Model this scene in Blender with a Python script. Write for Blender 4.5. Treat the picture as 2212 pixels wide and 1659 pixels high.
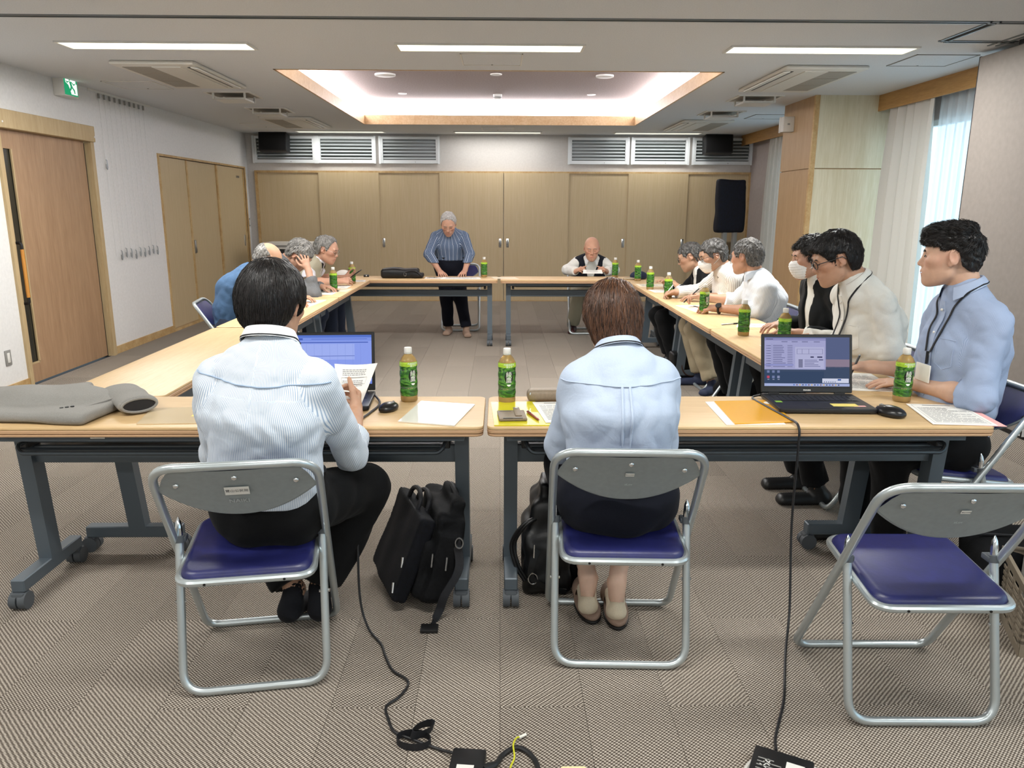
import bpy, bmesh, math, random
import numpy as np
from mathutils import Vector, Matrix
R = math.radians
random.seed(7)
rng = np.random.default_rng(11)
scene = bpy.context.scene
for o in list(bpy.data.objects):
    bpy.data.objects.remove(o)
col = scene.collection

# ------------------------------------------------------------------ camera
CAM_H = 1.44
def camera_axes(f=1661., vx=1080., vy=447., roll=.0035):
    yc = np.array([(vx-1106.)/f, (vy-829.5)/f, 1.]); yc /= np.linalg.norm(yc)
    xc = np.array([1., roll, 0.]); xc -= yc*xc.dot(yc); xc /= np.linalg.norm(xc)
    zc = np.cross(xc, yc)
    if zc[1] > 0: zc = -zc
    return np.stack([xc, yc, zc], 1)
CM = camera_axes()
cam_data = bpy.data.cameras.new('camera')
cam = bpy.data.objects.new('camera', cam_data); col.objects.link(cam)
cam_data.sensor_fit = 'HORIZONTAL'; cam_data.sensor_width = 36.; cam_data.lens = 1661./2212.*36.
cam_data.clip_start = .02
mw = Matrix.Identity(4)
for i in range(3):
    mw[i][0] = CM[0, i]; mw[i][1] = -CM[1, i]; mw[i][2] = -CM[2, i]
mw[2][3] = CAM_H
cam.matrix_world = mw
scene.camera = cam

# ------------------------------------------------------------------ world and light
world = bpy.data.worlds.new('overcast_sky'); scene.world = world; world.use_nodes = True
wn = world.node_tree
bg = wn.nodes['Background']
bg.inputs[0].default_value = (.66, .85, 1., 1.); bg.inputs[1].default_value = 1.7
scene.view_settings.view_transform = 'Standard'
try: scene.view_settings.look = 'None'
except Exception: pass
scene.view_settings.exposure = 0.6
scene.view_settings.gamma = 1.0
scene.view_settings.use_curve_mapping = False
LAMP_W = 44.        # watts of one ceiling lamp
COVE = 11.0          # emission of the light panels in the ceiling recess

# ------------------------------------------------------------------ small helpers
def srgb(h):
    if isinstance(h, str):
        h = h.lstrip('#'); c = [int(h[i:i+2], 16)/255. for i in (0, 2, 4)]
    else: c = h
    return tuple((x/12.92 if x <= .04045 else ((x+.055)/1.055)**2.4) for x in c)+(1.,)

class MB:
    """collects faces; build() links them as one mesh object"""
    def __init__(s): s.v = []; s.f = []; s.m = []
    def add(s, v, f, mi=0):
        n = len(s.v); s.v.extend([tuple(map(float, p)) for p in v]); s.f.extend([tuple(i+n for i in q) for q in f]); s.m.extend([mi]*len(f)); return s
    def box(s, x0, x1, y0, y1, z0, z1, mi=0):
        v = [(x, y, z) for z in (z0, z1) for y in (y0, y1) for x in (x0, x1)]
        return s.add(v, [(0, 2, 3, 1), (4, 5, 7, 6), (0, 1, 5, 4), (2, 6, 7, 3), (0, 4, 6, 2), (1, 3, 7, 5)], mi)
    def rbox(s, x0, x1, y0, y1, z0, z1, r=.005, n=2, mi=0):
        bm = bmesh.new(); bmesh.ops.create_cube(bm, size=1.)
        for w in bm.verts:
            w.co = Vector(((x0+x1)/2+w.co.x*(x1-x0), (y0+y1)/2+w.co.y*(y1-y0), (z0+z1)/2+w.co.z*(z1-z0)))
        bmesh.ops.bevel(bm, geom=list(bm.edges), offset=r, segments=n, profile=.5, affect='EDGES')
        return s.addbm(bm, mi)
    def addbm(s, bm, mi=0):
        bm.verts.index_update()
        s.add([w.co[:] for w in bm.verts], [[w.index for w in q.verts] for q in bm.faces], mi); bm.free(); return s
    def slab(s, poly, z0, z1, r=0., n=2, mi=0):
        """polygon in xy extruded in z, edges of top and bottom rounded"""
        bm = bmesh.new()
        vs = [bm.verts.new((p[0], p[1], z0)) for p in poly]; f = bm.faces.new(vs)
        if f.normal.z > 0: f.normal_flip()
        g = bmesh.ops.extrude_face_region(bm, geom=[f])
        for e in g['geom']:
            if isinstance(e, bmesh.types.BMVert): e.co.z = z1
        bmesh.ops.recalc_face_normals(bm, faces=list(bm.faces))
        if r > 0:
            ed = [e for e in bm.edges if abs(e.verts[0].co.z-e.verts[1].co.z) < 1e-6]
            bmesh.ops.bevel(bm, geom=ed, offset=r, segments=n, profile=.5, affect='EDGES')
        return s.addbm(bm, mi)
    def tube(s, pts, r, k=8, closed=False, mi=0, caps=True, flat=1., up=None):
        P = np.array(pts, float); n = len(P)
        rr = np.full(n, r) if np.isscalar(r) else np.array(r, float)
        if closed: T = np.roll(P, -1, 0)-np.roll(P, 1, 0)
        else: T = np.gradient(P, axis=0)
        T /= np.linalg.norm(T, axis=1)[:, None]+1e-12
        u = np.array(up, float) if up is not None else (np.array([0, 0, 1.]) if abs(T[0][2]) < .9 else np.array([1., 0, 0]))
        V = []
        for i in range(n):
            u = (np.array(up, float) if up is not None else u); u = u-T[i]*u.dot(T[i]); u /= np.linalg.norm(u)+1e-12
            w = np.cross(T[i], u)
            for j in range(k):
                a = 2*math.pi*(j+.5)/k
                V.append(P[i]+rr[i]*(math.cos(a)*w+math.sin(a)*u*flat))
        F = []
        for i in range(n if closed else n-1):
            for j in range(k):
                a = i*k+j; b = i*k+(j+1) % k; i2 = (i+1) % n
                F.append((a, b, i2*k+(j+1) % k, i2*k+j))
        if not closed and caps:
            F.append(tuple(range(k))[::-1]); F.append(tuple((n-1)*k+j for j in range(k)))
        return s.add(V, F, mi)
    def lathe(s, prof, k=24, c=(0, 0, 0), mi=0, ang=None):
        V = []; F = []; n = len(prof)
        for r, z in prof:
            for j in range(k):
                a = 2*math.pi*j/k; V.append((c[0]+r*math.cos(a), c[1]+r*math.sin(a), c[2]+z))
        for i in range(n-1):
            for j in range(k):
                j2 = (j+1) % k; F.append((i*k+j, i*k+j2, (i+1)*k+j2, (i+1)*k+j))
        if prof[0][0] > 1e-6: F.append(tuple(range(k))[::-1])
        if prof[-1][0] > 1e-6: F.append(tuple((n-1)*k+j for j in range(k)))
        return s.add(V, F, mi)
    def cyl(s, a, b, r, k=16, mi=0): return s.tube([a, b], r, k, mi=mi)
    def grid(s, fn, nu, nv, mi=0):
        V = [fn(i/nu, j/nv) for j in range(nv+1) for i in range(nu+1)]
        F = [(j*(nu+1)+i, j*(nu+1)+i+1, (j+1)*(nu+1)+i+1, (j+1)*(nu+1)+i) for j in range(nv) for i in range(nu)]
        return s.add(V, F, mi)
    def ball(s, c, r, k=12, mi=0):
        r = (r, r, r) if np.isscalar(r) else r
        bm = bmesh.new(); bmesh.ops.create_uvsphere(bm, u_segments=k, v_segments=max(6, k*2//3), radius=1.)
        for w in bm.verts: w.co = Vector((c[0]+w.co.x*r[0], c[1]+w.co.y*r[1], c[2]+w.co.z*r[2]))
        return s.addbm(bm, mi)
    def xf(s, M, start=0):
        M = Matrix(M) if not isinstance(M, Matrix) else M
        s.v[start:] = [tuple(M @ Vector(p)) for p in s.v[start:]]; return s
    def mesh(s, name, mats, smooth=True, angle=35):
        me = bpy.data.meshes.new(name); me.from_pydata(s.v, [], s.f)
        for m in (mats if isinstance(mats, (list, tuple)) else [mats]): me.materials.append(m)
        if any(s.m): me.polygons.foreach_set('material_index', s.m)
        if smooth:
            me.shade_smooth(); me.set_sharp_from_angle(angle=R(angle))
        me.update(); return me
    def build(s, name, mats, parent=None, smooth=True, angle=35, label=None, kind=None):
        o = bpy.data.objects.new(name, s.mesh(name, mats, smooth, angle)); col.objects.link(o)
        if parent is not None: o.parent = parent
        if label: o['label'] = label
        if kind: o['kind'] = kind
        return o

def T(x, y, z, rz=0, rx=0, ry=0): return Matrix.Translation((x, y, z)) @ Matrix.Rotation(R(rz), 4, 'Z') @ Matrix.Rotation(R(ry), 4, 'Y') @ Matrix.Rotation(R(rx), 4, 'X')
def tag(o, label, cat, group=None, kind=None):
    o['label'] = label; o['category'] = cat
    if group: o['group'] = group
    if kind: o['kind'] = kind
    return o
def thing(name, label, cat, loc=(0, 0, 0), rz=0., group=None):
    o = bpy.data.objects.new(name, None); col.objects.link(o); o.location = loc; o.rotation_euler = (0, 0, R(rz))
    o.empty_display_size = .05
    return tag(o, label, cat, group)
def struct(o): o['kind'] = 'structure'; return o
def dup(root, loc=None, rz=None, label=None, group=None):
    def cp(o, par):
        c = o.copy(); col.objects.link(c); c.parent = par
        for ch in list(o.children):
            if ch is not c: cp(ch, c)
        return c
    r = cp(root, None)
    if loc is not None: r.location = loc
    if rz is not None: r.rotation_euler = (0, 0, R(rz))
    if label: r['label'] = label
    if group: r['group'] = group
    return r
def rounded(x0, x1, y0, y1, r, n=5):
    out = []
    for cx, cy, a0 in ((x1-r, y1-r, 0), (x0+r, y1-r, 90), (x0+r, y0+r, 180), (x1-r, y0+r, 270)):
        for i in range(n+1):
            a = R(a0+90*i/n); out.append((cx+r*math.cos(a), cy+r*math.sin(a)))
    return out
def smoothpath(P, n=8):
    """Catmull-Rom through the points"""
    P = [np.array(p, float) for p in P]; Q = [2*P[0]-P[1]]+P+[2*P[-1]-P[-2]]; out = []
    for i in range(1, len(Q)-2):
        for j in range(n):
            t = j/n; a, b, c, d = Q[i-1], Q[i], Q[i+1], Q[i+2]
            out.append(.5*((2*b)+(c-a)*t+(2*a-5*b+4*c-d)*t*t+(3*b-a-3*c+d)*t**3))
    out.append(P[-1]); return out
def fillet(P, r, n=6, closed=False):
    """polyline with rounded corners"""
    P = [np.array(p, float) for p in P]; out = []; N = len(P)
    for i in range(N):
        if not closed and i in (0, N-1): out.append(P[i]); continue
        a, b, c = P[i-1], P[i], P[(i+1) % N]
        u = (a-b)/np.linalg.norm(a-b); w = (c-b)/np.linalg.norm(c-b)
        ra = r[i] if hasattr(r, '__len__') else r
        ang = math.acos(max(-1, min(1, u.dot(w)))); d = ra/math.tan(ang/2)
        p, q = b+u*d, b+w*d
        for j in range(n+1):
            t = j/n; out.append((1-t)**2*p+2*t*(1-t)*b+t*t*q)
    return out
def text_mb(s, size=.02, mb=None, M=None, mi=0, res=2, align='CENTER', bold=0.):
    cu = bpy.data.curves.new('lettering', 'FONT'); cu.body = s; cu.size = size; cu.resolution_u = res
    cu.align_x = align; cu.align_y = 'CENTER'; cu.offset = bold
    ob = bpy.data.objects.new('lettering', cu); col.objects.link(ob)
    dg = bpy.context.evaluated_depsgraph_get()
    me = bpy.data.meshes.new_from_object(ob.evaluated_get(dg))
    mb = mb or MB(); st = len(mb.v)
    mb.add([v.co[:] for v in me.vertices], [list(p.vertices) for p in me.polygons], mi)
    if M is not None: mb.xf(M, st)
    bpy.data.objects.remove(ob); bpy.data.curves.remove(cu); bpy.data.meshes.remove(me)
    return mb

# ------------------------------------------------------------------ materials
class NT:
    def __init__(s, m): s.t = m.node_tree; s.n = s.t.nodes; s.b = s.n.get('Principled BSDF')
    def new(s, ty, **kw):
        x = s.n.new(ty)
        for k, v in kw.items():
            if k.startswith('_'): x.inputs[int(k[1:])].default_value = v
            else: setattr(x, k, v)
        return x
    def ln(s, a, b): s.t.links.new(a, b)
    def math(s, op, a, b=None, c=None):
        x = s.n.new('ShaderNodeMath'); x.operation = op
        for i, q in enumerate((a, b, c)):
            if q is None: continue
            if hasattr(q, 'links') or hasattr(q, 'is_output'): s.ln(q, x.inputs[i])
            else: x.inputs[i].default_value = q
        return x.outputs[0]
    def mix(s, f, a, b, blend='MIX'):
        x = s.n.new('ShaderNodeMix'); x.data_type = 'RGBA'; x.blend_type = blend
        for sock, q in ((x.inputs[0], f), (x.inputs[6], a), (x.inputs[7], b)):
            if hasattr(q, 'is_output'): s.ln(q, sock)
            else: sock.default_value = q
        return x.outputs[2]
    def ramp(s, f, stops):
        x = s.n.new('ShaderNodeValToRGB'); e = x.color_ramp.elements
        while len(e) < len(stops): e.new(.5)
        for q, (p, c) in zip(e, stops): q.position = p; q.color = c
        s.ln(f, x.inputs[0]); return x.outputs[0]
def pbr(name, c, rough=.6, metal=0., spec=.5, **kw):
    m = bpy.data.materials.new(name); m.use_nodes = True; b = m.node_tree.nodes['Principled BSDF']
    b.inputs['Base Color'].default_value = srgb(c) if isinstance(c, str) else c
    b.inputs['Roughness'].default_value = rough; b.inputs['Metallic'].default_value = metal
    b.inputs['Specular IOR Level'].default_value = spec
    for k, v in kw.items():
        b.inputs[k.replace('_', ' ')].default_value = v
    return m
def noisy(name, c1, c2, rough=.7, scale=30., bump=0., bscale=None, stretch=(1, 1, 1), metal=0., coords='Object', detail=4., spec=.4, dist=.002):
    m = pbr(name, c1, rough, metal, spec); t = NT(m)
    tc = t.new('ShaderNodeTexCoord'); mp = t.new('ShaderNodeMapping'); mp.inputs['Scale'].default_value = stretch
    t.ln(tc.outputs[coords], mp.inputs[0])
    n = t.new('ShaderNodeTexNoise'); n.inputs['Scale'].default_value = scale; n.inputs['Detail'].default_value = detail; t.ln(mp.outputs[0], n.inputs['Vector'])
    c = t.ramp(n.outputs[0], [(.3, srgb(c1)), (.7, srgb(c2))]); t.ln(c, t.b.inputs['Base Color'])
    if bump:
        n2 = t.new('ShaderNodeTexNoise'); n2.inputs['Scale'].default_value = bscale or scale; n2.inputs['Detail'].default_value = 3.; t.ln(mp.outputs[0], n2.inputs['Vector'])
        bp = t.new('ShaderNodeBump'); bp.inputs['Strength'].default_value = bump; bp.inputs['Distance'].default_value = dist
        t.ln(n2.outputs[0], bp.inputs['Height']); t.ln(bp.outputs[0], t.b.inputs['Normal'])
    return m
def wood(name, c1, c2, rough=.45, grain=(18., 18., .7), scale=3., fine=.35):
    """streaked wood; grain = noise stretch per object axis"""
    m = pbr(name, c1, rough); t = NT(m)
    tc = t.new('ShaderNodeTexCoord'); mp = t.new('ShaderNodeMapping'); mp.inputs['Scale'].default_value = grain; t.ln(tc.outputs['Object'], mp.inputs[0])
    oi = t.new('ShaderNodeObjectInfo'); va = t.new('ShaderNodeVectorMath', operation='ADD'); t.ln(mp.outputs[0], va.inputs[0])
    sc = t.new('ShaderNodeVectorMath', operation='SCALE'); sc.inputs[0].default_value = (37., 21., 11.); t.ln(oi.outputs['Random'], sc.inputs['Scale']); t.ln(sc.outputs[0], va.inputs[1])
    n = t.new('ShaderNodeTexNoise'); n.inputs['Scale'].default_value = scale; n.inputs['Detail'].default_value = 6.; n.inputs['Roughness'].default_value = .6; t.ln(va.outputs[0], n.inputs['Vector'])
    n2 = t.new('ShaderNodeTexNoise'); n2.inputs['Scale'].default_value = scale*6; n2.inputs['Detail'].default_value = 2.; t.ln(va.outputs[0], n2.inputs['Vector'])
    f = t.math('ADD', t.math('MULTIPLY', n.outputs[0], 1-fine), t.math('MULTIPLY', n2.outputs[0], fine))
    t.ln(t.ramp(f, [(.36, srgb(c1)), (.64, srgb(c2))]), t.b.inputs['Base Color'])
    return m
def emit(name, c, s):
    m = bpy.data.materials.new(name); m.use_nodes = True; n = m.node_tree.nodes; n.clear()
    e = n.new('ShaderNodeEmission'); e.inputs[0].default_value = srgb(c); e.inputs[1].default_value = s
    o = n.new('ShaderNodeOutputMaterial'); m.node_tree.links.new(e.outputs[0], o.inputs[0]); return m
# ------------------------------------------------------------------ shared materials
M = {}
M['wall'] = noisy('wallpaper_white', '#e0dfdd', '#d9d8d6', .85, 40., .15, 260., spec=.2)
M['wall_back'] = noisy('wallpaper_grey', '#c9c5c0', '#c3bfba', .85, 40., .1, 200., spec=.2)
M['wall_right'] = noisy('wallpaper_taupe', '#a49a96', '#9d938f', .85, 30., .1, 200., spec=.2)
M['ceil'] = noisy('ceiling_board', '#d9dbdd', '#cfd1d3', .9, 120., .35, 160., spec=.1)
M['recess'] = noisy('recess_wallpaper', '#b2a5a1', '#a2948f', .85, 60., .3, 200., spec=.1)
M['maple'] = wood('maple_veneer', '#bfa982', '#ad956e', .5, (14., 14., .8), 2.5, .45)
M['maple_back'] = wood('striped_veneer', '#c4b08e', '#b6a27c', .5, (30., 30., .25), 2.2, .7)
M['door_wood'] = wood('door_veneer', '#a9896a', '#937356', .45, (9., 9., .5), 2.2, .5)
M['pine'] = wood('pine_trim', '#c7ab7c', '#ad8a57', .5, (2.2, 2.2, 2.2), 4., .3)
M['pine_h'] = wood('pine_board', '#b98f55', '#a07842', .5, (20., 1.2, 14.), 1.6, .4)
M['recess_wood'] = wood('recess_veneer', '#d2b48b', '#c09c70', .5, (3., 3., 3.), 2.5, .5)
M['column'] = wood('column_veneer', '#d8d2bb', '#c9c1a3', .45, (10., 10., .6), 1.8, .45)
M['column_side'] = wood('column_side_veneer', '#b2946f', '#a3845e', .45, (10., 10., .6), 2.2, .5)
M['table'] = wood('table_laminate', '#d8b98b', '#cdab7a', .45, (1.2, 16., 8.), 2.2, .45)
M['table_edge'] = pbr('table_edge_band', '#c09a75', .45)
M['alu'] = pbr('white_aluminium', '#dfe3e4', .4)
M['slat'] = pbr('louvre_slat', '#cdd4d6', .35)
M['plastic_w'] = pbr('white_plastic', '#dcdad4', .45)
M['plastic_g'] = pbr('grey_plastic', '#8b8a86', .5)
M['black'] = pbr('black_plastic', '#141415', .45)
M['dark'] = pbr('dark_gap', '#1a1714', .9)
M['chrome'] = pbr('chrome', '#d9dcde', .15, 1.)
M['steel'] = pbr('brushed_steel', '#a9adb0', .35, 1.)
M['track'] = pbr('track_metal', '#7f8688', .4, .6)
M['wire'] = pbr('wire', '#c6c6c3', .5, .2)
M['lamp_on'] = emit('lamp_diffuser', '#fffbe0', 3.)
M['lamp_low'] = emit('dimmed_diffuser', '#fffbe8', .7)
M['cove'] = emit('light_panel', '#fdf9ff', COVE)
M['glass'] = pbr('window_glass', '#e8f2f2', .05, 0., .5, Transmission_Weight=1., IOR=1.05)
M['black_glass'] = pbr('dark_glass', '#2b2a24', .15)
M['green'] = emit('sign_green', '#2fae76', .55); M['signwhite'] = emit('sign_white', '#eef5ee', .8)

def cloth_trans(name, c, transp, transl, rough=.9):
    m = bpy.data.materials.new(name); m.use_nodes = True; t = m.node_tree; n = t.nodes; b = n['Principled BSDF']
    b.inputs['Base Color'].default_value = srgb(c); b.inputs['Roughness'].default_value = rough; b.inputs['Specular IOR Level'].default_value = .1
    tl = n.new('ShaderNodeBsdfTranslucent'); tl.inputs[0].default_value = srgb(c)
    tp = n.new('ShaderNodeBsdfTransparent'); tp.inputs[0].default_value = (1, 1, 1, 1)
    m1 = n.new('ShaderNodeMixShader'); m1.inputs[0].default_value = transl; t.links.new(b.outputs[0], m1.inputs[1]); t.links.new(tl.outputs[0], m1.inputs[2])
    m2 = n.new('ShaderNodeMixShader'); m2.inputs[0].default_value = transp; t.links.new(m1.outputs[0], m2.inputs[1]); t.links.new(tp.outputs[0], m2.inputs[2])
    t.links.new(m2.outputs[0], n['Material Output'].inputs[0]); return m
M['sheer'] = cloth_trans('sheer_curtain', '#dfe9ee', .34, .6)
M['drape'] = cloth_trans('drape_fabric', '#cdc8bf', 0., .12)

def carpet():
    m = pbr('loop_carpet', '#8c8075', .95, spec=.1); t = NT(m)
    g = t.new('ShaderNodeNewGeometry'); sx = t.new('ShaderNodeSeparateXYZ'); t.ln(g.outputs['Position'], sx.inputs[0])
    x, y = sx.outputs[0], sx.outputs[1]
    cx = t.math('FLOOR', t.math('DIVIDE', x, .25)); par = t.math('FLOORED_MODULO', cx, 2.)
    cy = t.math('FLOOR', t.math('ADD', y, t.math('MULTIPLY', par, .5)))
    par2 = t.math('FLOORED_MODULO', t.math('ADD', cx, cy), 2.)
    sg = t.math('SUBTRACT', t.math('MULTIPLY', par2, 2.), 1.)
    ys = t.math('MULTIPLY', y, sg)
    wb = t.new('ShaderNodeTexNoise'); wb.inputs['Scale'].default_value = 60.; t.ln(g.outputs['Position'], wb.inputs['Vector'])
    wob = t.math('MULTIPLY', t.math('SUBTRACT', wb.outputs[0], .5), .006)
    a = t.math('ADD', t.math('ADD', x, ys), wob); b = t.math('SUBTRACT', x, ys)
    s1 = t.math('SINE', t.math('MULTIPLY', a, 2*math.pi/.0145)); s2 = t.math('SINE', t.math('MULTIPLY', b, 2*math.pi/.0105))
    h = t.math('ADD', t.math('MULTIPLY', s1, .30), t.math('MULTIPLY', s2, .30)); h = t.math('ADD', h, .5)
    wn_ = t.new('ShaderNodeTexWhiteNoise', noise_dimensions='2D'); cb = t.new('ShaderNodeCombineXYZ'); t.ln(cx, cb.inputs[0]); t.ln(cy, cb.inputs[1]); t.ln(cb.outputs[0], wn_.inputs['Vector'])
    nz = t.new('ShaderNodeTexNoise'); nz.inputs['Scale'].default_value = 260.; nz.inputs['Detail'].default_value = 2.; t.ln(g.outputs['Position'], nz.inputs['Vector'])
    h2 = t.math('ADD', h, t.math('MULTIPLY', t.math('SUBTRACT', nz.outputs[0], .5), .7))
    base = t.ramp(h2, [(.12, srgb('#483f38')), (.5, srgb('#80776d')), (.9, srgb('#c3b9ac'))])
    tone = t.math('ADD', t.math('MULTIPLY', wn_.outputs[0], .16), .92)
    cc = t.new('ShaderNodeCombineColor')
    for i in range(3): t.ln(tone, cc.inputs[i])
    t.ln(t.mix(1., base, cc.outputs[0], 'MULTIPLY'), t.b.inputs['Base Color'])
    bp = t.new('ShaderNodeBump'); bp.inputs['Strength'].default_value = .6; bp.inputs['Distance'].default_value = .003
    t.ln(h2, bp.inputs['Height']); t.ln(bp.outputs[0], t.b.inputs['Normal'])
    return m
M['carpet'] = carpet()

# ------------------------------------------------------------------ room shell
XL, XR, YB, YF, ZC = -3.82, 3.82, 12.12, -3.2, 2.5
fl = MB().box(XL-.1, XR+.1, YF, YB+.1, -.12, -.012).build('floor', M['dark']); struct(fl)
tile_me = None; far_tiles = MB(); tiles = []
for i in range(-16, 16):
    off = .5*(i % 2)
    for j in range(-1, 14):
        x0 = i*.25; y0 = j-off
        xa, xb = max(x0, XL), min(x0+.25, XR)
        if xb-xa < .02: continue
        tiles.append((xa, xb, max(y0, YF), min(y0+1., YB)))
tiles.sort(key=lambda q: math.hypot((q[0]+q[1])/2*.8, (q[2]+q[3])/2-2.6) if q[3] > 1.6 else 99)
for n, (xa, xb, ya, yb) in enumerate(tiles):
    if yb-ya < .02: continue
    full = abs(xb-xa-.25) < 1e-6 and abs(yb-ya-1.) < 1e-6
    b = MB().box(xa+.0006, xb-.0006, ya+.0006, yb-.0006, -.012, 0.)
    if n < 290:
        if full:
            if tile_me is None: tile_me = MB().box(-.1244, .1244, -.4994, .4994, -.012, 0.).mesh('carpet_tile', M['carpet'], False)
            o = bpy.data.objects.new('carpet_tile', tile_me); o.location = ((xa+xb)/2, (ya+yb)/2, 0); col.objects.link(o); o.parent = fl
        else: b.build('carpet_tile', M['carpet'], fl, False)
    else: far_tiles.add(b.v, b.f)
o = far_tiles.build('carpet_tiles', M['carpet'], fl, False); o['kind'] = 'stuff'

# left wall with openings for the sliding door and the closet
def wall_x(name, x0, x1, holes, y0, y1, mat, z1=ZC):
    mb = MB(); hs = sorted(holes); y = y0
    for (a, b, za, zb) in hs:
        mb.box(x0, x1, y, a, 0, z1)
        if za > 0: mb.box(x0, x1, a, b, 0, za)
        mb.box(x0, x1, a, b, zb, z1); y = b
    mb.box(x0, x1, y, y1, 0, z1)
    return struct(mb.build(name, mat, None, False))
wall_x('wall_left', XL-.14, XL, [(6.16, 7.52, 0, 2.14), (9.0, 11.95, 0, 1.985)], YF, YB, M['wall'])
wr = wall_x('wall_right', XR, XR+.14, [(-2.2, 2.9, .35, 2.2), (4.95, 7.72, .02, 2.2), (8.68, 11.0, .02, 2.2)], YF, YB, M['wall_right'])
struct(MB().box(XL-.14, XR+.14, YB, YB+.12, 0, ZC).build('wall_back', M['wall_back'], None, False))
struct(MB().box(XL-.14, XR+.14, YF-.12, YF, 0, ZC).build('wall_front', M['wall'], None, False))
# ceiling with the recess
RX, RY0, RY1, RZ = 1.8, 6.53, 10.69, 2.80
c = MB(); e = .14
c.box(XL-e, XR+e, YF-.1, RY0, ZC, ZC+.06); c.box(XL-e, XR+e, RY1, YB+.1, ZC, ZC+.06)
c.box(XL-e, -RX, RY0, RY1, ZC, ZC+.06); c.box(RX, XR+e, RY0, RY1, ZC, ZC+.06)
ceil = struct(c.build('ceiling', M['ceil'], None, False))
MB().box(-RX-.2, RX+.2, RY0-.2, RY1+.2, RZ, RZ+.04).build('recess_panel', M['recess'], ceil, False)
# recess sides: a wood band below, light panels above
for nm, seg in (('a', None),):
    pass
for (xa, ya, xb, yb) in ((-RX, RY0, -RX, RY1), (RX, RY0, RX, RY1), (-RX, RY1, RX, RY1), (-RX, RY0, RX, RY0)):
    vert = xa == xb; sgn = (1 if xa > 0 else -1) if vert else (1 if ya > 8 else -1)
    if vert: b = MB().box(min(xa, xa-sgn*.018), max(xa, xa-sgn*.018), ya, yb, ZC-.004, ZC+.115)
    else: b = MB().box(xa, xb, min(ya, ya-sgn*.018), max(ya, ya-sgn*.018), ZC-.004, ZC+.115)
    b.build('recess_board', M['recess_wood'], ceil, False)
    n = 4
    for i in range(n):
        g = .004; t0, t1 = i/n, (i+1)/n
        if vert:
            y0, y1 = ya+(yb-ya)*t0+g, ya+(yb-ya)*t1-g; q = xa+sgn*.05
            b = MB().box(min(q, q+sgn*.02), max(q, q+sgn*.02), y0, y1, ZC+.125, RZ-.012)
        else:
            x0, x1 = xa+(xb-xa)*t0+g, xa+(xb-xa)*t1-g; q = ya+sgn*.05
            b = MB().box(x0, x1, min(q, q+sgn*.02), max(q, q+sgn*.02), ZC+.125, RZ-.012)
        b.build('light_panel', M['cove'], ceil, False)
    # backing so that no daylight enters
    if vert: b = MB().box(min(xa+sgn*.08, xa+sgn*.1), max(xa+sgn*.08, xa+sgn*.1), ya-.1, yb+.1, ZC+.06, RZ+.01)
    else: b = MB().box(xa-.1, xb+.1, min(ya+sgn*.08, ya+sgn*.1), max(ya+sgn*.08, ya+sgn*.1), ZC+.06, RZ+.01)
    b.build('recess_backing', M['ceil'], ceil, False)

# baseboards
for (n, ya, yb) in (('baseboard_left', YF, 6.14), ('baseboard_left_mid', 7.56, 8.97), ('baseboard_left_far', 11.98, YB)):
    struct(MB().box(XL, XL+.012, ya, yb, 0, .075).build(n, M['pine'], None, False))
struct(MB().box(XR-.012, XR, 11.0, YB, 0, .06).build('baseboard_right', M['pine'], None, False))

# sliding entrance door (left wall)
d = thing('door_1', 'x', 'x', (XL, 6.84, 0)); del d['category']; d['label'] = 'wooden sliding door with glass slit and bar handle in white wall'; struct(d)
fr = MB().box(-.1, .02, -.70, -.655, 0, 2.02).box(-.1, .03, .655, .715, 0, 2.02)
fr.build('door_frame', M['maple'], d, False)
hd = MB().rbox(-.1, .05, -.73, .715, 2.015, 2.155, .004, 1); hd.build('door_header', M['maple'], d)
for y in (-.66, .70):
    MB().cyl((.05, y, 2.06), (.053, y, 2.06), .008, 10).build('screw_cap', M['plastic_w'], d)
leaf = MB().box(-.06, -.02, -.655, -.595, .012, 2.02).box(-.06, -.02, -.475, .62, .012, 2.02).box(-.06, -.02, -.595, -.475, .012, .17).box(-.06, -.02, -.595, -.475, 1.87, 2.02)
lf = leaf.build('door_leaf', M['door_wood'], d, False)
MB().box(-.045, -.035, -.595, -.475, .17, 1.87).build('pane', M['black_glass'], lf, False)
gb = MB().box(-.03, -.018, -.490, -.475, .17, 1.87).box(-.03, -.018, -.595, -.588, .17, 1.87).box(-.03, -.018, -.595, -.475, .165, .178); gb.build('glazing_bead', M['maple'], lf, False)
MB().box(-.05, -.03, .622, .652, 0, 2.0).build('shadow_gap', M['dark'], d, False)
MB().tube([(.045, -.625, .72), (.045, -.625, 1.10)], .014, 12).build('door_handle', wood('handle_wood', '#c78a3e', '#b4762e', .4), lf)
hm = MB()
for z in (.70, 1.12): hm.tube(fillet([(-.02, -.625, z+(-.03 if z < 1 else .03)), (.045, -.625, z+(-.03 if z < 1 else .03)), (.045, -.625, z+(.02 if z < 1 else -.02))], .02), .011, 10)
hm.build('handle_bracket', M['black'], lf)

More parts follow.
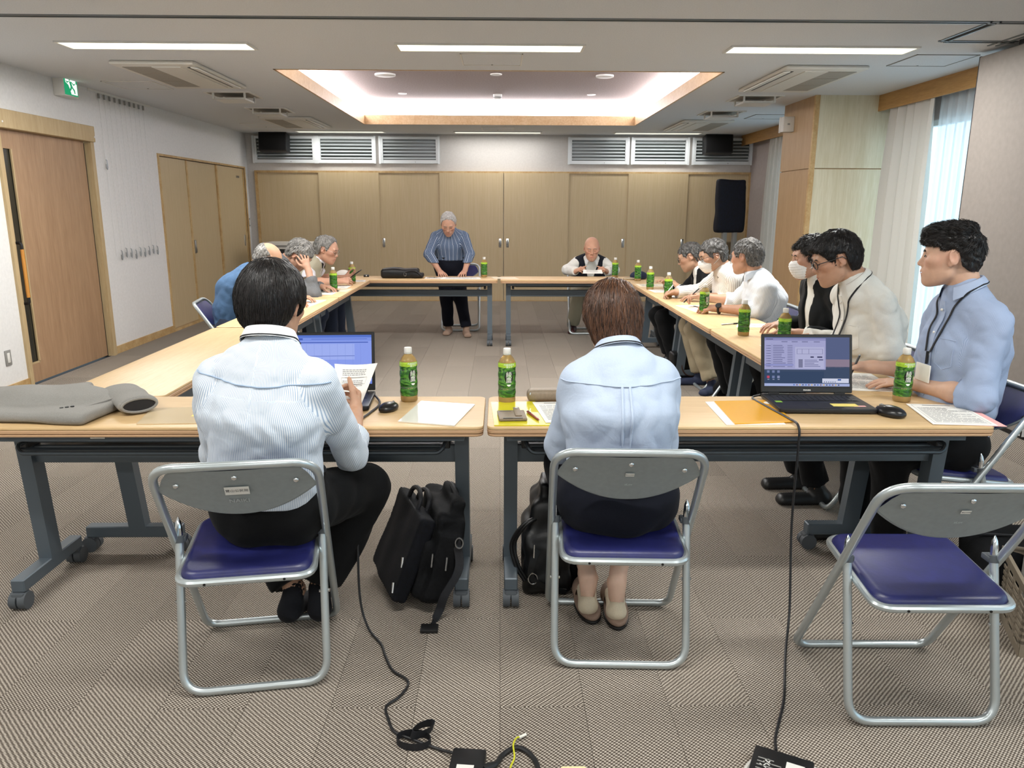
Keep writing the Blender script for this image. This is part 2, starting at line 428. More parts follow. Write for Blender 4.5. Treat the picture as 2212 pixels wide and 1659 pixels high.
# closet with three folding leaves (left wall)
d = thing('door_2', 'x', 'x', (XL, 9.0, 0)); del d['category']; d['label'] = 'built-in closet with three maple leaves beside the picture wires'; struct(d)
fr = MB().box(-.1, .014, -.03, .0, 0, 2.01).box(-.1, .014, 2.95, 2.98, 0, 2.01).box(-.1, .014, 0, 2.95, 1.985, 2.01).box(-.1, .012, 0, 2.95, 0, .03)
fr.build('door_frame', M['pine'], d, False)
for k, (a, b) in enumerate(((.0, .83), (.83, 1.86), (1.86, 2.95))):
    lf = MB().box(-.045-.012*(k % 2), -.012-.012*(k % 2), a+.012, b, .035, 1.98).build('closet_leaf', M['maple_back'], d, False)
    MB().box(-.05, -.004, b-.05, b-.006, .035, 1.98).build('edge_stile', M['pine'], lf, False)
    if k in (1, 2): MB().rbox(-.03, -.006, (a+.06 if k == 1 else b-.16), (a+.09 if k == 1 else b-.13), .86, 1.02, .005).build('recessed_pull', M['steel'], lf)
MB().box(-.02, -.008, 2.62, 2.74, 1.84, 1.87).build('name_plate', M['steel'], d, False)

# back wall: sliding storage doors
seams = [-3.66, -2.742, -1.835, -.918, .056, 1.048, 1.957, 2.868, 3.79]
fr = MB().box(XL, -3.66, -.1, 0, 0, 1.965)
tb = MB().box(-3.70, XR, YB-.06, YB-.002, 1.935, 1.965).box(-3.70, -3.662, YB-.06, YB-.002, 0, 1.935).box(3.79, XR, YB-.06, YB-.002, 0, 1.935)
struct(tb.build('trim_1', M['pine'], None, False))
for k in range(8):
    a, b = seams[k], seams[k+1]; dep = (.0, .022, .0, .022, .022, .0, .022, .0)[k]
    g = .004 if k in (3, 4) else -.006
    d = thing('door_%d' % (k+3), 'x', 'x', ((a+b)/2, YB-.028-dep, 0)); del d['category']; struct(d)
    d['label'] = 'striped maple sliding storage door on the back wall, number %s from the white wall' % ('one two three four five six seven eight'.split()[k])
    w = (b-a)/2
    MB().box(-w+(.004 if k == 4 else 0), w-(.004 if k == 3 else 0), -.012, .012, .012, 1.94).build('door_leaf', M['maple_back'], d, False)
    hx = {2: -w+.045, 3: w-.055, 4: -w+.06, 5: w-.055, 6: w-.05}.get(k)
    if hx is not None:
        h = MB().rbox(hx-.02, hx+.02, -.017, -.010, .83, .965, .004); h.build('recessed_pull', M['chrome'], d)
        MB().rbox(hx-.009, hx+.009, -.0185, -.016, .85, .945, .004).build('pull_cup', M['plastic_g'], d)
# gap rail below the doors
struct(MB().box(-3.70, XR, YB-.075, YB-.002, 0, .012).build('trim_2', M['pine'], None, False))

# louvre windows over the doors
lx = [(-3.69, -2.775), (-2.735, -1.885), (-1.80, -.925), (1.045, 1.935), (2.0, 2.845), (2.925, 3.815)]
M['louvre_glass'] = pbr('louvre_backing', '#59605d', .25)
for k, (a, b) in enumerate(lx):
    d = thing('window_%d' % (k+1), 'x', 'x', ((a+b)/2, YB-.002, 2.075)); del d['category']; struct(d)
    d['label'] = 'white framed louvre window high on the back wall, number %s from the white wall' % ('one two three four five six'.split()[k])
    w = (b-a)/2; H = .385
    f = MB().box(-w, -w+.04, -.05, 0, 0, H).box(w-.04, w, -.05, 0, 0, H).box(-w+.04, w-.04, -.05, 0, H-.035, H).box(-w+.04, w-.04, -.045, 0, 0, .05)
    f.build('window_frame', M['alu'], d, False)
    MB().box(-w-.02, -w+.012, -.06, -.04, -.006, H+.006).box(w-.012, w+.02, -.06, -.04, -.006, H+.006).build('side_rail', M['alu'], d, False)
    MB().box(-w+.04, w-.04, -.008, -.003, .05, H-.035).build('pane', M['louvre_glass'], d, False)
    sl = None
    for i in range(6):
        z = .075+i*.048
        if sl is None:
            mb = MB().box(-w+.042, w-.042, -.018, .018, -.0035, .0035); mb.xf(Matrix.Rotation(R(28), 4, 'X')); sl = mb.build('slat', M['slat'], d, False); sl.location = (0, -.028, z)
        else:
            o = sl.copy(); col.objects.link(o); o.parent = d; o.location = (0, -.028, z)
    MB().cyl((w*.2, -.048, .02), (w*.2, -.055, .02), .006, 8).build('latch', M['plastic_g'], d)

# right side: column, valances, window frames, curtains
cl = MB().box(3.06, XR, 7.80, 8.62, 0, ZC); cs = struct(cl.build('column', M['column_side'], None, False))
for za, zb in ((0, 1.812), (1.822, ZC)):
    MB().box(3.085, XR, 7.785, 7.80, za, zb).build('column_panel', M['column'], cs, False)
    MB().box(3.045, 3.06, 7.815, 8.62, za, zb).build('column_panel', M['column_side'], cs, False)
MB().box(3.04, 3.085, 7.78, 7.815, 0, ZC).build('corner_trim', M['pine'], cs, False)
for k, (ya, yb) in enumerate(((-2.4, 7.785), (8.62, YB))):
    struct(MB().box(3.655, 3.675, ya, yb, 2.352, ZC).build('trim_%d' % (k+3), M['pine_h'], None, False))
for k, (ya, yb, z0) in enumerate(((4.95, 7.72, .02), (8.68, 11.0, .02), (-2.2, 2.9, .35))):  # the third window is unseen, added behind the viewer to bring in daylight
    d = thing('window_%d' % (k+7), 'x', 'x', (XR+.06, (ya+yb)/2, 0)); del d['category']; struct(d)
    w = (yb-ya)/2; d['label'] = ['tall glazed window behind the sheer curtain by the taupe panel', 'tall glazed window behind the far drape', 'wide unseen window added behind the viewer to bring daylight'][k]
    f = MB().box(-.03, .03, -w, -w+.05, z0, 2.2).box(-.03, .03, w-.05, w, z0, 2.2).box(-.03, .03, -w, w, 2.15, 2.2).box(-.03, .03, -w, w, z0, z0+.06).box(-.02, .02, -.03, .03, z0, 2.2)
    f.build('window_frame', M['alu'], d, False)
    MB().box(-.004, .004, -w+.05, -.03, z0+.06, 2.15).build('pane', M['glass'], d, False)
    MB().box(-.004, .004, .03, w-.05, z0+.06, 2.15).build('pane', M['glass'], d, False)
    la = bpy.data.lights.new('daylight_portal', 'AREA'); la.shape = 'RECTANGLE'; la.size = 2*w; la.size_y = 2.2-z0
    la.cycles.is_portal = True
    lo = bpy.data.objects.new('daylight_portal', la); col.objects.link(lo); lo.location = (XR+.3, (ya+yb)/2, (2.2+z0)/2); lo.rotation_euler = (0, R(90), 0)
def curtain(name, label, mat, ya, yb, amp, folds, z1, z0, xc=3.745, seed=0, flare=0., cat='curtain', grp=None):
    rg = random.Random(seed); ph = [rg.uniform(0, 6.28) for _ in range(4)]
    def fn(u, v):
        z = z1+(z0-z1)*v
        s = u*folds*2*math.pi
        a = amp*(.55+.45*min(1, v*3))*(1+.3*math.sin(u*7+ph[0]))
        x = xc+a*math.sin(s+ph[1]+.5*math.sin(u*9+ph[2])+.3*v*math.sin(u*5+ph[3]))
        y = ya+(yb-ya)*(u+.25/folds*math.sin(2*s)*.3)
        y = y+flare*v*(u-.5)
        return (x, y, z)
    mb = MB().grid(fn, int(folds*14), 14)
    d = thing(name, label, cat, (0, 0, 0), 0, grp)
    o = mb.build('fabric', mat, d, True, 180)
    h = MB()
    for i in range(int(folds)+1):
        y = ya+(yb-ya)*i/folds; h.tube([(xc, y, z1-.002), (xc, y, z1+.03)], .004, 6)
    h.build('curtain_hooks', M['plastic_w'], d); d.children[-1]['kind'] = 'stuff'
    return d
curtain('curtain', 'pale beige drape gathered beside the wood column, next to the sheer', M['drape'], 6.84, 7.60, .055, 5.5, 2.40, .03, 3.71, 3, .1)
curtain('sheer_curtain', 'white sheer curtain over the bright window near the taupe panel', M['sheer'], 4.75, 6.84, .028, 15, 2.40, .03, 3.755, 5)
curtain('curtain', 'pale grey drape at the far window behind the wood column', M['drape'], 10.42, 11.02, .05, 5, 2.36, .03, 3.72, 9, .15)
curtain('sheer_curtain', 'white sheer curtain beside the far drape', M['sheer'], 8.7, 10.34, .028, 12, 2.36, .03, 3.755, 8)
curtain('sheer_curtain', 'white sheer curtain of the added daylight window behind the viewer', M['sheer'], -2.3, 3.0, .028, 30, 2.36, .3, 3.755, 12)  # out-of-view sheer that goes with the window added for daylight
for ya, yb in ((4.7, 7.78), (8.63, 11.1)):
    t_ = MB().box(3.72, 3.77, ya, yb, 2.43, 2.45).build('curtain_rail', M['alu'], None, False); tag(t_, 'white curtain rail behind the %s wooden pelmet' % ('near' if ya < 5 else 'far'), 'rail')

# movable partition panels parked at the right
pm = noisy('partition_vinyl', '#827b75', '#7c756f', .6, 25., .05, 200.)
for k, (x0, ya, yb) in enumerate(((3.33, 4.66, 5.68), (3.45, 4.60, 5.62))):
    p = thing('partition_panel', ['taupe movable partition panel parked beside the sheer curtain', 'second taupe partition panel parked against the first one'][k], 'partition', (x0+.04, (ya+yb)/2, 0))
    w = (yb-ya)/2
    MB().rbox(-.038, .038, -w+.02, w-.02, .03, 2.465, .004, 1).build('panel', pm, p)
    MB().box(-.040, .040, -w, -w+.022, .02, 2.47).box(-.03, .03, w-.02, w, .02, 2.47).build('edge_gasket', M['black'], p, False)
    MB().box(-.040, .040, -w-.004, -w+.001, .02, 2.47).box(-.041, -.037, -w+.018, -w+.03, .02, 2.47).build('edge_trim', M['alu'], p, False)
    MB().box(-.03, .03, -w, w, .0, .03).build('bottom_seal', M['black'], p, False)
    MB().box(-.025, .025, -.1, .1, 2.465, 2.5).build('hanger', M['black'], p, False)
# ceiling tracks
tk = MB().box(XL, XR, 4.775, 4.79, ZC-.006, ZC+.0).box(XL, XR, 4.815, 4.83, ZC-.006, ZC)
struct(tk.build('trim_5', M['track'], ceil, False)); 
MB().box(XL, XR, 4.79, 4.815, ZC-.002, ZC-.0005).build('track_slot', M['dark'], ceil, False)
tk2 = MB()
for (x, y, w, l) in ((2.88, 5.05, .04, .55), (3.28, 5.05, .04, .8)):
    tk2.box(x-w/2-.015, x-w/2, y-l/2, y+l/2, ZC-.006, ZC).box(x+w/2, x+w/2+.015, y-l/2, y+l/2, ZC-.006, ZC)
tk2.box(2.84, 3.36, 5.30, 5.315, ZC-.006, ZC).box(2.9, 3.36, 5.345, 5.36, ZC-.006, ZC)
tk2.build('track_branch', M['track'], ceil, False)
MB().box(2.855, 2.905, 4.79, 5.33, ZC-.003, ZC-.0005).box(2.86, 3.36, 5.315, 5.345, ZC-.003, ZC-.0005).build('track_slot', M['dark'], ceil, False)

# ceiling lamps: lit troffers
def lamp(x, y, label, on=True, w=.62, d=.1, gain=1.):
    l = thing('ceiling_lamp', label, 'lamp', (x, y, ZC), 0, 'ceiling lamps')
    f = MB().box(-w-.018, w+.018, -d-.018, -d, -.012, .0).box(-w-.018, w+.018, d, d+.018, -.012, 0).box(-w-.018, -w, -d, d, -.012, 0).box(w, w+.018, -d, d, -.012, 0)
    f.build('lamp_frame', M['plastic_w'], l, False)
    MB().box(-w, w, -d, d, -.008, -.004).build('diffuser', M['lamp_on'] if on else M['lamp_low'], l, False)
    la = bpy.data.lights.new('lamp_light', 'AREA'); la.shape = 'RECTANGLE'; la.size = 2*w; la.size_y = 2*d; la.energy = LAMP_W*gain*(1. if on else .16); la.color = (1., .99, .965)
    lo = bpy.data.objects.new('lamp_light', la); col.objects.link(lo); lo.parent = l; lo.location = (0, 0, -.014)
    return l
nm = ['above the blank wall side', 'in the middle', 'above the window side']
for k, x in enumerate((-2.31, -.065, 2.19)):
    lamp(x, 5.61, ('long lit ceiling lamp nearest the sliding door', 'long lit ceiling lamp before the recess, above the table gap', 'long lit ceiling lamp near the partition panel')[k])
for k, x in enumerate((-2.31, -.03, 2.3)):
    lamp(x, 11.72, ('far ceiling lamp before the back louvres by the white wall', 'far middle ceiling lamp behind the recess', 'far ceiling lamp before the back louvres by the windows')[k], False)
for k, (x, y) in enumerate(((-2.3, 1.6), (0, 1.6), (2.3, 1.6), (-2.3, -1.4), (0, -1.4), (2.3, -1.4))):
    lamp(x, y, 'ceiling lamp over the near half of the room, %s' % ('front row one', 'front row two', 'front row three', 'rear row one', 'rear row two', 'rear row three')[k], gain=.5)

# air conditioner cassettes
M['ac'] = pbr('ac_plastic', '#d3d0c8', .5); M['ac_grille'] = noisy('ac_grille', '#a8a298', '#8f8a80', .7, 300.)
def aircon(x, y, s, label):
    a = thing('air_conditioner', label, 'air conditioner', (x, y, ZC), 0, 'ceiling air conditioners')
    mb = MB().slab(rounded(-.32, .32, -.62, .62, .02, 3), -.028, 0., .012, 3); mb.build('panel', M['ac'], a)
    # slot and vane on the side towards the middle (s=+1 when the middle lies at +x)
    MB().box(s*.235-.011, s*.235+.011, -.5, .5, -.031, -.027).build('air_slot', M['black'], a, False)
    v = MB().box(-.028, .028, -.5, .5, -.004, .004); v.xf(T(s*.275, 0, -.034, 0, 0, s*8)); v.build('vane', M['ac'], a, False)
    MB().box(s*.05-.09, s*.05+.13 if s > 0 else s*.05+.09, -.52, .52, -.034, -.026).build('cover', M['ac'], a, False)
    for i in range(3):
        y0 = -.5+i*.335
        MB().box(min(-s*.27, -s*.05), max(-s*.27, -s*.05), y0, y0+.32, -.031, -.026).build('grille', M['ac_grille'], a, False)
    return a
aircon(-2.61, 6.80, 1, 'ceiling cassette air conditioner nearest the exit sign')
aircon(-2.61, 10.45, 1, 'ceiling cassette air conditioner above the white wall near the back louvres')
aircon(2.50, 6.82, -1, 'ceiling cassette air conditioner above the wood column')
aircon(2.59, 10.57, -1, 'ceiling cassette air conditioner near the back louvres on the window side')
def diffuser(x, y, label, s):
    a = thing('air_vent', label, 'vent', (x, y, ZC), 0, 'square ceiling vents')
    f = MB().box(-.225, .225, -.225, -.2, -.008, 0).box(-.225, .225, .2, .225, -.008, 0).box(-.225, -.2, -.2, .2, -.008, 0).box(.2, .225, -.2, .2, -.008, 0).build('vent_frame', M['plastic_w'], a, False)
    MB().box(-.2, .2, -.2, .2, -.002, -.001).build('throat', M['ac_grille'], a, False)
    b = MB(); q = .15
    b.box(-q, q, -q, -q+.012, -.06, -.045).box(-q, q, q-.012, q, -.06, -.045).box(-q, -q+.012, -q, q, -.06, -.045).box(q-.012, q, -q, q, -.06, -.045)
    for sx in (-1, 1):
        for sy in (-1, 1): b.box(sx*q-.008, sx*q+.008, sy*q-.008, sy*q+.008, -.06, 0)
    b.build('drop_frame', M['plastic_w'], a, False)
    MB().box(-q, q, -q, q, -.062, -.058).build('face_plate', M['plastic_w'], a, False)
diffuser(-2.60, 8.0, 'square ceiling vent behind the air conditioner nearest the exit sign', 1)
diffuser(-2.60, 9.22, 'square ceiling vent before the far air conditioner on the white wall side', 1)
diffuser(2.53, 8.04, 'square ceiling vent behind the air conditioner near the wood column', -1)
diffuser(2.54, 9.27, 'square ceiling vent before the far air conditioner on the window side', -1)
def hatch(x, y, label, w=.225, m='plastic_w'):
    a = thing('access_hatch', label, 'hatch', (x, y, ZC), 0, 'ceiling access hatches')
    MB().box(-w, w, -w, -w+.01, -.005, 0).box(-w, w, w-.01, w, -.005, 0).box(-w, -w+.01, -w, w, -.005, 0).box(w-.01, w, -w, w, -.005, 0).build('hatch_frame', M[m], a, False)
    MB().box(-w+.012, w-.012, -w+.012, w-.012, -.003, 0).build('hatch_lid', M['ceil'], a, False)
    MB().cyl((0, w-.03, -.003), (0, w-.03, -.007), .008, 8).build('latch', M['plastic_g'], a)
hatch(-3.26, 7.41, 'square ceiling hatch beside the air conditioner nearest the exit sign')
hatch(-.06, 6.07, 'square ceiling hatch between the middle lamp and the recess')
hatch(3.17, 5.99, 'square ceiling hatch near the parked partition panel', m='plastic_g')
hatch(-3.2, 10.9, 'square ceiling hatch beside the far air conditioner, white wall side')
hatch(-.03, 11.2, 'square ceiling hatch between the recess and the far middle lamp')
hatch(3.2, 9.6, 'square ceiling hatch above the far window', m='plastic_g')
# fittings inside the recess
for k, (x, y, r) in enumerate(((-1.21, 8.65, .11), (1.11, 8.65, .095))):
    a = thing('ceiling_speaker', 'round white ceiling speaker in the recess, %s' % ('white wall side' if k == 0 else 'window side'), 'speaker', (x, y, RZ), 0, 'round ceiling speakers')
    MB().lathe([(0, -.018), (r*.85, -.018), (r*.88, -.012)], 28).build('grille', M['ac'], a); MB().lathe([(r*.86, -.02), (r, -.016), (r, 0)], 28).build('rim', M['plastic_w'], a)
a = thing('smoke_detector', 'white dome smoke detector in the recess near the back light panel', 'detector', (-.03, 10.1, RZ))
MB().lathe([(0, -.055), (.035, -.055), (.05, -.04), (.05, -.03), (.055, -.02), (.055, 0)], 24).build('housing', M['plastic_w'], a); MB().lathe([(.0505, -.042), (.0525, -.038), (.0525, -.032), (.0505, -.03)], 24).build('vent_ring', M['plastic_g'], a)
a = thing('emergency_light', 'small chrome and white downlight in the middle of the recess', 'light', (-.04, 8.6, RZ))
MB().lathe([(.03, -.014), (.06, -.01), (.062, 0)], 24).build('rim', M['plastic_w'], a); MB().lathe([(0, -.005), (.028, -.005)], 24).build('bulb', M['chrome'], a)
for k, (x, y) in enumerate(((-1.2, 10.05), (1.13, 10.06))):
    a = thing('downlight', 'small recessed downlight near the back of the recess, %s' % ('white wall side' if k == 0 else 'window side'), 'downlight', (x, y, RZ), 0, 'recess downlights')
    MB().lathe([(.03, -.01), (.052, -.008), (.055, 0)], 20).build('rim', M['plastic_w'], a); MB().lathe([(0, -.003), (.03, -.003)], 20).build('lens', M['plastic_g'], a)

# exit sign
a = thing('exit_sign', 'green and white running man exit sign above the sliding door', 'sign', (XL, 7.15, 2.36))
MB().rbox(.0, .09, -.12, .12, 0, .19, .006).build('sign_box', M['plastic_w'], a)
# the sign face looks into the room; the near narrow end shows the white box
fc = MB().box(.09, .092, -.105, .105, .012, .178); fc.build('sign_face', M['green'], a, False)
mn = MB()
def q2(pts):   # flat polygon on the sign face, u along +y (towards the back), w up
    st = len(mn.v); mn.add([(.0925, -.1+p[0]*.2, .012+p[1]*.166) for p in pts], [tuple(range(len(pts)))])
q2([(.48, .06), (.98, .06), (.98, .62), (.9, .62), (.9, .94), (.08, .94), (.08, .62), (.3, .5), (.4, .3)][::1])
mn.build('sign_ground', M['signwhite'], a, False)
mn = MB()
q = lambda pts: mn.add([(.0935, -.1+p[0]*.2, .012+p[1]*.166) for p in pts], [tuple(range(len(pts)))])
q([(.34, .80), (.40, .88), (.47, .86), (.49, .78), (.43, .72), (.36, .73)])
q([(.36, .70), (.52, .68), (.62, .44), (.46, .40)]); q([(.46, .44), (.60, .46), (.50, .28), (.30, .14), (.25, .2), (.40, .33)])
q([(.5, .42), (.62, .44), (.78, .30), (.80, .12), (.72, .12), (.68, .26)]); q([(.38, .69), (.2, .58), (.1, .66), (.14, .70), (.2, .66), (.36, .70)]); q([(.5, .66), (.72, .52), (.84, .6), (.82, .65), (.72, .59), (.54, .7)])
mn.build('running_figure', M['green'], a, False)

# picture hanging wires on the left wall
ys = np.linspace(7.77, 8.70, 10)
hz = [.95, .93, .95, .94, .92, .94, .93, .94, .95, .935]
rail = MB().box(XL, XL+.012, 7.6, 8.9, 2.478, 2.5).build('picture_rail', M['plastic_w'], None, False); tag(rail, 'white picture rail at the top of the left wall holding wires', 'rail')
wn = ('first', 'second', 'third', 'fourth', 'fifth', 'sixth', 'seventh', 'eighth', 'ninth', 'tenth')
for k, y in enumerate(ys):
    a = thing('picture_wire', '%s picture hanging wire counted from the sliding door on the white wall' % wn[k], 'wire', (XL+.014, y, 0), 0, 'picture hanging wires')
    lean = .02*math.sin(k*2.1)
    MB().tube([(0, 0, 2.48), (.003, lean*.5, 1.7), (.004, lean, hz[k])], .0014, 6).build('cable', M['wire'], a)
    MB().rbox(-.002, .012, -.012, .012, 2.43, 2.475, .003).build('slider', M['plastic_g'], a)
    z = 1.80 if k == 0 else hz[k]
    MB().tube([(.006, .0, z+.07), (.01, .012, z+.065), (.012, .014, z), (.012, .004, z-.022), (.011, -.01, z-.012), (.011, -.012, z+.03)], .0045, 6).build('hook', M['steel'], a)

# wall switches
def plate(x, y, z, label, name, axis='x', m='plastic_g', w=.036, h=.06):
    a = thing(name, label, 'switch' if 'switch' in name else 'outlet', (x, y, z))
    if axis == 'x':
        MB().rbox(0, .008, -w, w, -h, h, .003).build('plate', M[m], a); MB().rbox(.006, .012, -w*.45, w*.45, -h*.65, h*.65, .003).build('rocker', M['plastic_w'], a)
    return a
plate(XL, 5.92, .285, 'grey framed double outlet low on the white wall near the sliding door', 'wall_outlet')
plate(XL, 12.03, 1.2, 'small wall switch in the far corner of the white wall', 'wall_switch', w=.03)
# sensor box on the column side
a = thing('sensor_box', 'grey control box high on the side of the wood column', 'box', (3.045, 8.42, 2.285))
MB().rbox(-.11, 0, -.11, .0, -.075, .075, .004).build('box_body', M['ac'], a); MB().rbox(-.118, -.105, -.02, .012, -.08, .08, .004).build('box_cover', M['plastic_w'], a)
MB().box(-.07, -.045, -.112, -.1095, -.008, .008).build('logo', M['plastic_g'], a, False)
# black wall speakers under the ceiling
for k, x in enumerate((-3.34, 3.25)):
    a = thing('wall_speaker', 'black box speaker hung before the louvres at the %s' % ('white wall corner' if k == 0 else 'window side corner'), 'speaker', (x, 11.95, 2.35), 0, 'black wall speakers')
    mb = MB().rbox(-.205, .205, -.11, .10, -.135, .135, .01); mb.xf(Matrix.Rotation(R(-8), 4, 'X')); mb.build('cabinet', M['black'], a)
    MB().tube(fillet([(0, .05, .13), (0, .05, .145), (0, .13, .149)], .01), .02, 8).build('bracket', M['black'], a)
    mb = MB().rbox(-.19, .19, -.116, -.108, -.12, .12, .004); mb.xf(Matrix.Rotation(R(-8), 4, 'X')); mb.build('speaker_grille', noisy('speaker_cloth', '#0c0c0d', '#131314', .9, 400.), a)
    mb = MB().cyl((-.12 if k == 0 else .12, -.117, -.02), (-.12 if k == 0 else .12, -.119, -.02), .008, 8); mb.build('badge', M['plastic_g'], a)
# ------------------------------------------------------------------ implicit surfaces (smooth unions meshed as one skin)
def V3(*a): return np.array(a[0] if len(a) == 1 else a, float)
def nrm(v): v = np.asarray(v, float); return v/(np.linalg.norm(v)+1e-12)
class SD:
    def __init__(s): s.ops = []
    def _add(s, kind, fn, lo, hi, k, op): s.ops.append((fn, np.minimum(lo, hi), np.maximum(lo, hi), k, op)); return s
    def cone(s, a, b, ra, rb, k=.02, op='u'):
        a, b = V3(a), V3(b); d = b-a; L2 = d.dot(d)+1e-12; rm = max(ra, rb)
        def fn(x, y, z):
            px, py, pz = x-a[0], y-a[1], z-a[2]
            t = np.clip((px*d[0]+py*d[1]+pz*d[2])/L2, 0, 1)
            return np.sqrt((px-t*d[0])**2+(py-t*d[1])**2+(pz-t*d[2])**2)-(ra+(rb-ra)*t)
        return s._add('c', fn, np.minimum(a, b)-rm, np.maximum(a, b)+rm, k, op)
    def ell(s, c, r, Rm=None, k=.02, op='u'):
        c = V3(c); r = V3(r) if not np.isscalar(r) else V3(r, r, r); Rm = np.eye(3) if Rm is None else np.asarray(Rm)
        e = np.sqrt(((Rm*r[None, :])**2).sum(1))
        def fn(x, y, z):
            px, py, pz = x-c[0], y-c[1], z-c[2]
            q = [px*Rm[0, i]+py*Rm[1, i]+pz*Rm[2, i] for i in range(3)]
            k0 = np.sqrt(sum((q[i]/r[i])**2 for i in range(3))); k1 = np.sqrt(sum((q[i]/r[i]**2)**2 for i in range(3)))+1e-9
            return k0*(k0-1)/k1
        return s._add('e', fn, c-e, c+e, k, op)
    def bone(s, a, b, lat, wa, wb, da, db, k=.03, op='u'):
        """elliptic capsule: half width w along lat, half depth d across"""
        a, b, l = V3(a), V3(b), V3(lat); d = b-a; L = np.linalg.norm(d)+1e-9; ax = d/L
        l = nrm(l-ax*l.dot(ax)); n = np.cross(ax, l); m = max(wa, wb, da, db)
        def fn(x, y, z):
            px, py, pz = x-a[0], y-a[1], z-a[2]
            s_ = px*ax[0]+py*ax[1]+pz*ax[2]; t = np.clip(s_/L, 0, 1); w = wa+(wb-wa)*t; dd = da+(db-da)*t
            ol = (px*l[0]+py*l[1]+pz*l[2]); on = (px*n[0]+py*n[1]+pz*n[2]); oa = s_-t*L
            k0 = np.sqrt((ol/w)**2+(on/dd)**2+(oa/dd)**2); k1 = np.sqrt((ol/w**2)**2+(on/dd**2)**2+(oa/dd**2)**2)+1e-9
            return k0*(k0-1)/k1
        return s._add('b', fn, np.minimum(a, b)-m, np.maximum(a, b)+m, k, op)
    def rbox(s, c, half, r=.01, Rm=None, k=.01, op='u'):
        c, hf = V3(c), V3(half); Rm = np.eye(3) if Rm is None else np.asarray(Rm); e = (np.abs(Rm)*hf[None, :]).sum(1)
        def fn(x, y, z):
            px, py, pz = x-c[0], y-c[1], z-c[2]
            q = [np.abs(px*Rm[0, i]+py*Rm[1, i]+pz*Rm[2, i])-hf[i]+r for i in range(3)]
            return np.sqrt(sum(np.maximum(w, 0)**2 for w in q))+np.minimum(np.maximum(q[0], np.maximum(q[1], q[2])), 0)-r
        return s._add('x', fn, c-e, c+e, k, op)
    def plane(s, p, n, k=.005):
        """keep the side the normal points away from"""
        p, n = V3(p), nrm(n)
        def fn(x, y, z): return (x-p[0])*n[0]+(y-p[1])*n[1]+(z-p[2])*n[2]
        s.ops.append((fn, None, None, k, 'i')); return s
    def call(s, fn, k=.005, op='i'): s.ops.append((fn, None, None, k, op)); return s
    def warp(s, fn): s.ops.append((fn, None, None, 0, 'w')); return s
    def mesh(s, h, keep=False, pad=.02):
        us = [o for o in s.ops if o[4] == 'u' and o[1] is not None]
        lo = np.min([o[1] for o in us], 0)-pad; hi = np.max([o[2] for o in us], 0)+pad
        n = np.ceil((hi-lo)/h).astype(int)+1; cap = .08
        ax = [lo[i]+h*np.arange(n[i]) for i in range(3)]
        F = np.full(n, cap, np.float32)
        for fn, a, b, k, op in s.ops:
            if a is None: sl = (slice(0, n[0]), slice(0, n[1]), slice(0, n[2]))
            else:
                mg = k+2*h+.012
                i0 = np.clip(((a-mg-lo)/h).astype(int), 0, n-1); i1 = np.clip(np.ceil((b+mg-lo)/h).astype(int)+1, 1, n)
                sl = tuple(slice(i0[i], i1[i]) for i in range(3))
            g = np.ix_(ax[0][sl[0]], ax[1][sl[1]], ax[2][sl[2]])
            if op == 'w': F[sl] += fn(*g); continue
            d = fn(*g).astype(np.float32); f = F[sl]
            if op == 's': d = -d; op2 = 'i'
            else: op2 = op
            if k > 0: e = np.maximum(k-np.abs(f-d), 0)/k; e = e*e*k*.25
            else: e = 0
            F[sl] = (np.minimum(f, d)-e) if op2 == 'u' else (np.maximum(f, d)+e)
        V, Q = surfnet(F, lo, h)
        return (V, Q, (F, lo, h)) if keep else (V, Q)
def surfnet(F, lo, h):
    S = F < 0; nx, ny, nz = F.shape; cs = (nx-1, ny-1, nz-1)
    acc = np.zeros(cs+(3,), np.float32); cnt = np.zeros(cs, np.int8); E = []
    for a in range(3):
        sl0 = [slice(None)]*3; sl1 = [slice(None)]*3; sl0[a] = slice(0, -1); sl1[a] = slice(1, None)
        s0, s1 = S[tuple(sl0)], S[tuple(sl1)]
        I = np.argwhere(s0 != s1)
        if len(I) == 0: continue
        J = I.copy(); J[:, a] += 1
        f0 = F[tuple(I.T)]; f1 = F[tuple(J.T)]; t = f0/(f0-f1)
        P = I.astype(np.float32); P[:, a] += t
        b, c = [(1, 2), (2, 0), (0, 1)][a]
        ok = np.ones(len(I), bool)
        for db in (0, -1):
            for dc in (0, -1):
                C = I.copy(); C[:, b] += db; C[:, c] += dc
                m = (C >= 0).all(1) & (C < np.array(cs)).all(1)
                np.add.at(acc, tuple(C[m].T), P[m]); np.add.at(cnt, tuple(C[m].T), 1); ok &= m
        E.append((I[ok], b, c, s0[tuple(I[ok].T)]))
    idx = -np.ones(cs, np.int64); act = cnt > 0; idx[act] = np.arange(act.sum())
    V = acc[act]/cnt[act][:, None]*h+lo
    Q = []
    for I, b, c, s0 in E:
        def g(db, dc):
            C = I.copy(); C[:, b] += db; C[:, c] += dc; return idx[tuple(C.T)]
        q = np.stack([g(-1, -1), g(0, -1), g(0, 0), g(-1, 0)], 1)
        q[~s0] = q[~s0][:, ::-1]; Q.append(q)
    return V, np.concatenate(Q)
def relax(V, Q, n=1, w=.5):
    if n <= 0: return V
    e = np.concatenate([Q[:, [0, 1]], Q[:, [1, 2]], Q[:, [2, 3]], Q[:, [3, 0]]])
    for _ in range(n):
        A = np.zeros_like(V); c = np.zeros(len(V)); np.add.at(A, e[:, 0], V[e[:, 1]]); np.add.at(A, e[:, 1], V[e[:, 0]])
        np.add.at(c, e[:, 0], 1); np.add.at(c, e[:, 1], 1); V = V*(1-w)+w*A/np.maximum(c, 1)[:, None]
    return V
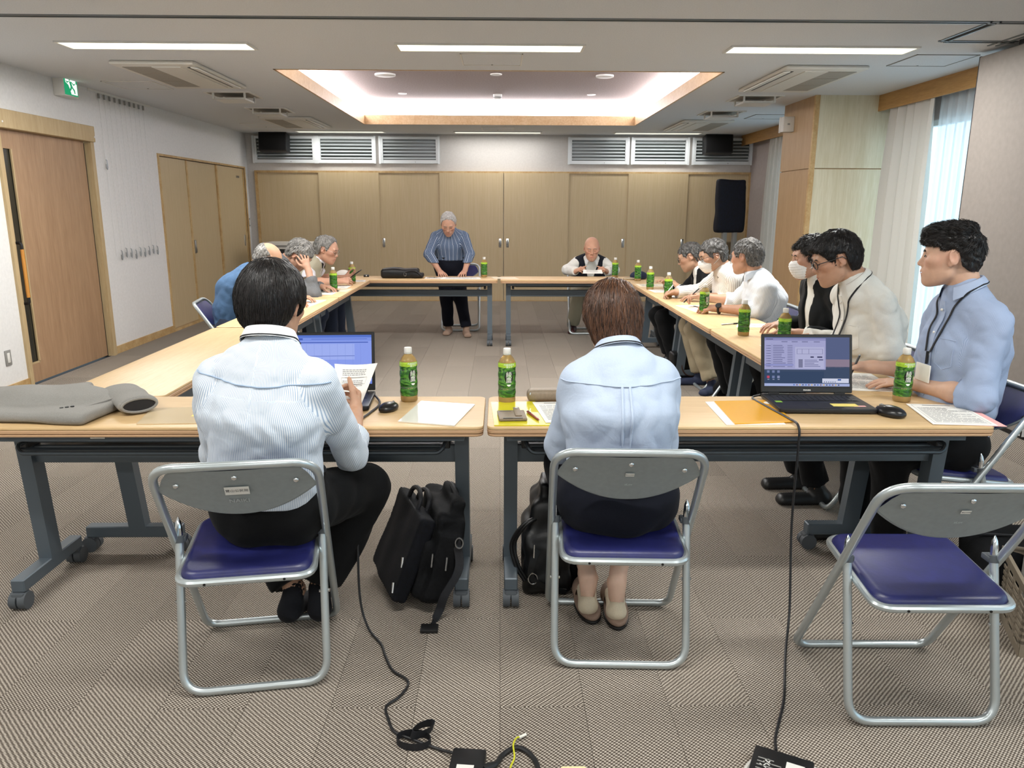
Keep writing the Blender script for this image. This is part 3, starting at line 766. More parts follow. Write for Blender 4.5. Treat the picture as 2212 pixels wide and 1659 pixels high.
def npmesh(name, V, Q, mats, attrs=None, smooth=True):
    me = bpy.data.meshes.new(name); nv, nq = len(V), len(Q); k = Q.shape[1]
    me.vertices.add(nv); me.vertices.foreach_set('co', np.asarray(V, np.float32).ravel())
    me.loops.add(nq*k); me.loops.foreach_set('vertex_index', Q.astype(np.int32).ravel())
    me.polygons.add(nq); me.polygons.foreach_set('loop_start', np.arange(0, nq*k, k, dtype=np.int32))
    try: me.polygons.foreach_set('loop_total', np.full(nq, k, np.int32))
    except Exception: pass
    me.update(calc_edges=True)
    for m in (mats if isinstance(mats, (list, tuple)) else [mats]): me.materials.append(m)
    if smooth: me.shade_smooth()
    for n, a in (attrs or {}).items():
        a = np.asarray(a, np.float32)
        if a.ndim == 1: x = me.attributes.new(n, 'FLOAT', 'POINT'); x.data.foreach_set('value', a)
        else: x = me.attributes.new(n, 'FLOAT_COLOR', 'POINT'); x.data.foreach_set('color', np.concatenate([a, np.ones((len(a), 1), np.float32)], 1).ravel())
    me.validate(); return me
def npobj(name, V, Q, mats, parent=None, origin=(0, 0, 0), attrs=None, label=None):
    o = bpy.data.objects.new(name, npmesh(name, V-V3(origin), Q, mats, attrs)); col.objects.link(o)
    if parent is not None: o.parent = parent
    if label: o['label'] = label
    return o
def sdobj(name, sd, h, mat, parent=None, rel=1, origin=(0, 0, 0), label=None):
    V, Q = sd.mesh(h); return npobj(name, relax(V, Q, rel), Q, mat, parent, origin, None, label)
def wob(amp, f, seed):
    """cheap smooth 3-D noise for cloth folds"""
    rg = np.random.default_rng(seed); D = rg.normal(size=(7, 3)); D /= np.linalg.norm(D, axis=1)[:, None]; D *= rg.uniform(.6, 1.6, (7, 1))*f; ph = rg.uniform(0, 6.28, 7)
    def fn(x, y, z):
        r = 0
        for d, p in zip(D, ph): r = r+np.sin(x*d[0]+y*d[1]+z*d[2]+p+1.3*np.sin(.5*(x*d[1]+y*d[2]+z*d[0])))
        return (amp/2.6*r).astype(np.float32)
    return fn

# ------------------------------------------------------------------ furniture materials
M['frame'] = pbr('table_frame_paint', '#58626a', .42, .25)
M['caster'] = pbr('caster_rubber', '#4b5055', .55)
M['rack'] = pbr('rack_tube', '#3c4348', .35, .4)
M['silver'] = pbr('silver_tube', '#c3cbcd', .32, .75)
M['grey_panel'] = noisy('grey_back_panel', '#8d9393', '#868c8c', .5, 60., .03, 200., metal=.0)
M['vinyl'] = noisy('blue_vinyl', '#23265f', '#1d2052', .38, 25., .12, 90., spec=.6)
M['paper'] = pbr('paper', '#efede6', .8); M['paper2'] = pbr('cream_paper', '#e9e0c8', .8); M['ink'] = pbr('ink', '#3b3b3f', .8); M['ink_light'] = pbr('grey_ink', '#8d8d90', .8)
M['sticky'] = pbr('sticky_note', '#f0dd7c', .8); M['pink'] = pbr('pink_paper', '#f0b3b0', .8)
M['nylon'] = noisy('black_nylon', '#08090b', '#0f1013', .8, 90., .35, 160., spec=.2); M['leather'] = noisy('black_leather', '#090a0c', '#0f1012', .45, 120., .2, 220.)
M['strap'] = noisy('strap_webbing', '#15161a', '#1d1e23', .7, 300., .3, 500.)
M['cable'] = pbr('black_cable', '#18181a', .5)
M['yellow_folder'] = pbr('yellow_folder', '#e8a81f', .22, 0., .6); M['lemon_folder'] = pbr('lemon_folder', '#d9cf2c', .18, 0., .6)
M['clear'] = pbr('clear_film', '#e9e7dd', .12, 0., .8)
M['clear2'] = pbr('clear_film_over_table', '#d9c4a0', .16, 0., .7)
M['taupe'] = noisy('taupe_leather', '#8a7a66', '#7f705d', .5, 120., .1, 300.)

# ------------------------------------------------------------------ tables
def table(L, loc, rz, label, D=.445):
    t = thing('folding_table', label, 'table', loc, rz, 'wheeled folding tables')
    w, d = L/2, D/2
    poly = rounded(-w, w, -d, d, .03, 5)
    top = MB().slab(poly, .688, .70, .004, 2).build('table_top', M['table'], t)
    MB().slab(rounded(-w, w, -d, d, .03, 5), .676, .6878, .0015, 1).slab(rounded(-w+.001, w-.001, -d+.001, d-.001, .03, 5), .664, .6745, .004, 2).build('edge_band', M['table_edge'], top)
    MB().box(-w+.07, w-.07, -d+.06, -d+.10, .632, .664).box(-w+.07, w-.07, d-.10, d-.06, .632, .664).build('top_channel', M['frame'], t, False)
    MB().rbox(-w+.10, w-.10, -.02, .02, .505, .575, .004, 1).build('beam', M['frame'], t)
    # wire rack
    r = MB()
    for y in (-.15, -.11, -.07, -.03, .01): r.tube([(-w+.14, y, .600+.018*(y > -.14)), (w-.14, y, .600+.018*(y > -.14))], .0065, 6)
    r.tube(fillet([(-w+.14, .03, .616), (-w+.14, -.165, .616), (-w+.16, -.18, .594), (w-.16, -.18, .594), (w-.14, -.165, .616), (w-.14, .03, .616)], .03), .008, 8)
    r.build('rack', M['rack'], t)
    for s in (-1, 1):
        x = s*(w-.085)
        lg = thing('leg', '', '', (0, 0, 0)); del lg['label']; del lg['category']; lg.parent = t
        p = MB().box(-.03, .03, -.035, .035, 0, 1)
        # slanted post from the foot to the top
        p.v = [(x+q[0]*.85, (.03-.05*q[2])+q[1]*1., .10+.54*q[2]) for q in p.v]
        p.build('post', M['frame'], lg, False)
        MB().rbox(x-.025, x+.025, -.19, .21, .066, .115, .004, 1).build('foot', M['frame'], lg)
        MB().rbox(x-s*.05-.012, x-s*.05+.012, -.12, .08, .59, .665, .003, 1).build('bracket', M['black'], lg)
        for y in (-.18, .20):
            c = MB().cyl((x, y, .05), (x, y, .066), .008, 8)
            c.tube([(x-.029, y, .033), (x-.003, y, .033)], .033, 18).tube([(x+.003, y, .033), (x+.029, y, .033)], .033, 18)
            c.rbox(x-.024, x+.024, y-.024, y+.024, .036, .067, .008)
            c.build('caster', M['caster'], lg)
    MB().box(-w+.40, -w+.45, -d+.058, -d+.0602, .642, .652).build('maker_plate', M['plastic_w'], t, False)
    return t
TABLES = []
TABLES.append(table(1.78, (-.947, 2.772, 0), 0, 'near folding table with the grey jacket and a clear folder'))
TABLES.append(table(1.78, (.845, 2.772, 0), 0, 'near folding table with the open laptop and yellow folders'))
table(1.78, (-1.565, 3.89, 0), -90, 'empty folding table between the grey jacket and the blue denim shirt')
table(1.63, (-1.565, 5.62, 0), -90, 'folding table in front of the man in the blue denim shirt')
table(1.56, (-1.565, 7.24, 0), -90, 'folding table in front of the man in the vest')
table(1.74, (1.535, 3.875, 0), 90, 'folding table in front of the two young men with lanyards')
table(1.63, (1.535, 5.57, 0), 90, 'folding table with the open notebook in front of the watch wearer')
table(1.60, (1.535, 7.2, 0), 90, 'folding table in front of the man in the black jacket')
table(1.78, (-.915, 8.255, 0), 180, 'far folding table with the black bag before the standing man')
table(1.78, (.895, 8.255, 0), 180, 'far folding table in front of the bald man in the waistcoat')

# ------------------------------------------------------------------ folding chairs
def text_on_panel(s, size, x, y, z, tilt, mats, name, parent):
    mb = text_mb(s, size, None, T(x, y, z, 0, 90+tilt)); return mb.build(name, mats, parent, False)
def chair(label, loc, rz, big=False):
    c = thing('folding_chair', label, 'chair', loc, rz, 'blue folding chairs'); W = .222
    # tube loop: front floor bar, sides rising backwards to the back top
    sl = (-.285-.20)/.765
    fy = lambda z: .20+sl*z
    P = []
    pts = [(-W, fy(.0), .013), (-W, fy(.50), .50), (-W+.0, fy(.755), .755), (W, fy(.755), .755), (W, fy(.50), .50), (W, fy(0), .013)]
    path = fillet(pts, [.05, .02, .085, .085, .02, .05], 8, True)
    path = [np.array((p[0], p[1]-(.03*(1-(p[0]/W)**2) if p[2] > .70 else 0), p[2])) for p in path]
    MB().tube(path, .0125, 12, True).build('front_frame', M['silver'], c)
    # rear frame
    ry = lambda z: -.20+.115*z/.47
    rp = fillet([(-W+.012, ry(.47), .47), (-W+.012, ry(0), .013), (W-.012, ry(0), .013), (W-.012, ry(.47), .47)], .07, 8)
    rf = MB().tube(rp, .0125, 12).build('rear_frame', M['silver'], c)
    for s in (-1, 1):
        x = s*(W-.012); MB().tube([(x, ry(.47), .465), (x, ry(.48), .495), (x, ry(.5)-.002, .515), (x, ry(.52)-.004, .530)], [.011, .0105, .008, .001], 10).build('tip', M['chrome'], rf)
        MB().tube([(x, ry(.455), .452), (x, ry(.475), .472)], .0165, 12).rbox(x-s*.008-.012, x-s*.008+.012, ry(.46)-.004, ry(.46)+.03, .453, .470, .003).build('collar', M['caster'], rf)
        MB().cyl((x-.016, ry(.28), .28), (x+.016, ry(.28), .28), .005, 8).build('rivet', M['chrome'], rf)
    # seat
    tilt = .10
    def st(x, y, z): return (x, y, z+.428+tilt*(y-.12))
    ring = fillet([(-.19, -.245, 0), (.19, -.245, 0), (.185, .125, 0), (-.185, .125, 0)], .05, 6, True)
    sf = MB().tube([st(*p) for p in ring], .0115, 10, True).build('seat_frame', M['silver'], c)
    pad = MB()
    bm = bmesh.new(); vs = [bm.verts.new((p[0], p[1], 0)) for p in rounded(-.186, .186, -.24, .12, .05, 5)]; f = bm.faces.new(vs); g = bmesh.ops.extrude_face_region(bm, geom=[f])
    for e in g['geom']:
        if isinstance(e, bmesh.types.BMVert): e.co.z = .030
    bmesh.ops.recalc_face_normals(bm, faces=list(bm.faces))
    ed = [e for e in bm.edges if e.verts[0].co.z > .02 and e.verts[1].co.z > .02]; bmesh.ops.bevel(bm, geom=ed, offset=.02, segments=4, profile=.5, affect='EDGES')
    for v in bm.verts: v.co = Vector(st(v.co.x, v.co.y, v.co.z-.004))
    pad.addbm(bm); pad.build('seat', M['vinyl'], c, True, 60)
    for x in (-.11, .11): MB().cyl(st(x, -.256, 0), st(x, -.258, 0), .004, 8).build('screw_hole', M['black'], sf)
    # back panel: gently curved, arched lower edge
    def pan(off, sc=1.):
        def fn(u, v):
            x = (u*2-1)*(W-.012)*sc; a = abs(u*2-1)
            top = .742-.065*max(0, (a-.74)/.26)**2.2; bot = .578+.088*a**2.1
            z = top+(bot-top)*v
            return (x, fy(z)-.028*(1-(x/W)**2)+off+.004*math.sin(v*3.14), z)
        return fn
    b = MB().grid(pan(-.004), 26, 6); n0 = len(b.f)
    bk = b.build('back_panel', M['grey_panel'], c, True, 60)
    MB().grid(pan(.010, .97), 26, 6).build('back_cushion', M['vinyl'], c, True, 60)
    # rim between panel and cushion
    rim = [pan(.003)(i/26, 1.) for i in range(27)]; MB().tube(rim, .0055, 6).build('panel_rim', M['grey_panel'], bk)
    for x, z in ((0, .716), (-.16, .69), (.16, .69)):
        y = fy(z)-.028*(1-(x/W)**2)-.006; MB().ball((x, y, z), (.0075, .004, .0075), 10).build('rivet', M['chrome'], bk)
    tl = math.degrees(math.atan(-sl))
    sx, sz, fs, txt = (.033, .0165, .0125, '') if big else (.013, .0065, .0048, '')
    z = .668 if big else .676; y = fy(z)-.028-.0075
    mb = MB().rbox(-sx, sx, -.0006, .0006, -sz, sz, .0005, 1); mb.xf(T(0, y, z, 0, tl-2)); st_ = mb.build('label_sticker', M['plastic_w'], bk, False)
    text_mb('鷺山公民館', fs, None, T(0, y-.0012, z, 0, 90+tl-2)).build('lettering', M['ink'], st_, False)
    zz = .628 if big else .637; y = fy(zz)-.028-.0062
    text_mb('NAIKI' if big else 'aLov', .022 if big else .012, None, T(0, y, zz, 0, 90+tl-2)).build('embossed_logo', M['silver'], bk, False)
    return c
ch1 = chair('blue folding chair with a large white name sticker under the striped-shirt man', (-.772, 2.285, 0), 9, True)
ch2 = chair('blue folding chair under the woman in the pale blue blouse', (.392, 2.393, 0), -2.5)
def chair_copy(label, loc, rz): return dup(ch2, loc, rz, label)
chair_copy('empty blue folding chair beside the basket', (1.207, 2.105, 0), -1)
CH = {}
# ------------------------------------------------------------------ tea bottles
M['tea'] = pbr('green_tea', '#c58d22', .08, 0., .6, Transmission_Weight=.2, IOR=1.33)
M['pet'] = pbr('clear_bottle', '#e6efe0', .06, 0., .6, Transmission_Weight=.9, IOR=1.1)
def label_mat():
    m = pbr('bottle_label', '#3f7a2a', .25, 0., .6); t = NT(m)
    tc = t.new('ShaderNodeTexCoord'); sx = t.new('ShaderNodeSeparateXYZ'); t.ln(tc.outputs['Object'], sx.inputs[0])
    mp = t.new('ShaderNodeMapping'); mp.inputs['Scale'].default_value = (18., 18., 60.); t.ln(tc.outputs['Object'], mp.inputs[0])
    n = t.new('ShaderNodeTexNoise'); n.inputs['Scale'].default_value = 1.; n.inputs['Distortion'].default_value = 2.5; t.ln(mp.outputs[0], n.inputs['Vector'])
    g = t.ramp(n.outputs[0], [(.32, srgb('#14300f')), (.5, srgb('#2f6a1f')), (.68, srgb('#5f9a34'))])
    n2 = t.ramp(n.outputs[0], [(.3, srgb('#8fb92a')), (.7, srgb('#b8d844'))])
    f = t.math('GREATER_THAN', sx.outputs[2], .141)
    t.ln(t.mix(f, g, n2), t.b.inputs['Base Color']); return m
M['bottle_label'] = label_mat(); M['label_dark'] = pbr('label_dark_patch', '#10150e', .3); M['label_white'] = pbr('label_print', '#e9efe2', .4); M['label_gold'] = pbr('label_gold', '#c9bf5a', .4)
def wrap(mb, r, st=0):
    """bend flat lettering (x, z) round the bottle facing -y"""
    mb.v[st:] = [(r*math.sin(p[0]/r), -r*math.cos(p[0]/r), p[2]) for p in mb.v[st:]]; return mb
def sub_x(mb, n=12):
    return mb
def make_bottle(label, loc, rz):
    b = thing('tea_bottle', label, 'bottle', loc, rz, 'green tea bottles')
    ribs = [(.0305, .004), (.0325, .008), (.0325, .018)]
    for i in range(7): ribs += [(.0318, .022+i*.0165), (.0330, .030+i*.0165)]
    body = MB().lathe([(0, .001), (.028, .0), (.0315, .005), (.0325, .02), (.0322, .150), (.031, .158), (.026, .168), (.019, .178), (.0135, .184), (.0130, .190), (0, .190)], 24).build('tea', M['tea'], b)
    MB().lathe([(.029, -.0002), (.0323, .003), (.0332, .008), (.0332, .026), (.0328, .155), (.0316, .161), (.0268, .171), (.0196, .181), (.0142, .186), (.0142, .190), (.0155, .1905), (.0155, .1925)], 24).build('bottle_shell', M['pet'], b)
    prof = [(.0334, .024)]+[(r+.0012*math.sin(i*1.7), z) for i, (r, z) in enumerate([(.0338, .03+.0095*i) for i in range(13)])]+[(.0334, .158)]
    lb = MB().lathe(prof, 28); lb.f = lb.f[:-2]; lb.m = lb.m[:-2]
    lab = lb.build('label', M['bottle_label'], b)
    cp = MB().lathe([(.0145, .1875), (.0150, .189), (.0150, .193), (.0146, .194), (.0150, .195), (.0150, .209), (.0135, .2115), (0, .2118)], 24).build('cap', M['plastic_w'], b)
    # emblem: dark patch, two characters, band text
    patch = MB().add([(.017*math.cos(a)*1.0, 0, .104+.023*math.sin(a)) for a in [i*math.pi/12 for i in range(24)]], [tuple(range(24))])
    wrap(patch, .0352); patch.build('emblem_patch', M['label_dark'], lab, False)
    tx = text_mb('綾', .024, None, T(0, 0, .113, 0, 90)); text_mb('鷹', .024, tx, T(0, 0, .091, 0, 90)); wrap(tx, .0358); tx.build('lettering', M['label_white'], lab, False)
    tx = text_mb('内臓脂肪を', .009, None, T(.002, 0, .152, 0, 90)); text_mb('減らす', .009, tx, T(.002, 0, .1435, 0, 90)); wrap(tx, .0356); tx.build('band_lettering', M['label_white'], lab, False)
    tx = MB().add([(-.008, 0, .076), (.008, 0, .076), (.006, 0, .0705), (0, 0, .068), (-.006, 0, .0705)], [(0, 4, 3, 2, 1)]); wrap(tx, .0358); tx.build('cup_mark', M['label_white'], lab, False)
    tx = text_mb('にごり', .007, None, T(-.012, 0, .056, 0, 90)); wrap(tx, .0356); tx.build('gold_lettering', M['label_gold'], lab, False)
    return b
bot = [('green tea bottle beside the black mouse on the near table', (-.355, 2.925), 35), ('green tea bottle by the table gap behind the yellow clear folder', (.027, 2.905), 12), ('green tea bottle in front of the young man in the blue shirt', (1.581, 2.915), 0),
       ('tallest-looking green tea bottle behind the open laptop', (1.446, 4.50), 60), ('green tea bottle partly hidden behind the open laptop lid', (1.547, 4.12), 100), ('green tea bottle beside the wrist watch wearer', (1.459, 5.46), 20), ('green tea bottle beside the open notebook and the pen hand', (1.411, 6.44), 70), ('green tea bottle before the loose sheets of the black jacket man', (1.387, 7.11), 95),
       ('green tea bottle next to the navy cap', (1.423, 7.97), 130), ('green tea bottle at the far table beside the bald man', (1.245, 8.36), 110),
       ('green tea bottle next to the reading glasses', (-1.492, 6.945), -60), ('green tea bottle next to the phone of the man in the vest', (-1.454, 7.63), -80), ('green tea bottle beside the standing man', (-.171, 8.385), -100)]
B0 = make_bottle(bot[0][0], bot[0][1]+(.7005,), bot[0][2])
for l, p, a in bot[1:]: dup(B0, p+(.7005,), a, l)

# ------------------------------------------------------------------ papers, folders, small things on the tables
TZ = .7003
def sheet(label, pts, name='paper_sheet', mat='paper', cat='paper', th=.0012, lines=0, z=TZ, grp=None, ink='ink_light', frame=False, title=0):
    """quad given by its four corners on the table (x, y): far-left, far-right, near-right, near-left"""
    P = [np.array(p, float) for p in pts]; c = sum(P)/4
    t = thing(name, label, cat, (c[0], c[1], z), 0, grp)
    mb = MB().slab([p-c for p in P][::-1], 0, th); mb.build('sheet', M[mat] if isinstance(mat, str) else mat, t, False)
    def at(u, v): return (P[0]-c)*(1-u)*(1-v)+(P[1]-c)*u*(1-v)+(P[2]-c)*u*v+(P[3]-c)*(1-u)*v
    pr = MB(); rg = random.Random(len(label)*7+ord(label[0]))
    def bar(u0, u1, v0, v1): pr.add([tuple(at(u, v))+(th+.0004,) for u, v in ((u0, v1), (u1, v1), (u1, v0), (u0, v0))], [(0, 1, 2, 3)])
    for i in range(title): bar(.25, .75, .06+i*.05, .085+i*.05)
    for i in range(lines):
        v = .12+title*.06+i*(.8-title*.06)/lines; u = .1
        e = rg.choice([.9, .88, .9, .6])
        while u < e:
            w = rg.uniform(.05, .16); bar(u, min(u+w, e), v, v+.3*.8/lines); u += w+.015
    if frame:
        for a in ((.06, .94, .05, .056), (.06, .94, .94, .946), (.06, .066, .05, .946), (.934, .94, .05, .946)): bar(*a)
    if pr.f: pr.build('printing', M[ink], t, False)
    return t
# near left table
f = sheet('clear plastic folder with papers lying in front of the tea bottle and mouse', [(-.306, 2.905), (-.096, 2.85), (-.157, 2.558), (-.359, 2.615)], 'clear_folder', 'clear', 'folder', .004)
f = sheet('clear folder with a yellow sticky note beside the grey jacket', [(-1.30, 2.80), (-1.02, 2.83), (-.98, 2.60), (-1.26, 2.585)], 'clear_folder', 'clear2', 'folder', .003)
MB().box(.03, .12, -.02, .025, .003, .0036).build('sticky_note', M['sticky'], f, False)
# near right table
f = sheet('yellow transparent folder under the card case near the table gap', [(-.035, 2.885), (.135, 2.895), (.20, 2.562), (-.02, 2.562)], 'yellow_folder', 'lemon_folder', 'folder', .004)
sheet('white printed sheet half under the seated woman, beside the red pen', [(.125, 2.875), (.29, 2.885), (.31, 2.60), (.16, 2.585)], z=TZ+.005, lines=12, title=1)
t = thing('card_case', 'taupe leather card case with a snap strap lying on the yellow folder', 'case', (.043, 2.665, TZ+.005), 4)
MB().rbox(-.05, .05, -.06, .06, 0, .010, .004).build('case_body', M['taupe'], t); MB().rbox(-.012, .012, -.03, .085, .010, .014, .002).xf(T(.022, 0, 0)).build('strap', M['taupe'], t)
MB().cyl((.022, .066, .014), (.022, .066, .016), .006, 12).build('snap', M['steel'], t); MB().box(-.042, .0, .040, .042, .0101, .0106).build('slot', M['dark'], t, False); MB().box(-.036, .034, -.058, -.050, .0102, .0112).build('window_strip', M['black'], t, False)
t = thing('pen', 'red and brown ballpoint pen beside the taupe card case', 'pen', (.118, 2.67, TZ+.009), -72)
MB().tube([(-.06, 0, 0), (-.055, 0, 0), (.05, 0, 0), (.065, 0, 0)], [.002, .0045, .0045, .0015], 10).build('barrel', pbr('pen_red', '#8a2a22', .3), t); MB().rbox(-.05, -.02, -.0015, .0015, .004, .0065, .0006).build('clip', M['steel'], t)
t = thing('pencil_case', 'taupe zipped pencil case behind the yellow transparent folder', 'pencil case', (.21, 2.925, TZ), 2)
s = SD().rbox((0, 0, .024), (.105, .034, .024), .02); sdobj('case_body', s, .004, M['taupe'], t, 2)
MB().tube([(-.09, -.026, .0405), (.09, -.026, .0405)], .0018, 6).build('zipper', M['steel'], t); MB().cyl((-.092, -.027, .038), (-.094, -.030, .030), .003, 6).build('zip_pull', M['chrome'], t)
sheet('stack of white sheets under the orange folder', [(.80, 2.895), (1.02, 2.905), (1.0, 2.575), (.79, 2.57)], z=TZ, th=.0022)
f = sheet('orange yellow plastic folder in front of the laptop', [(.835, 2.893), (1.055, 2.912), (1.04, 2.60), (.82, 2.572)], 'yellow_folder', 'yellow_folder', 'folder', .003, z=TZ+.0025)
MB().lathe([(0, .0031), (.018, .0034), (.018, .003)], 16, (.1, .12, 0)).build('finger_notch', M['paper'], f)
sheet('pink sheet under the printed papers by the wireless mouse', [(1.60, 2.862), (1.80, 2.846), (1.765, 2.548), (1.56, 2.575)], mat='pink', z=TZ)
sheet('framed printed page with dense text at the table end beside the mouse', [(1.571, 2.858), (1.775, 2.838), (1.735, 2.553), (1.518, 2.573)], z=TZ+.0015, lines=22, title=1, frame=True, th=.002)
# right row
sheet('printed sheet under the hands of the young man in the blue shirt', [(1.40, 3.50), (1.70, 3.42), (1.66, 3.06), (1.40, 3.10)], lines=16)
sheet('sheet edge behind the open laptop before the white shirt', [(1.43, 4.16), (1.72, 4.12), (1.74, 3.82), (1.46, 3.86)], lines=8)
sheet('plain white sheet beside the silver pen', [(1.56, 4.98), (1.76, 4.96), (1.75, 4.80), (1.50, 4.82)], lines=2)
t = thing('pen', 'silver ballpoint pen lying beside the plain sheet', 'pen', (1.49, 4.93, TZ+.0045), 25)
MB().tube([(-.07, 0, 0), (-.06, 0, 0), (.05, 0, 0), (.065, 0, 0)], [.0012, .0045, .0045, .0035], 10).build('barrel', M['silver'], t); MB().tube([(.03, 0, .0), (.066, 0, 0)], .0052, 10).build('grip', M['black'], t)
t = thing('notebook', 'open notebook with a black elastic band before the watch wearer', 'notebook', (1.56, 5.72, TZ), 8)
MB().rbox(-.13, .13, -.09, .09, .0, .012, .003).build('pages', M['paper2'], t); MB().box(-.085, -.070, -.091, .091, .0121, .0135).box(-.085, -.07, -.0915, -.0905, 0, .0135).build('elastic_band', M['black'], t, False)
for i in range(6): MB().box(-.05, .11, -.07+i*.025, -.0685+i*.025, .0121, .0126).build('ruled_line', M['ink_light'], t, False)
sheet('loose sheet under the open notebook', [(1.36, 5.92), (1.62, 5.92), (1.66, 5.55), (1.42, 5.56)], z=TZ)
sheet('sheet under the pen hand of the masked man in stripes', [(1.44, 6.72), (1.72, 6.72), (1.74, 6.42), (1.46, 6.42)], lines=10)
sheet('sheet before the man in the black jacket, nearer one', [(1.36, 7.08), (1.66, 7.08), (1.68, 6.86), (1.38, 6.86)], lines=6)
sheet('sheet before the man in the black jacket, farther one', [(1.34, 7.62), (1.66, 7.62), (1.66, 7.36), (1.34, 7.36)], lines=4, mat='paper2')
t = thing('cap', 'navy cap with a beige brim on the table corner', 'cap', (1.47, 8.18, TZ), 200)
s = SD().ell((0, 0, .03), (.095, .085, .055)).plane((0, 0, .004), (0, 0, -1)); sdobj('crown', s, .006, pbr('navy_cloth', '#1f2740', .9), t, 2)
s = SD().ell((.09, 0, .008), (.09, .08, .012)).plane((0, 0, .001), (0, 0, -1)); sdobj('brim', s, .005, pbr('beige_cloth', '#b7a88c', .9), t, 2)
# left row
sheet('folded newspaper pages before the blue denim shirt', [(-1.66, 6.16), (-1.40, 6.22), (-1.44, 5.78), (-1.70, 5.72)], lines=18, th=.004, ink='ink')
sheet('printed sheet under the reading glasses', [(-1.72, 6.96), (-1.44, 6.96), (-1.44, 6.62), (-1.72, 6.62)], lines=8)
sheet('cream envelope next to the tea bottle on the far table of the row', [(-1.46, 7.12), (-1.36, 7.12), (-1.36, 6.86), (-1.46, 6.86)], mat='paper2')
sheet('printed sheet under the arms of the man in the vest', [(-1.72, 7.44), (-1.42, 7.44), (-1.42, 7.16), (-1.72, 7.16)], lines=8)
sheet('memo sheet with a pencil at the far end of the row', [(-1.56, 7.98), (-1.38, 7.98), (-1.36, 7.80), (-1.56, 7.80)], lines=3)
def specs(label, loc, rz, name='reading_glasses', col_='#6b6256'):
    t = thing(name, label, 'glasses', loc, rz); mm = pbr('spectacle_wire', col_, .35, .6)
    for s in (-1, 1):
        ring = [(s*.034+.024*math.cos(a), .0, .02+.017*math.sin(a)) for a in [i*math.pi/8 for i in range(16)]]
        MB().tube(ring, .0013, 6, True).build('rim', mm, t)
        MB().tube([(s*.058, 0, .026), (s*.06, .02, .026), (s*.058, .11, .02), (s*.056, .13, .004)], .0013, 6).build('temple', mm, t)
    MB().tube([(-.01, 0, .024), (0, -.002, .028), (.01, 0, .024)], .0013, 6).build('bridge', mm, t)
specs('folded reading glasses lying on the printed sheet', (-1.58, 6.74, TZ+.002), 30)
t = thing('pen', 'dark pen beside the reading glasses', 'pen', (-1.60, 6.52, TZ+.0045), 10); MB().tube([(-.07, 0, 0), (-.06, 0, 0), (.06, 0, 0), (.065, 0, 0)], [.001, .0045, .0045, .003], 10).build('barrel', pbr('pen_olive', '#3c4632', .4), t); MB().rbox(.02, .06, -.0015, .0015, .004, .0062, .0005).build('clip', M['steel'], t)
t = thing('cap', 'white cap with a dark badge beside the phone', 'cap', (-1.585, 7.86, TZ), 140)
s = SD().ell((0, 0, .045), (.095, .085, .07)).plane((0, 0, .004), (0, 0, -1)); sdobj('crown', s, .006, pbr('white_cloth', '#e6e2dc', .9), t, 2)
s = SD().ell((.10, 0, .012), (.08, .07, .010)).plane((0, 0, .001), (0, 0, -1)); sdobj('brim', s, .005, pbr('white_cloth_brim', '#dfdbd4', .9), t, 2); MB().ball((.075, .045, .075), (.012, .02, .012), 10).build('badge', M['black'], t)
# far tables
t = thing('gadget', 'tiny black gadget on the far table corner', 'gadget', (-1.44, 8.36, TZ), 10); MB().rbox(-.03, .03, -.02, .02, 0, .025, .006).build('gadget_body', M['black'], t); MB().ball((.0, -.02, .014), (.008, .004, .008), 8).build('lens', M['chrome'], t)
t = thing('handbag', 'black leather clutch bag lying on the far table', 'bag', (-1.03, 8.27, TZ), 0)
s = SD().rbox((-.03, 0, .05), (.20, .10, .048), .03, k=.02).ell((-.10, 0, .07), (.11, .09, .045), k=.04).rbox((.16, -.02, .03), (.06, .08, .028), .02, k=.02).warp(wob(.004, 30, 4)).plane((0, 0, .001), (0, 0, -1)); sdobj('bag_body', s, .008, M['leather'], t, 2)
MB().tube(smoothpath([(-.02, -.09, .03), (.06, -.11, .075), (.14, -.11, .075), (.2, -.1, .03)]), .006, 6).build('handle', M['leather'], t); MB().tube([(.03+.014*math.cos(a), -.106, .045+.018*math.sin(a)) for a in np.linspace(0, 6.28, 13)[:-1]], .003, 6, True).build('ring', M['chrome'], t)
MB().tube([(-.2, -.06, .088), (.1, -.07, .082)], .003, 6).build('zipper', M['black'], t)
t = thing('key_ring', 'bunch of brass keys beside the black bag', 'keys', (-.72, 8.26, TZ), 20)
for a in (0, 50, 110, 170): MB().rbox(.012, .055, -.005, .005, .002+a*.00002, .005+a*.00002, .001).xf(T(0, 0, 0, a)).build('key', pbr('brass', '#6d6038', .35, .8), t)
MB().tube([(.012*math.cos(a), .012*math.sin(a), .006) for a in np.linspace(0, 6.28, 13)[:-1]], .0015, 6, True).build('ring', M['steel'], t)
sheet('white memo beside the brass keys', [(-.80, 8.34), (-.56, 8.34), (-.56, 8.16), (-.80, 8.16)], lines=2)
sheet('open white booklet under the hands of the standing man', [(-.60, 8.28), (-.22, 8.28), (-.20, 8.08), (-.62, 8.08)], 'booklet', 'paper', 'booklet', .006, 5, z=TZ+.0015)
sheet('cream sheet at the gap of the far tables', [(-.10, 8.36), (.16, 8.34), (.20, 8.16), (-.06, 8.18)], lines=0, mat='paper2')
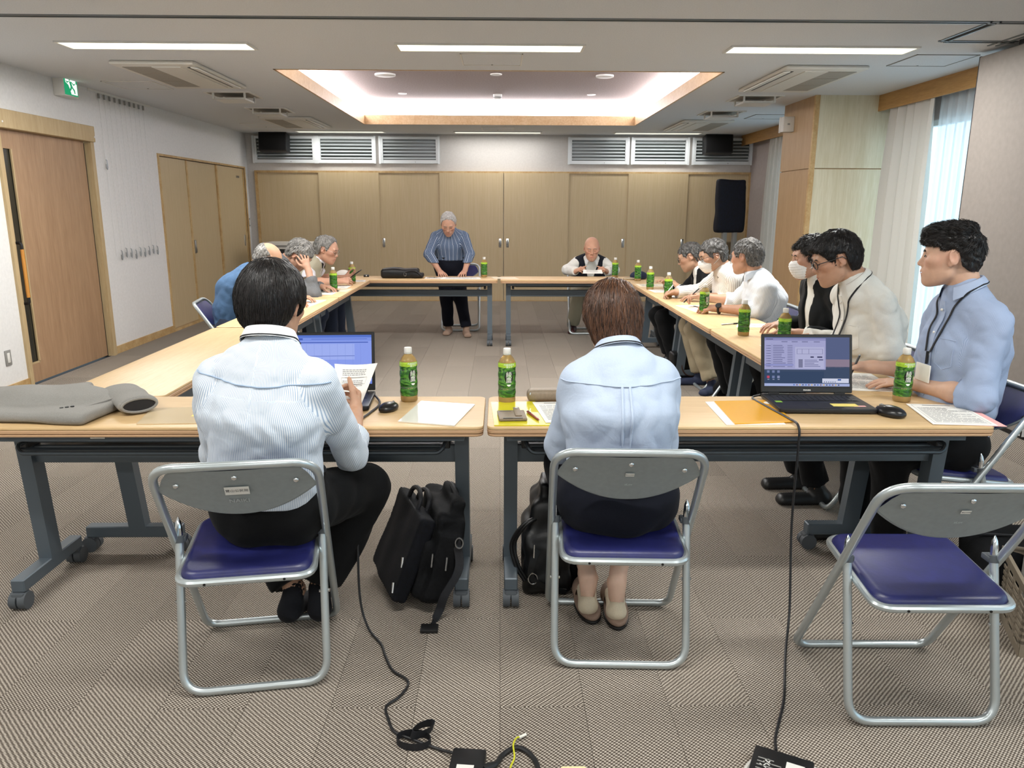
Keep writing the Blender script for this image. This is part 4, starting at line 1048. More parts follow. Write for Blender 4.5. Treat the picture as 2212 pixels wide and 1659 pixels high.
# ------------------------------------------------------------------ laptops, mice
def laptop(label, loc, rz, tilt, screen, W=.36, D=.25, Hs=.225, logo='mouse', notes=True):
    t = thing('laptop', label, 'laptop', loc, rz); w = W/2
    b = MB().slab(rounded(-w, w, -D/2, D/2, .012, 3), .004, .020, .003, 2).build('base', pbr('laptop_black', '#1b1c1f', .4), t)
    MB().box(-w+.02, w-.02, -.005, D/2-.035, .0200, .0206).build('key_bed', M['black'], b, False)
    rows = 5
    for r_ in range(rows):
        n = 15 if r_ < 4 else 9
        kw = (W-.05)/n
        for i in range(n):
            x0 = -w+.025+i*kw; y0 = .0+r_*.017
            MB().box(x0+.0012, x0+kw-.0012, y0+.001, y0+.0155, .0206, .0222).build('key', M['key'], b, False)
    MB().rbox(-.055, .045, -.105, -.03, .0197, .0204, .0003, 1).build('touchpad', pbr('touchpad', '#222327', .5), b, False)
    lid = thing('lid', '', ''); del lid['label']; del lid['category']; lid.parent = t
    lid.location = (0, D/2-.012, .020); lid.rotation_euler = (R(-tilt), 0, 0)
    MB().rbox(-w, w, -.0, .007, .004, Hs+.012, .003, 1).build('lid_shell', pbr('laptop_lid', '#17181a', .4), lid)
    MB().box(-w+.008, w-.008, -.0012, -.0002, .024, Hs+.006).build('bezel', M['black'], lid, False)
    for s_ in (-1, 1): MB().tube([(s_*(w-.05)-.02, .004, .0), (s_*(w-.05)+.02, .004, .0)], .007, 10).build('hinge', M['black'], lid)
    sw, z0, z1 = w-.012, .030, Hs
    mats = []; mb = MB(); idx = {}
    def mi(c):
        if c not in idx: idx[c] = len(mats); mats.append(emit('screen_'+c.strip('#'), c, .62))
        return idx[c]
    def q(u0, u1, v0, v1, c, lay=0):
        X = lambda u: -sw+2*sw*u
        Zz = lambda v: z1-(z1-z0)*v
        y = -.0016-.0002*lay
        mb.add([(X(u0), y, Zz(v1)), (X(u1), y, Zz(v1)), (X(u1), y, Zz(v0)), (X(u0), y, Zz(v0))], [(0, 1, 2, 3)], mi(c))
    screen(q); mb.build('screen', mats, lid, False)
    if logo:
        text_mb(logo, .011, None, T(0, -.0018, .0155, 0, 90), bold=.0003).build('logo', M['plastic_w'], lid, False)
    return t, b
M['key'] = pbr('key_cap', '#26272b', .45)
def desktop(q):
    rg = random.Random(3)
    q(0, 1, 0, 1, '#5a6488'); q(0, 1, .45, .62, '#8d7f92', 1); q(.0, 1, .60, .95, '#42506a', 1); q(.0, .7, .70, .95, '#3a4a66', 2)
    q(.0, .72, .02, .66, '#a5a6cf', 3); q(0, .72, .02, .07, '#8f90bd', 4); q(0.02, .1, .035, .05, '#5a5a7c', 5)
    for u in (.2, .32, .44, .58): q(u, u+.07, .085, .105, '#7b7ca3', 4)
    for i in range(9): q(.02, .025, .17+i*.052, .185+i*.052, '#4d4e72', 4); q(.03, .075, .17+i*.052, .185+i*.052, '#6d6e96', 4)
    q(.085, .088, .14, .64, '#8485b0', 4)
    for i in range(13): q(.1, .1+rg.uniform(.10, .15), .165+i*.036, .178+i*.036, '#6a6b93', 4); q(.27, .33, .165+i*.036, .178+i*.036, '#77789f', 4)
    q(.0, .34, .55, .585, '#8e93c8', 5)
    q(.36, .70, .20, .64, '#b4b5d8', 4)
    for v in (.24, .34): q(.38, .68, v, v+.005, '#6e6f96', 5)
    for u in (.38, .44, .52, .68): q(u, u+.004, .24, .345, '#6e6f96', 5)
    q(.54, .58, .39, .42, '#4c4d6e', 5); q(.62, .68, .39, .42, '#4c4d6e', 5); q(.40, .45, .45, .62, '#7c7d9c', 5)
    for i in range(5): q(.47, .47+rg.uniform(.1, .2), .46+i*.032, .475+i*.032, '#7f80a6', 5)
    q(.64, .69, .445, .475, '#6f7095', 5)
    for u, c in ((.03, '#c05068'), (.09, '#7480a8'), (.15, '#8890b4')):
        q(u, u+.03, .68, .73, '#7480a8', 4); q(u, u+.03, .79, .84, c, 4); q(u+.005, u+.028, .86, .87, '#b4b9d0', 4)
    q(.68, .99, .84, .93, '#d2d6ea', 4); q(.86, .9, .85, .88, '#3b5a9c', 5)
    for i in range(6): q(.70+i*.025, .71+i*.025, .90, .92, '#56628c', 5)
    q(0, 1, .945, 1, '#a9b4dd', 3)
    for i in range(16): q(.34+i*.035, .355+i*.035, .96, .985, ('#4c6fb8', '#7a5a60', '#d9b25a', '#3d4a66')[i % 4], 4)
LP, lb = laptop('open black laptop showing a file window, beside the orange folder', (1.215, 2.838, .7005), -2, 14, desktop)
nt = MB().box(.03, .125, -.085, -.045, .0203, .0209).build('sticky_note', M['sticky'], lb, False); MB().box(.105, .15, -.088, -.072, .0203, .0207).build('pink_note', M['pink'], lb, False); MB().box(-.165, -.14, -.03, -.005, .0203, .0206).build('green_sticker', pbr('green_sticker', '#7fae3c', .5), lb, False)
def sheetscreen(q):
    q(0, 1, 0, 1, '#8fa3f2'); q(0, 1, 0, .05, '#5b78d0', 1); q(0, 1, .05, .12, '#7f97ea', 1); q(.05, .2, .06, .1, '#4a63bd', 2)
    q(.3, .95, .075, .085, '#5a6fc6', 2); q(.02, .96, .14, .16, '#4f66bb', 1); q(.06, .12, .2, .28, '#5b68a8', 2)
    for i in range(9): q(.15+i*.09, .152+i*.09, .18, .75, '#7f92dd', 2)
    q(.15, .8, .42, .43, '#5568b8', 2); q(.15, .8, .18, .5, '#a3b4f6', 1); q(0, 1, .95, 1, '#7086dc', 2)
    for i in range(8): q(.03, .1, .3+i*.06, .315+i*.06, '#6b7fd0', 2)
laptop('open laptop with a blue spreadsheet partly hidden by the striped-shirt man', (-.672, 2.875, .7005), 3, 10, sheetscreen, logo=None)
def mouse(label, loc, rz, sc=1.):
    t = thing('computer_mouse', label, 'mouse', loc, rz); a = sc
    s = SD().ell((0, 0, .012*a), (.034*a, .058*a, .026*a)).ell((-.018*a, -.012*a, .01*a), (.022*a, .038*a, .02*a), k=.02).plane((0, 0, .001), (0, 0, -1)); sdobj('mouse_body', s, .0035, pbr('mouse_black', '#121214', .28), t, 2)
    MB().tube([(0, .03*a, .031*a), (0, .036*a, .033*a), (0, .042*a, .029*a)], .005*a, 8).build('scroll_wheel', M['plastic_g'], t); MB().tube([(0, .012*a, .0372*a), (0, .054*a, .024*a)], .0009, 6).build('button_split', M['plastic_g'], t)
mouse('large black wireless mouse between the laptop and the printed pages', (1.43, 2.70, TZ), 35, 1.)
mouse('small black mouse beside the right hand of the striped-shirt man', (-.41, 2.775, TZ), -20, .82)

# ------------------------------------------------------------------ grey jacket on the near table
def jacket():
    t = thing('suit_jacket', 'grey suit jacket folded on the near table, sleeve with a dark lining', 'jacket', (-1.63, 2.76, .7005))
    m = noisy('grey_suiting', '#85837f', '#93918c', .9, 350., .2, 500.); ins = pbr('jacket_lining', '#14151b', .6)
    s = SD()
    s.rbox((-.02, -.005, .022), (.24, .17, .02), .016, Matrix.Rotation(R(-6), 3, 'Z'), k=.03).rbox((-.15, .10, .04), (.20, .085, .022), .018, Matrix.Rotation(R(14), 3, 'Z'), k=.03)
    s.rbox((.12, .07, .03), (.12, .09, .018), .015, Matrix.Rotation(R(30), 3, 'Z'), k=.03).ell((-.05, .04, .05), (.19, .09, .03), k=.05)
    s.warp(wob(.0035, 34, 8)).plane((0, 0, .001), (0, 0, -1)); sdobj('jacket_body', s, .007, m, t, 1)
    a, b = V3(.17, .14, .04), V3(.34, -.06, .034)
    q = SD().bone(a, b, nrm(np.cross(b-a, (0, 0, 1))), .075, .068, .034, .032, k=.03).warp(wob(.003, 40, 2)).plane((0, 0, .002), (0, 0, -1)).plane(b-.03*nrm(b-a), b-a)
    V, Q = q.mesh(.006); npobj('sleeve', relax(V, Q, 1), Q, m, t)
    e = b-.028*nrm(b-a); n = nrm(b-a); l = nrm(np.cross(n, (0, 0, 1))); up = np.cross(l, n)
    ring = [e+l*.056*math.cos(x)+up*.020*math.sin(x)+n*.001 for x in np.linspace(0, 6.28, 25)[:-1]]; MB().add(ring, [tuple(range(24))]).build('sleeve_lining', ins, t, False)
    rr = [e+l*.060*math.cos(x)+up*.025*math.sin(x)+n*.001 for x in np.linspace(0, 6.28, 25)[:-1]]; MB().tube(rr, .005, 6, True).build('cuff', m, t)
    for k in range(3): MB().lathe([(0, .006), (.006, .006), (.0065, .003), (.006, 0)], 12, (.085+.013*k, -.115+.011*k, .040)).build('button', M['black'], t)
    MB().tube(smoothpath([(-.02, .02, .072), (.06, .04, .066), (.12, .02, .052)]), .0022, 6).build('pocket_seam', ins, t)
    MB().tube(smoothpath([(.03, -.165, .02), (.1, -.14, .03), (.19, -.02, .045), (.22, .06, .05)]), .004, 6).build('lapel_edge', m, t)
jacket()

# ------------------------------------------------------------------ bags on the floor
def fold2(amp, f, seed):
    n = wob(1., f, seed)
    def fn(x, y, z): return (amp*(.38-np.abs(n(x, y, z)))).astype(np.float32)
    return fn
def briefcase():
    t = thing('laptop_bag', 'slim black laptop bag with silver zip pulls leaning on the nylon bag', 'bag', (-.362, 2.73, 0), 0)
    Rm = np.array((Matrix.Rotation(R(20), 3, 'Z') @ Matrix.Rotation(R(22), 3, 'Y')).to_3x3())
    c = V3(-.01, 0, .19)
    s = SD().rbox(c, (.030, .185, .165), .010, Rm).warp(wob(.003, 25, 3)).plane((0, 0, .001), (0, 0, -1)); sdobj('bag_body', s, .008, noisy('navy_nylon', '#090a0d', '#0e1018', .8, 90., .3, 200., spec=.2), t, 2)
    for y in (-.10, .0): 
        p = c+Rm@V3(-.034, -.15, y); MB().tube([p, p+V3(-.004, -.012, -.035)], .006, 8).build('zip_pull', M['chrome'], t)
    z = [c+Rm@V3(-.02, y, .157) for y in (-.13, .13)]; MB().tube(z, .004, 6).build('zipper', M['strap'], t)
    for o_ in (-.015, .02):
        h = [c+Rm@V3(o_, y, .15+z_) for y, z_ in ((-.07, 0), (-.06, .05), (0, .07), (.06, .05), (.07, 0))]; MB().tube(smoothpath(h), .009, 8).build('handle', M['strap'], t)
def nylonbag():
    t = thing('shoulder_bag', 'bulky black nylon shoulder bag with a trailing strap by the table leg', 'bag', (-.245, 2.73, 0), 0)
    Rm = np.array((Matrix.Rotation(R(14), 3, 'Z') @ Matrix.Rotation(R(14), 3, 'Y')).to_3x3()); c = V3(.0, 0, .195)
    s = SD().rbox(c, (.052, .18, .165), .016, Rm).rbox(c+Rm@V3(-.05, -.02, -.05), (.03, .14, .11), .012, Rm, k=.01).rbox(c+Rm@V3(.0, -.17, -.02), (.045, .03, .13), .012, Rm, k=.01).rbox(c+Rm@V3(.02, -.02, .18), (.022, .12, .035), .012, Rm, k=.02).warp(wob(.004, 28, 5)).warp(fold2(.0055, 26, 9)).plane((0, 0, .001), (0, 0, -1))
    sdobj('bag_body', s, .008, M['nylon'], t, 1)
    for u, v in ((-.05, -.19), (.0, -.205)): p = c+Rm@V3(u, v, .03); MB().tube([p, p+V3(-.006, -.004, -.05)], .004, 6).build('zip_pull', M['steel'], t)
    MB().tube([c+Rm@V3(-.084, -.15, .02), c+Rm@V3(-.084, .1, .05)], .004, 6).build('zipper', M['strap'], t)
    h = [c+Rm@V3(.02, y, .16+z_) for y, z_ in ((-.09, 0), (-.07, .05), (0, .06), (.07, .05), (.09, 0))]; MB().tube(smoothpath(h), .011, 8).build('handle', M['strap'], t)
    st = smoothpath([c+Rm@V3(.02, -.19, .10), c+Rm@V3(.05, -.215, .0), (.05, -.24, .1), (.03, -.235, .04), (.01, -.26, .008), (-.0, -.31, .006)])
    MB().tube(st, .021, 4, flat=.16, up=(0, 1, .4)).build('shoulder_strap', M['strap'], t)
    MB().rbox(-.032, .03, -.33, -.285, .002, .016, .004).build('buckle', M['black'], t); p = c+Rm@V3(.03, -.21, .09); MB().tube([p+.014*V3(math.cos(a), 0, 1.4*math.sin(a)) for a in np.linspace(0, 6.28, 13)[:-1]], .003, 6, True).build('clasp', M['steel'], t)
def tote():
    t = thing('tote_bag', 'black leather tote bag with a carry strap beside the seated woman', 'bag', (.178, 2.80, 0), 0)
    s = SD().rbox((0, 0, .12), (.088, .13, .12), .022).rbox((.005, .02, .26), (.062, .11, .09), .02, k=.05).rbox((.0, .02, .36), (.022, .085, .06), .012, k=.05).rbox((-.01, -.115, .12), (.06, .03, .09), .015, k=.02).warp(wob(.004, 26, 12)).warp(fold2(.007, 26, 14)).plane((0, 0, .001), (0, 0, -1)).ell((.03, .0, .40), (.022, .07, .09), k=.02, op='s')
    sdobj('bag_body', s, .008, M['leather'], t, 1)
    q = SD().rbox((.105, .03, .12), (.05, .11, .12), .03).warp(wob(.005, 26, 2)).plane((0, 0, .001), (0, 0, -1)); sdobj('side_bag', q, .009, M['nylon'], t, 1)
    for dx in (0, .012): MB().tube(smoothpath([(-.03+dx, -.08, .30), (-.09+dx, -.11, .28), (-.135+dx, -.10, .20), (-.12+dx, -.12, .12), (-.085+dx, -.13, .06)]), .007, 8).build('strap', M['leather'], t)
    MB().tube(smoothpath([(-.03, -.13, .20), (-.055, -.155, .15), (-.06, -.16, .09), (.0, -.165, .05), (.07, -.16, .03)]), .016, 4, flat=.2, up=(0, 1, .2)).build('belt', M['leather'], t)
    MB().tube([(-.055+.017*math.cos(a), -.162, .085+.022*math.sin(a)) for a in np.linspace(0, 6.28, 13)[:-1]], .0028, 6, True).build('ring_buckle', M['chrome'], t)
    MB().tube([(-.05, -.146, .215), (-.052, -.15, .16)], .0035, 6).build('zip_pull', M['chrome'], t)
    p = SD().rbox((.035, -.03, .33), (.012, .05, .055), .006, np.array(Matrix.Rotation(R(20), 3, 'X')), k=.01); sdobj('folded_pouch', p, .005, M['taupe'], t, 1)
    MB().rbox(.01, .024, -.075, -.06, .285, .32, .002).build('blue_tag', pbr('blue_tag', '#2457b4', .5), t)
briefcase(); nylonbag(); tote()
def boxbag():
    t = thing('handbag', 'black handbag with two looped handles standing under the window side tables', 'bag', (1.60, 6.36, 0), 8)
    s = SD().rbox((0, 0, .13), (.17, .055, .13), .02).warp(wob(.002, 30, 2)).plane((0, 0, .001), (0, 0, -1)); sdobj('bag_body', s, .009, M['leather'], t, 1)
    MB().tube(smoothpath([(-.09, -.06, .20), (-.085, -.075, .12), (-.04, -.08, .07), (.04, -.08, .07), (.085, -.075, .12), (.09, -.06, .20)]), .006, 8).build('handle', pbr('brown_leather', '#3a2620', .5), t)
    for x in (-.09, .09): MB().lathe([(0, 0), (.009, 0), (.009, .004), (0, .005)], 10).xf(T(x, -.056, .205, 0, 90)).build('rivet', pbr('gold_stud', '#8c6b3a', .3, .8), t)
    MB().box(-.022, .022, -.0575, -.056, .226, .236).build('nameplate', M['steel'], t, False)
boxbag()
t = thing('cloth_bag', 'crumpled black cloth bag lying under the table behind the laptop', 'bag', (1.80, 5.72, 0), 0)
s = SD().ell((0, 0, .08), (.16, .12, .09)).ell((.12, .03, .10), (.10, .10, .10), k=.05).ell((.2, -.05, .07), (.07, .07, .07), k=.04).warp(wob(.012, 32, 6)).plane((0, 0, .001), (0, 0, -1)); sdobj('bag_body', s, .010, M['nylon'], t, 1)
MB().tube(smoothpath([(.1, -.08, .16), (.16, -.12, .17), (.22, -.11, .12), (.24, -.06, .16), (.2, -.03, .18)]), .014, 5, flat=.3).build('strap', M['strap'], t)
t = thing('duffel_bag', 'large black bag on the floor behind the empty chair', 'bag', (2.03, 2.63, 0), -10)
s = SD().rbox((0, 0, .13), (.27, .12, .13), .07).rbox((.14, -.02, .20), (.13, .11, .10), .05, k=.05).warp(wob(.010, 18, 21)).plane((0, 0, .001), (0, 0, -1)); sdobj('bag_body', s, .012, M['nylon'], t, 1)
MB().tube(smoothpath([(-.24, -.02, .255), (-.05, -.06, .275), (.12, -.09, .31), (.27, -.05, .26)]), .005, 6).build('zipper', M['strap'], t)
for dy in (-.07, .07): MB().tube(smoothpath([(-.1, dy, .24), (-.06, dy*1.2, .32), (.08, dy*1.2, .35), (.14, dy, .28)]), .012, 6, flat=.4).build('handle', M['strap'], t)
t.children[0]['label'] = 'slouching black nylon body'
MB().rbox(-.05, -.01, -.135, -.122, .03, .05, .002).build('orange_tab', pbr('orange_tab', '#c0623a', .6), t)

# basket with files
def basket():
    t = thing('plastic_basket', 'taupe slotted plastic basket holding ring files at the frame edge', 'basket', (1.96, 2.33, 0), -22)
    m = pbr('taupe_plastic', '#857a6a', .55); w, d, h = .20, .17, .24
    def wall(A, B, n, nz=8):
        A, B = V3(A), V3(B); L = np.linalg.norm(B-A); ux = (B-A)/L; nn = np.cross(ux, (0, 0, 1))
        def bx(u0, u1, z0, z1, th=.004):
            P = [A+ux*u+nn*o+V3(0, 0, z) for z in (z0, z1) for o in (0, th) for u in (u0, u1)]
            mb.add(P, [(0, 2, 3, 1), (4, 5, 7, 6), (0, 1, 5, 4), (2, 6, 7, 3), (0, 4, 6, 2), (1, 3, 7, 5)])
        mb = MB(); bx(0, L, 0, .03); bx(0, L, h-.035, h); bx(0, L, h-.01, h+.006, .012)
        for i in range(n+1): u = i*L/n; bx(max(0, u-.012), min(L, u+.012), .03, h-.035)
        for i in range(1, nz): z = .03+(h-.065)*i/nz; bx(0, L, z-.006, z+.006)
        return mb
    for A, B in (((-w, -d, 0), (w, -d, 0)), ((w, -d, 0), (w, d, 0)), ((w, d, 0), (-w, d, 0)), ((-w, d, 0), (-w, -d, 0))): wall(A, B, 4).build('side', m, t, False)
    MB().box(-w, w, -d, d, 0, .008).build('bottom', m, t, False)
    bx = thing('ring_file', 'white ring file with a yellow spine label standing in the basket', 'file', (1.97, 2.33, .012), -22)
    MB().rbox(-.155, -.06, -.15, .15, 0, .31, .004, 1).build('cover', M['plastic_w'], bx); MB().box(-.150, -.065, -.1515, -.15, .17, .27).build('spine_label', pbr('yellow_label', '#d9a41c', .5), bx, False); MB().box(-.157, -.057, -.146, .15, .309, .313).build('page_edge', pbr('blue_edge', '#2c3f86', .5), bx, False); MB().box(-.15, -.065, -.14, .145, .312, .3145).build('pages', M['paper'], bx, False)
    b2 = thing('ring_file', 'second white ring file with a wide yellow band in the basket', 'file', (1.97, 2.33, .012), -22)
    MB().rbox(-.05, .05, -.15, .15, 0, .30, .004, 1).build('cover', M['plastic_w'], b2); MB().box(-.05, .05, -.1515, -.15, .05, .16).build('spine_label', pbr('yellow_band', '#d9a41c', .5), b2, False)
basket()

# ------------------------------------------------------------------ cables on the carpet
def cab(name, label, pts, r, cat='cable', m='cable', n=10):
    o = MB().tube(smoothpath(pts, n), r, 8).build(name, M[m]); return tag(o, label, cat)
cab('power_cable', 'thin black cable from the striped-shirt man laptop down to the small adapter', [(-.50, 2.98, .712), (-.46, 2.86, .706), (-.475, 2.72, .706), (-.50, 2.60, .7055), (-.505, 2.545, .700), (-.505, 2.54, .60), (-.50, 2.52, .35), (-.49, 2.46, .12), (-.46, 2.42, .02), (-.40, 2.33, .006), (-.375, 2.26, .005), (-.34, 2.18, .005), (-.285, 2.12, .005), (-.30, 2.05, .005), (-.335, 2.0, .005), (-.32, 1.94, .005), (-.295, 1.885, .006), (-.24, 1.85, .008), (-.17, 1.815, .006), (-.125, 1.785, .016)], .0042)
cab('power_cable', 'thin black cable from the open laptop past the orange folder to the floor adapter', [(1.04, 2.97, .712), (1.0, 2.94, .706), (1.01, 2.80, .7075), (1.03, 2.64, .7075), (1.035, 2.55, .702), (1.035, 2.535, .62), (1.03, 2.52, .35), (1.00, 2.40, .10), (.95, 2.28, .012), (.90, 2.15, .005), (.85, 2.02, .005), (.80, 1.92, .005), (.765, 1.85, .005), (.745, 1.79, .012)], .0042)
t = thing('power_adapter', 'small square black adapter on the carpet in the foreground', 'adapter', (-.085, 1.745, 0), -6)
MB().rbox(-.045, .045, -.055, .045, .0, .028, .005).build('adapter_body', M['black'], t); MB().box(-.025, .02, -.0553, -.02, .0282, .0287).build('rating_label', M['plastic_w'], t, False)
t = thing('power_adapter', 'large black adapter with a printed rating label in the foreground', 'adapter', (.725, 1.70, 0), -28)
MB().rbox(-.075, .075, -.085, .065, 0, .032, .005).build('adapter_body', M['black'], t); MB().box(.01, .055, -.06, .03, .0322, .0326).build('rating_label', M['plastic_w'], t, False)
text_mb('HP', .03, None, T(-.035, .0, .0325, 60)).build('lettering', M['plastic_w'], t, False)
pr = MB()
for i in range(7): pr.box(-.06+.0, -.02+.01*(i % 3), -.07+i*.014, -.066+i*.014, .0322, .0325)
pr.build('fine_print', M['plastic_g'], t, False)
lp = MB().tube([(-.24+.042*math.cos(a)*1.05, 1.845+.028*math.sin(a), .014) for a in np.linspace(0, 6.28, 25)[:-1]], .013, 4, True, flat=1., up=(0, 0, 1)); lp.v = [((p[0]), p[1], p[2]) for p in lp.v]
vt = thing('cable_tie', 'black hook and loop cable tie around the thin cable', 'cable tie', (0, 0, 0))
def band(cx, cy, rx, ry, z0, z1, rot, lean=0.):
    mb = MB(); n = 28
    for k in range(n):
        a = 2*math.pi*k/n; c_, s_ = math.cos(R(rot)), math.sin(R(rot)); x, y = rx*math.cos(a), ry*math.sin(a)
        for o_ in (0, .0015):
            for z in (z0, z1): q = 1-o_/rx; mb.v.append((cx+(x*c_-y*s_)*q+lean*z, cy+(x*s_+y*c_)*q, z))
    for k in range(n):
        a, b = k*4, ((k+1) % n)*4; mb.f += [(a, b, b+1, a+1), (a+2, a+3, b+3, b+2), (a+1, b+1, b+3, a+3), (a, a+2, b+2, b)]; mb.m += [0]*4
    return mb
band(-.237, 1.842, .048, .030, .002, .024, -8).build('large_loop', M['strap'], vt); band(-.222, 1.872, .036, .018, .012, .036, 40, .3).build('small_loop', M['strap'], vt)
cab('mains_cable', 'thick black mains cord curving out of the small adapter', [(-.04, 1.725, .014), (-.015, 1.74, .012), (.01, 1.79, .008), (.045, 1.815, .008), (.08, 1.79, .008), (.10, 1.73, .008), (.10, 1.6, .008)], .0068)
t = MB().tube([(-.043, 1.722, .014), (-.03, 1.732, .014), (-.012, 1.745, .013)], [.013, .012, .008], 10).build('cord_plug', M['black']); tag(t, 'black plug on the small adapter', 'plug')
gw = thing('ground_wire', 'yellow green ground wire with a clear terminal over the thick cord', 'wire', (0, 0, 0))
MB().tube(smoothpath([(.03, 1.60, .006), (.025, 1.72, .008), (.038, 1.77, .012), (.036, 1.81, .020), (.045, 1.845, .014), (.055, 1.855, .01)]), .0024, 6).build('wire', pbr('wire_yellow', '#c9c72a', .4), gw); MB().tube([(.053, 1.853, .010), (.072, 1.868, .008)], .0042, 8).build('terminal', M['clear'], gw)
cab('extension_cord', 'cream extension cord looping around the large adapter', [(.60, 1.60, .006), (.63, 1.70, .006), (.67, 1.755, .006), (.72, 1.76, .006), (.80, 1.735, .006), (.86, 1.70, .006), (.93, 1.62, .006)], .0065, m='plastic_w')
t = thing('power_strip', 'cream power strip just entering the bottom of the picture', 'power strip', (.19, 1.665, 0), 0); MB().rbox(-.035, .035, -.10, .055, 0, .03, .008).build('strip_body', pbr('cream_plastic', '#e6dfae', .5), t); MB().box(-.006, .006, -.04, -.02, .0301, .0306).build('socket_slot', M['dark'], t, False)

# ------------------------------------------------------------------ at the back of the room
t = thing('covered_monitor', 'large monitor on a stand under a black cloth cover by the window side', 'monitor', (3.29, 11.25, 0), 12)
s = SD().rbox((0, 0, 1.47), (.215, .06, .36), .03).rbox((.02, .03, 1.42), (.21, .07, .33), .03, k=.03).warp(wob(.006, 14, 5)); sdobj('cloth_cover', s, .014, noisy('black_cover', '#0c0e16', '#121626', .8, 30.), t, 2)
for x in (-.06, .10): MB().rbox(x-.03, x+.03, -.03, .03, .05, 1.15, .004).build('stand_post', M['plastic_g'], t)
MB().rbox(-.25, .25, -.25, .25, .0, .05, .01).build('stand_base', M['black'], t)
t = thing('storage_crate', 'brown wooden cabinet under the covered monitor', 'cabinet', (3.53, 11.80, 0), 0)
MB().rbox(-.22, .22, -.18, .18, 0, .93, .004).build('cabinet_body', wood('brown_cabinet', '#6f5a3c', '#5d4a30', .6), t); MB().box(-.19, .19, -.183, -.179, .05, .88).build('cabinet_door', wood('brown_door', '#7a6444', '#66522f', .6), t, False)
t = thing('copier', 'white office machine with a black front in the back corner behind the grey-haired men', 'machine', (-3.08, 11.45, 0), 0)
MB().rbox(-.32, .32, -.28, .28, 0, .84, .01).build('machine_body', M['black'], t); MB().rbox(-.34, .34, -.32, .30, .84, .93, .02).build('machine_top', M['plastic_w'], t); MB().box(-.12, .05, -.322, -.319, .87, .90).build('logo', M['plastic_g'], t, False)
# ------------------------------------------------------------------ people: materials
def skin_mat():
    m = pbr('skin', '#c69a7c', .5, spec=.35); t = NT(m)
    a = t.new('ShaderNodeAttribute', attribute_name='tone'); nz = t.new('ShaderNodeTexNoise'); nz.inputs['Scale'].default_value = 60.
    tc = t.new('ShaderNodeTexCoord'); t.ln(tc.outputs['Object'], nz.inputs['Vector'])
    v = t.math('ADD', t.math('MULTIPLY', nz.outputs[0], .16), .92); cc = t.new('ShaderNodeCombineColor')
    for i in range(3): t.ln(v, cc.inputs[i])
    t.ln(t.mix(1., a.outputs['Color'], cc.outputs[0], 'MULTIPLY'), t.b.inputs['Base Color'])
    t.b.inputs['Subsurface Weight'].default_value = .12; t.b.inputs['Subsurface Radius'].default_value = (.012, .005, .003); t.b.inputs['Subsurface Scale'].default_value = .5
    return m
M['skin'] = skin_mat()
def hair_mat(name, c1, c2, rough=.4):
    m = pbr(name, c1, rough, spec=.45); t = NT(m); a = t.new('ShaderNodeAttribute', attribute_name='rnd')
    t.ln(t.ramp(a.outputs['Fac'], [(.0, srgb(c1)), (1., srgb(c2))]), t.b.inputs['Base Color']); return m
def cloth(name, c, c2=None, stripe=None, duty=.4, rough=.85, bump=.25, c3=None, fuzz=400.):
    """woven cloth; stripes run along the limb (attribute su in metres)"""
    m = pbr(name, c, rough, spec=.2); t = NT(m)
    tc = t.new('ShaderNodeTexCoord')
    n = t.new('ShaderNodeTexNoise'); n.inputs['Scale'].default_value = fuzz; t.ln(tc.outputs['Object'], n.inputs['Vector'])
    n2 = t.new('ShaderNodeTexNoise'); n2.inputs['Scale'].default_value = 14.; n2.inputs['Detail'].default_value = 4.; n2.inputs['Distortion'].default_value = 1.2; t.ln(tc.outputs['Object'], n2.inputs['Vector'])
    base = srgb(c)
    if stripe:
        a = t.new('ShaderNodeAttribute', attribute_name='su')
        f = t.math('FRACT', t.math('DIVIDE', a.outputs['Fac'], stripe)); k = t.math('LESS_THAN', f, duty)
        b_ = t.mix(k, srgb(c), srgb(c2))
        if c3:
            f2 = t.math('FRACT', t.math('DIVIDE', a.outputs['Fac'], stripe*3)); b_ = t.mix(t.math('LESS_THAN', f2, .12), b_, srgb(c3))
    else: b_ = t.ramp(n.outputs[0], [(.3, srgb(c)), (.7, srgb(c2 or c))])
    t.ln(b_, t.b.inputs['Base Color'])
    bp = t.new('ShaderNodeBump'); bp.inputs['Strength'].default_value = bump; bp.inputs['Distance'].default_value = .012
    h = t.math('ADD', n2.outputs[0], t.math('MULTIPLY', n.outputs[0], .04)); t.ln(h, bp.inputs['Height']); t.ln(bp.outputs[0], t.b.inputs['Normal'])
    t.b.inputs['Sheen Weight'].default_value = .03
    return m
M['lens'] = pbr('spectacle_lens', '#f2f4f4', .03, 0., .5, Transmission_Weight=1., IOR=1.02)
M['eye_white'] = pbr('eye_white', '#d8d0c8', .2); M['eye_dark'] = pbr('eye_dark', '#1a120e', .2)
M['mask'] = noisy('mask_fabric', '#e9e7e4', '#dedcd9', .85, 90., .1, 60.)
M['lanyard'] = pbr('lanyard', '#15161a', .7)

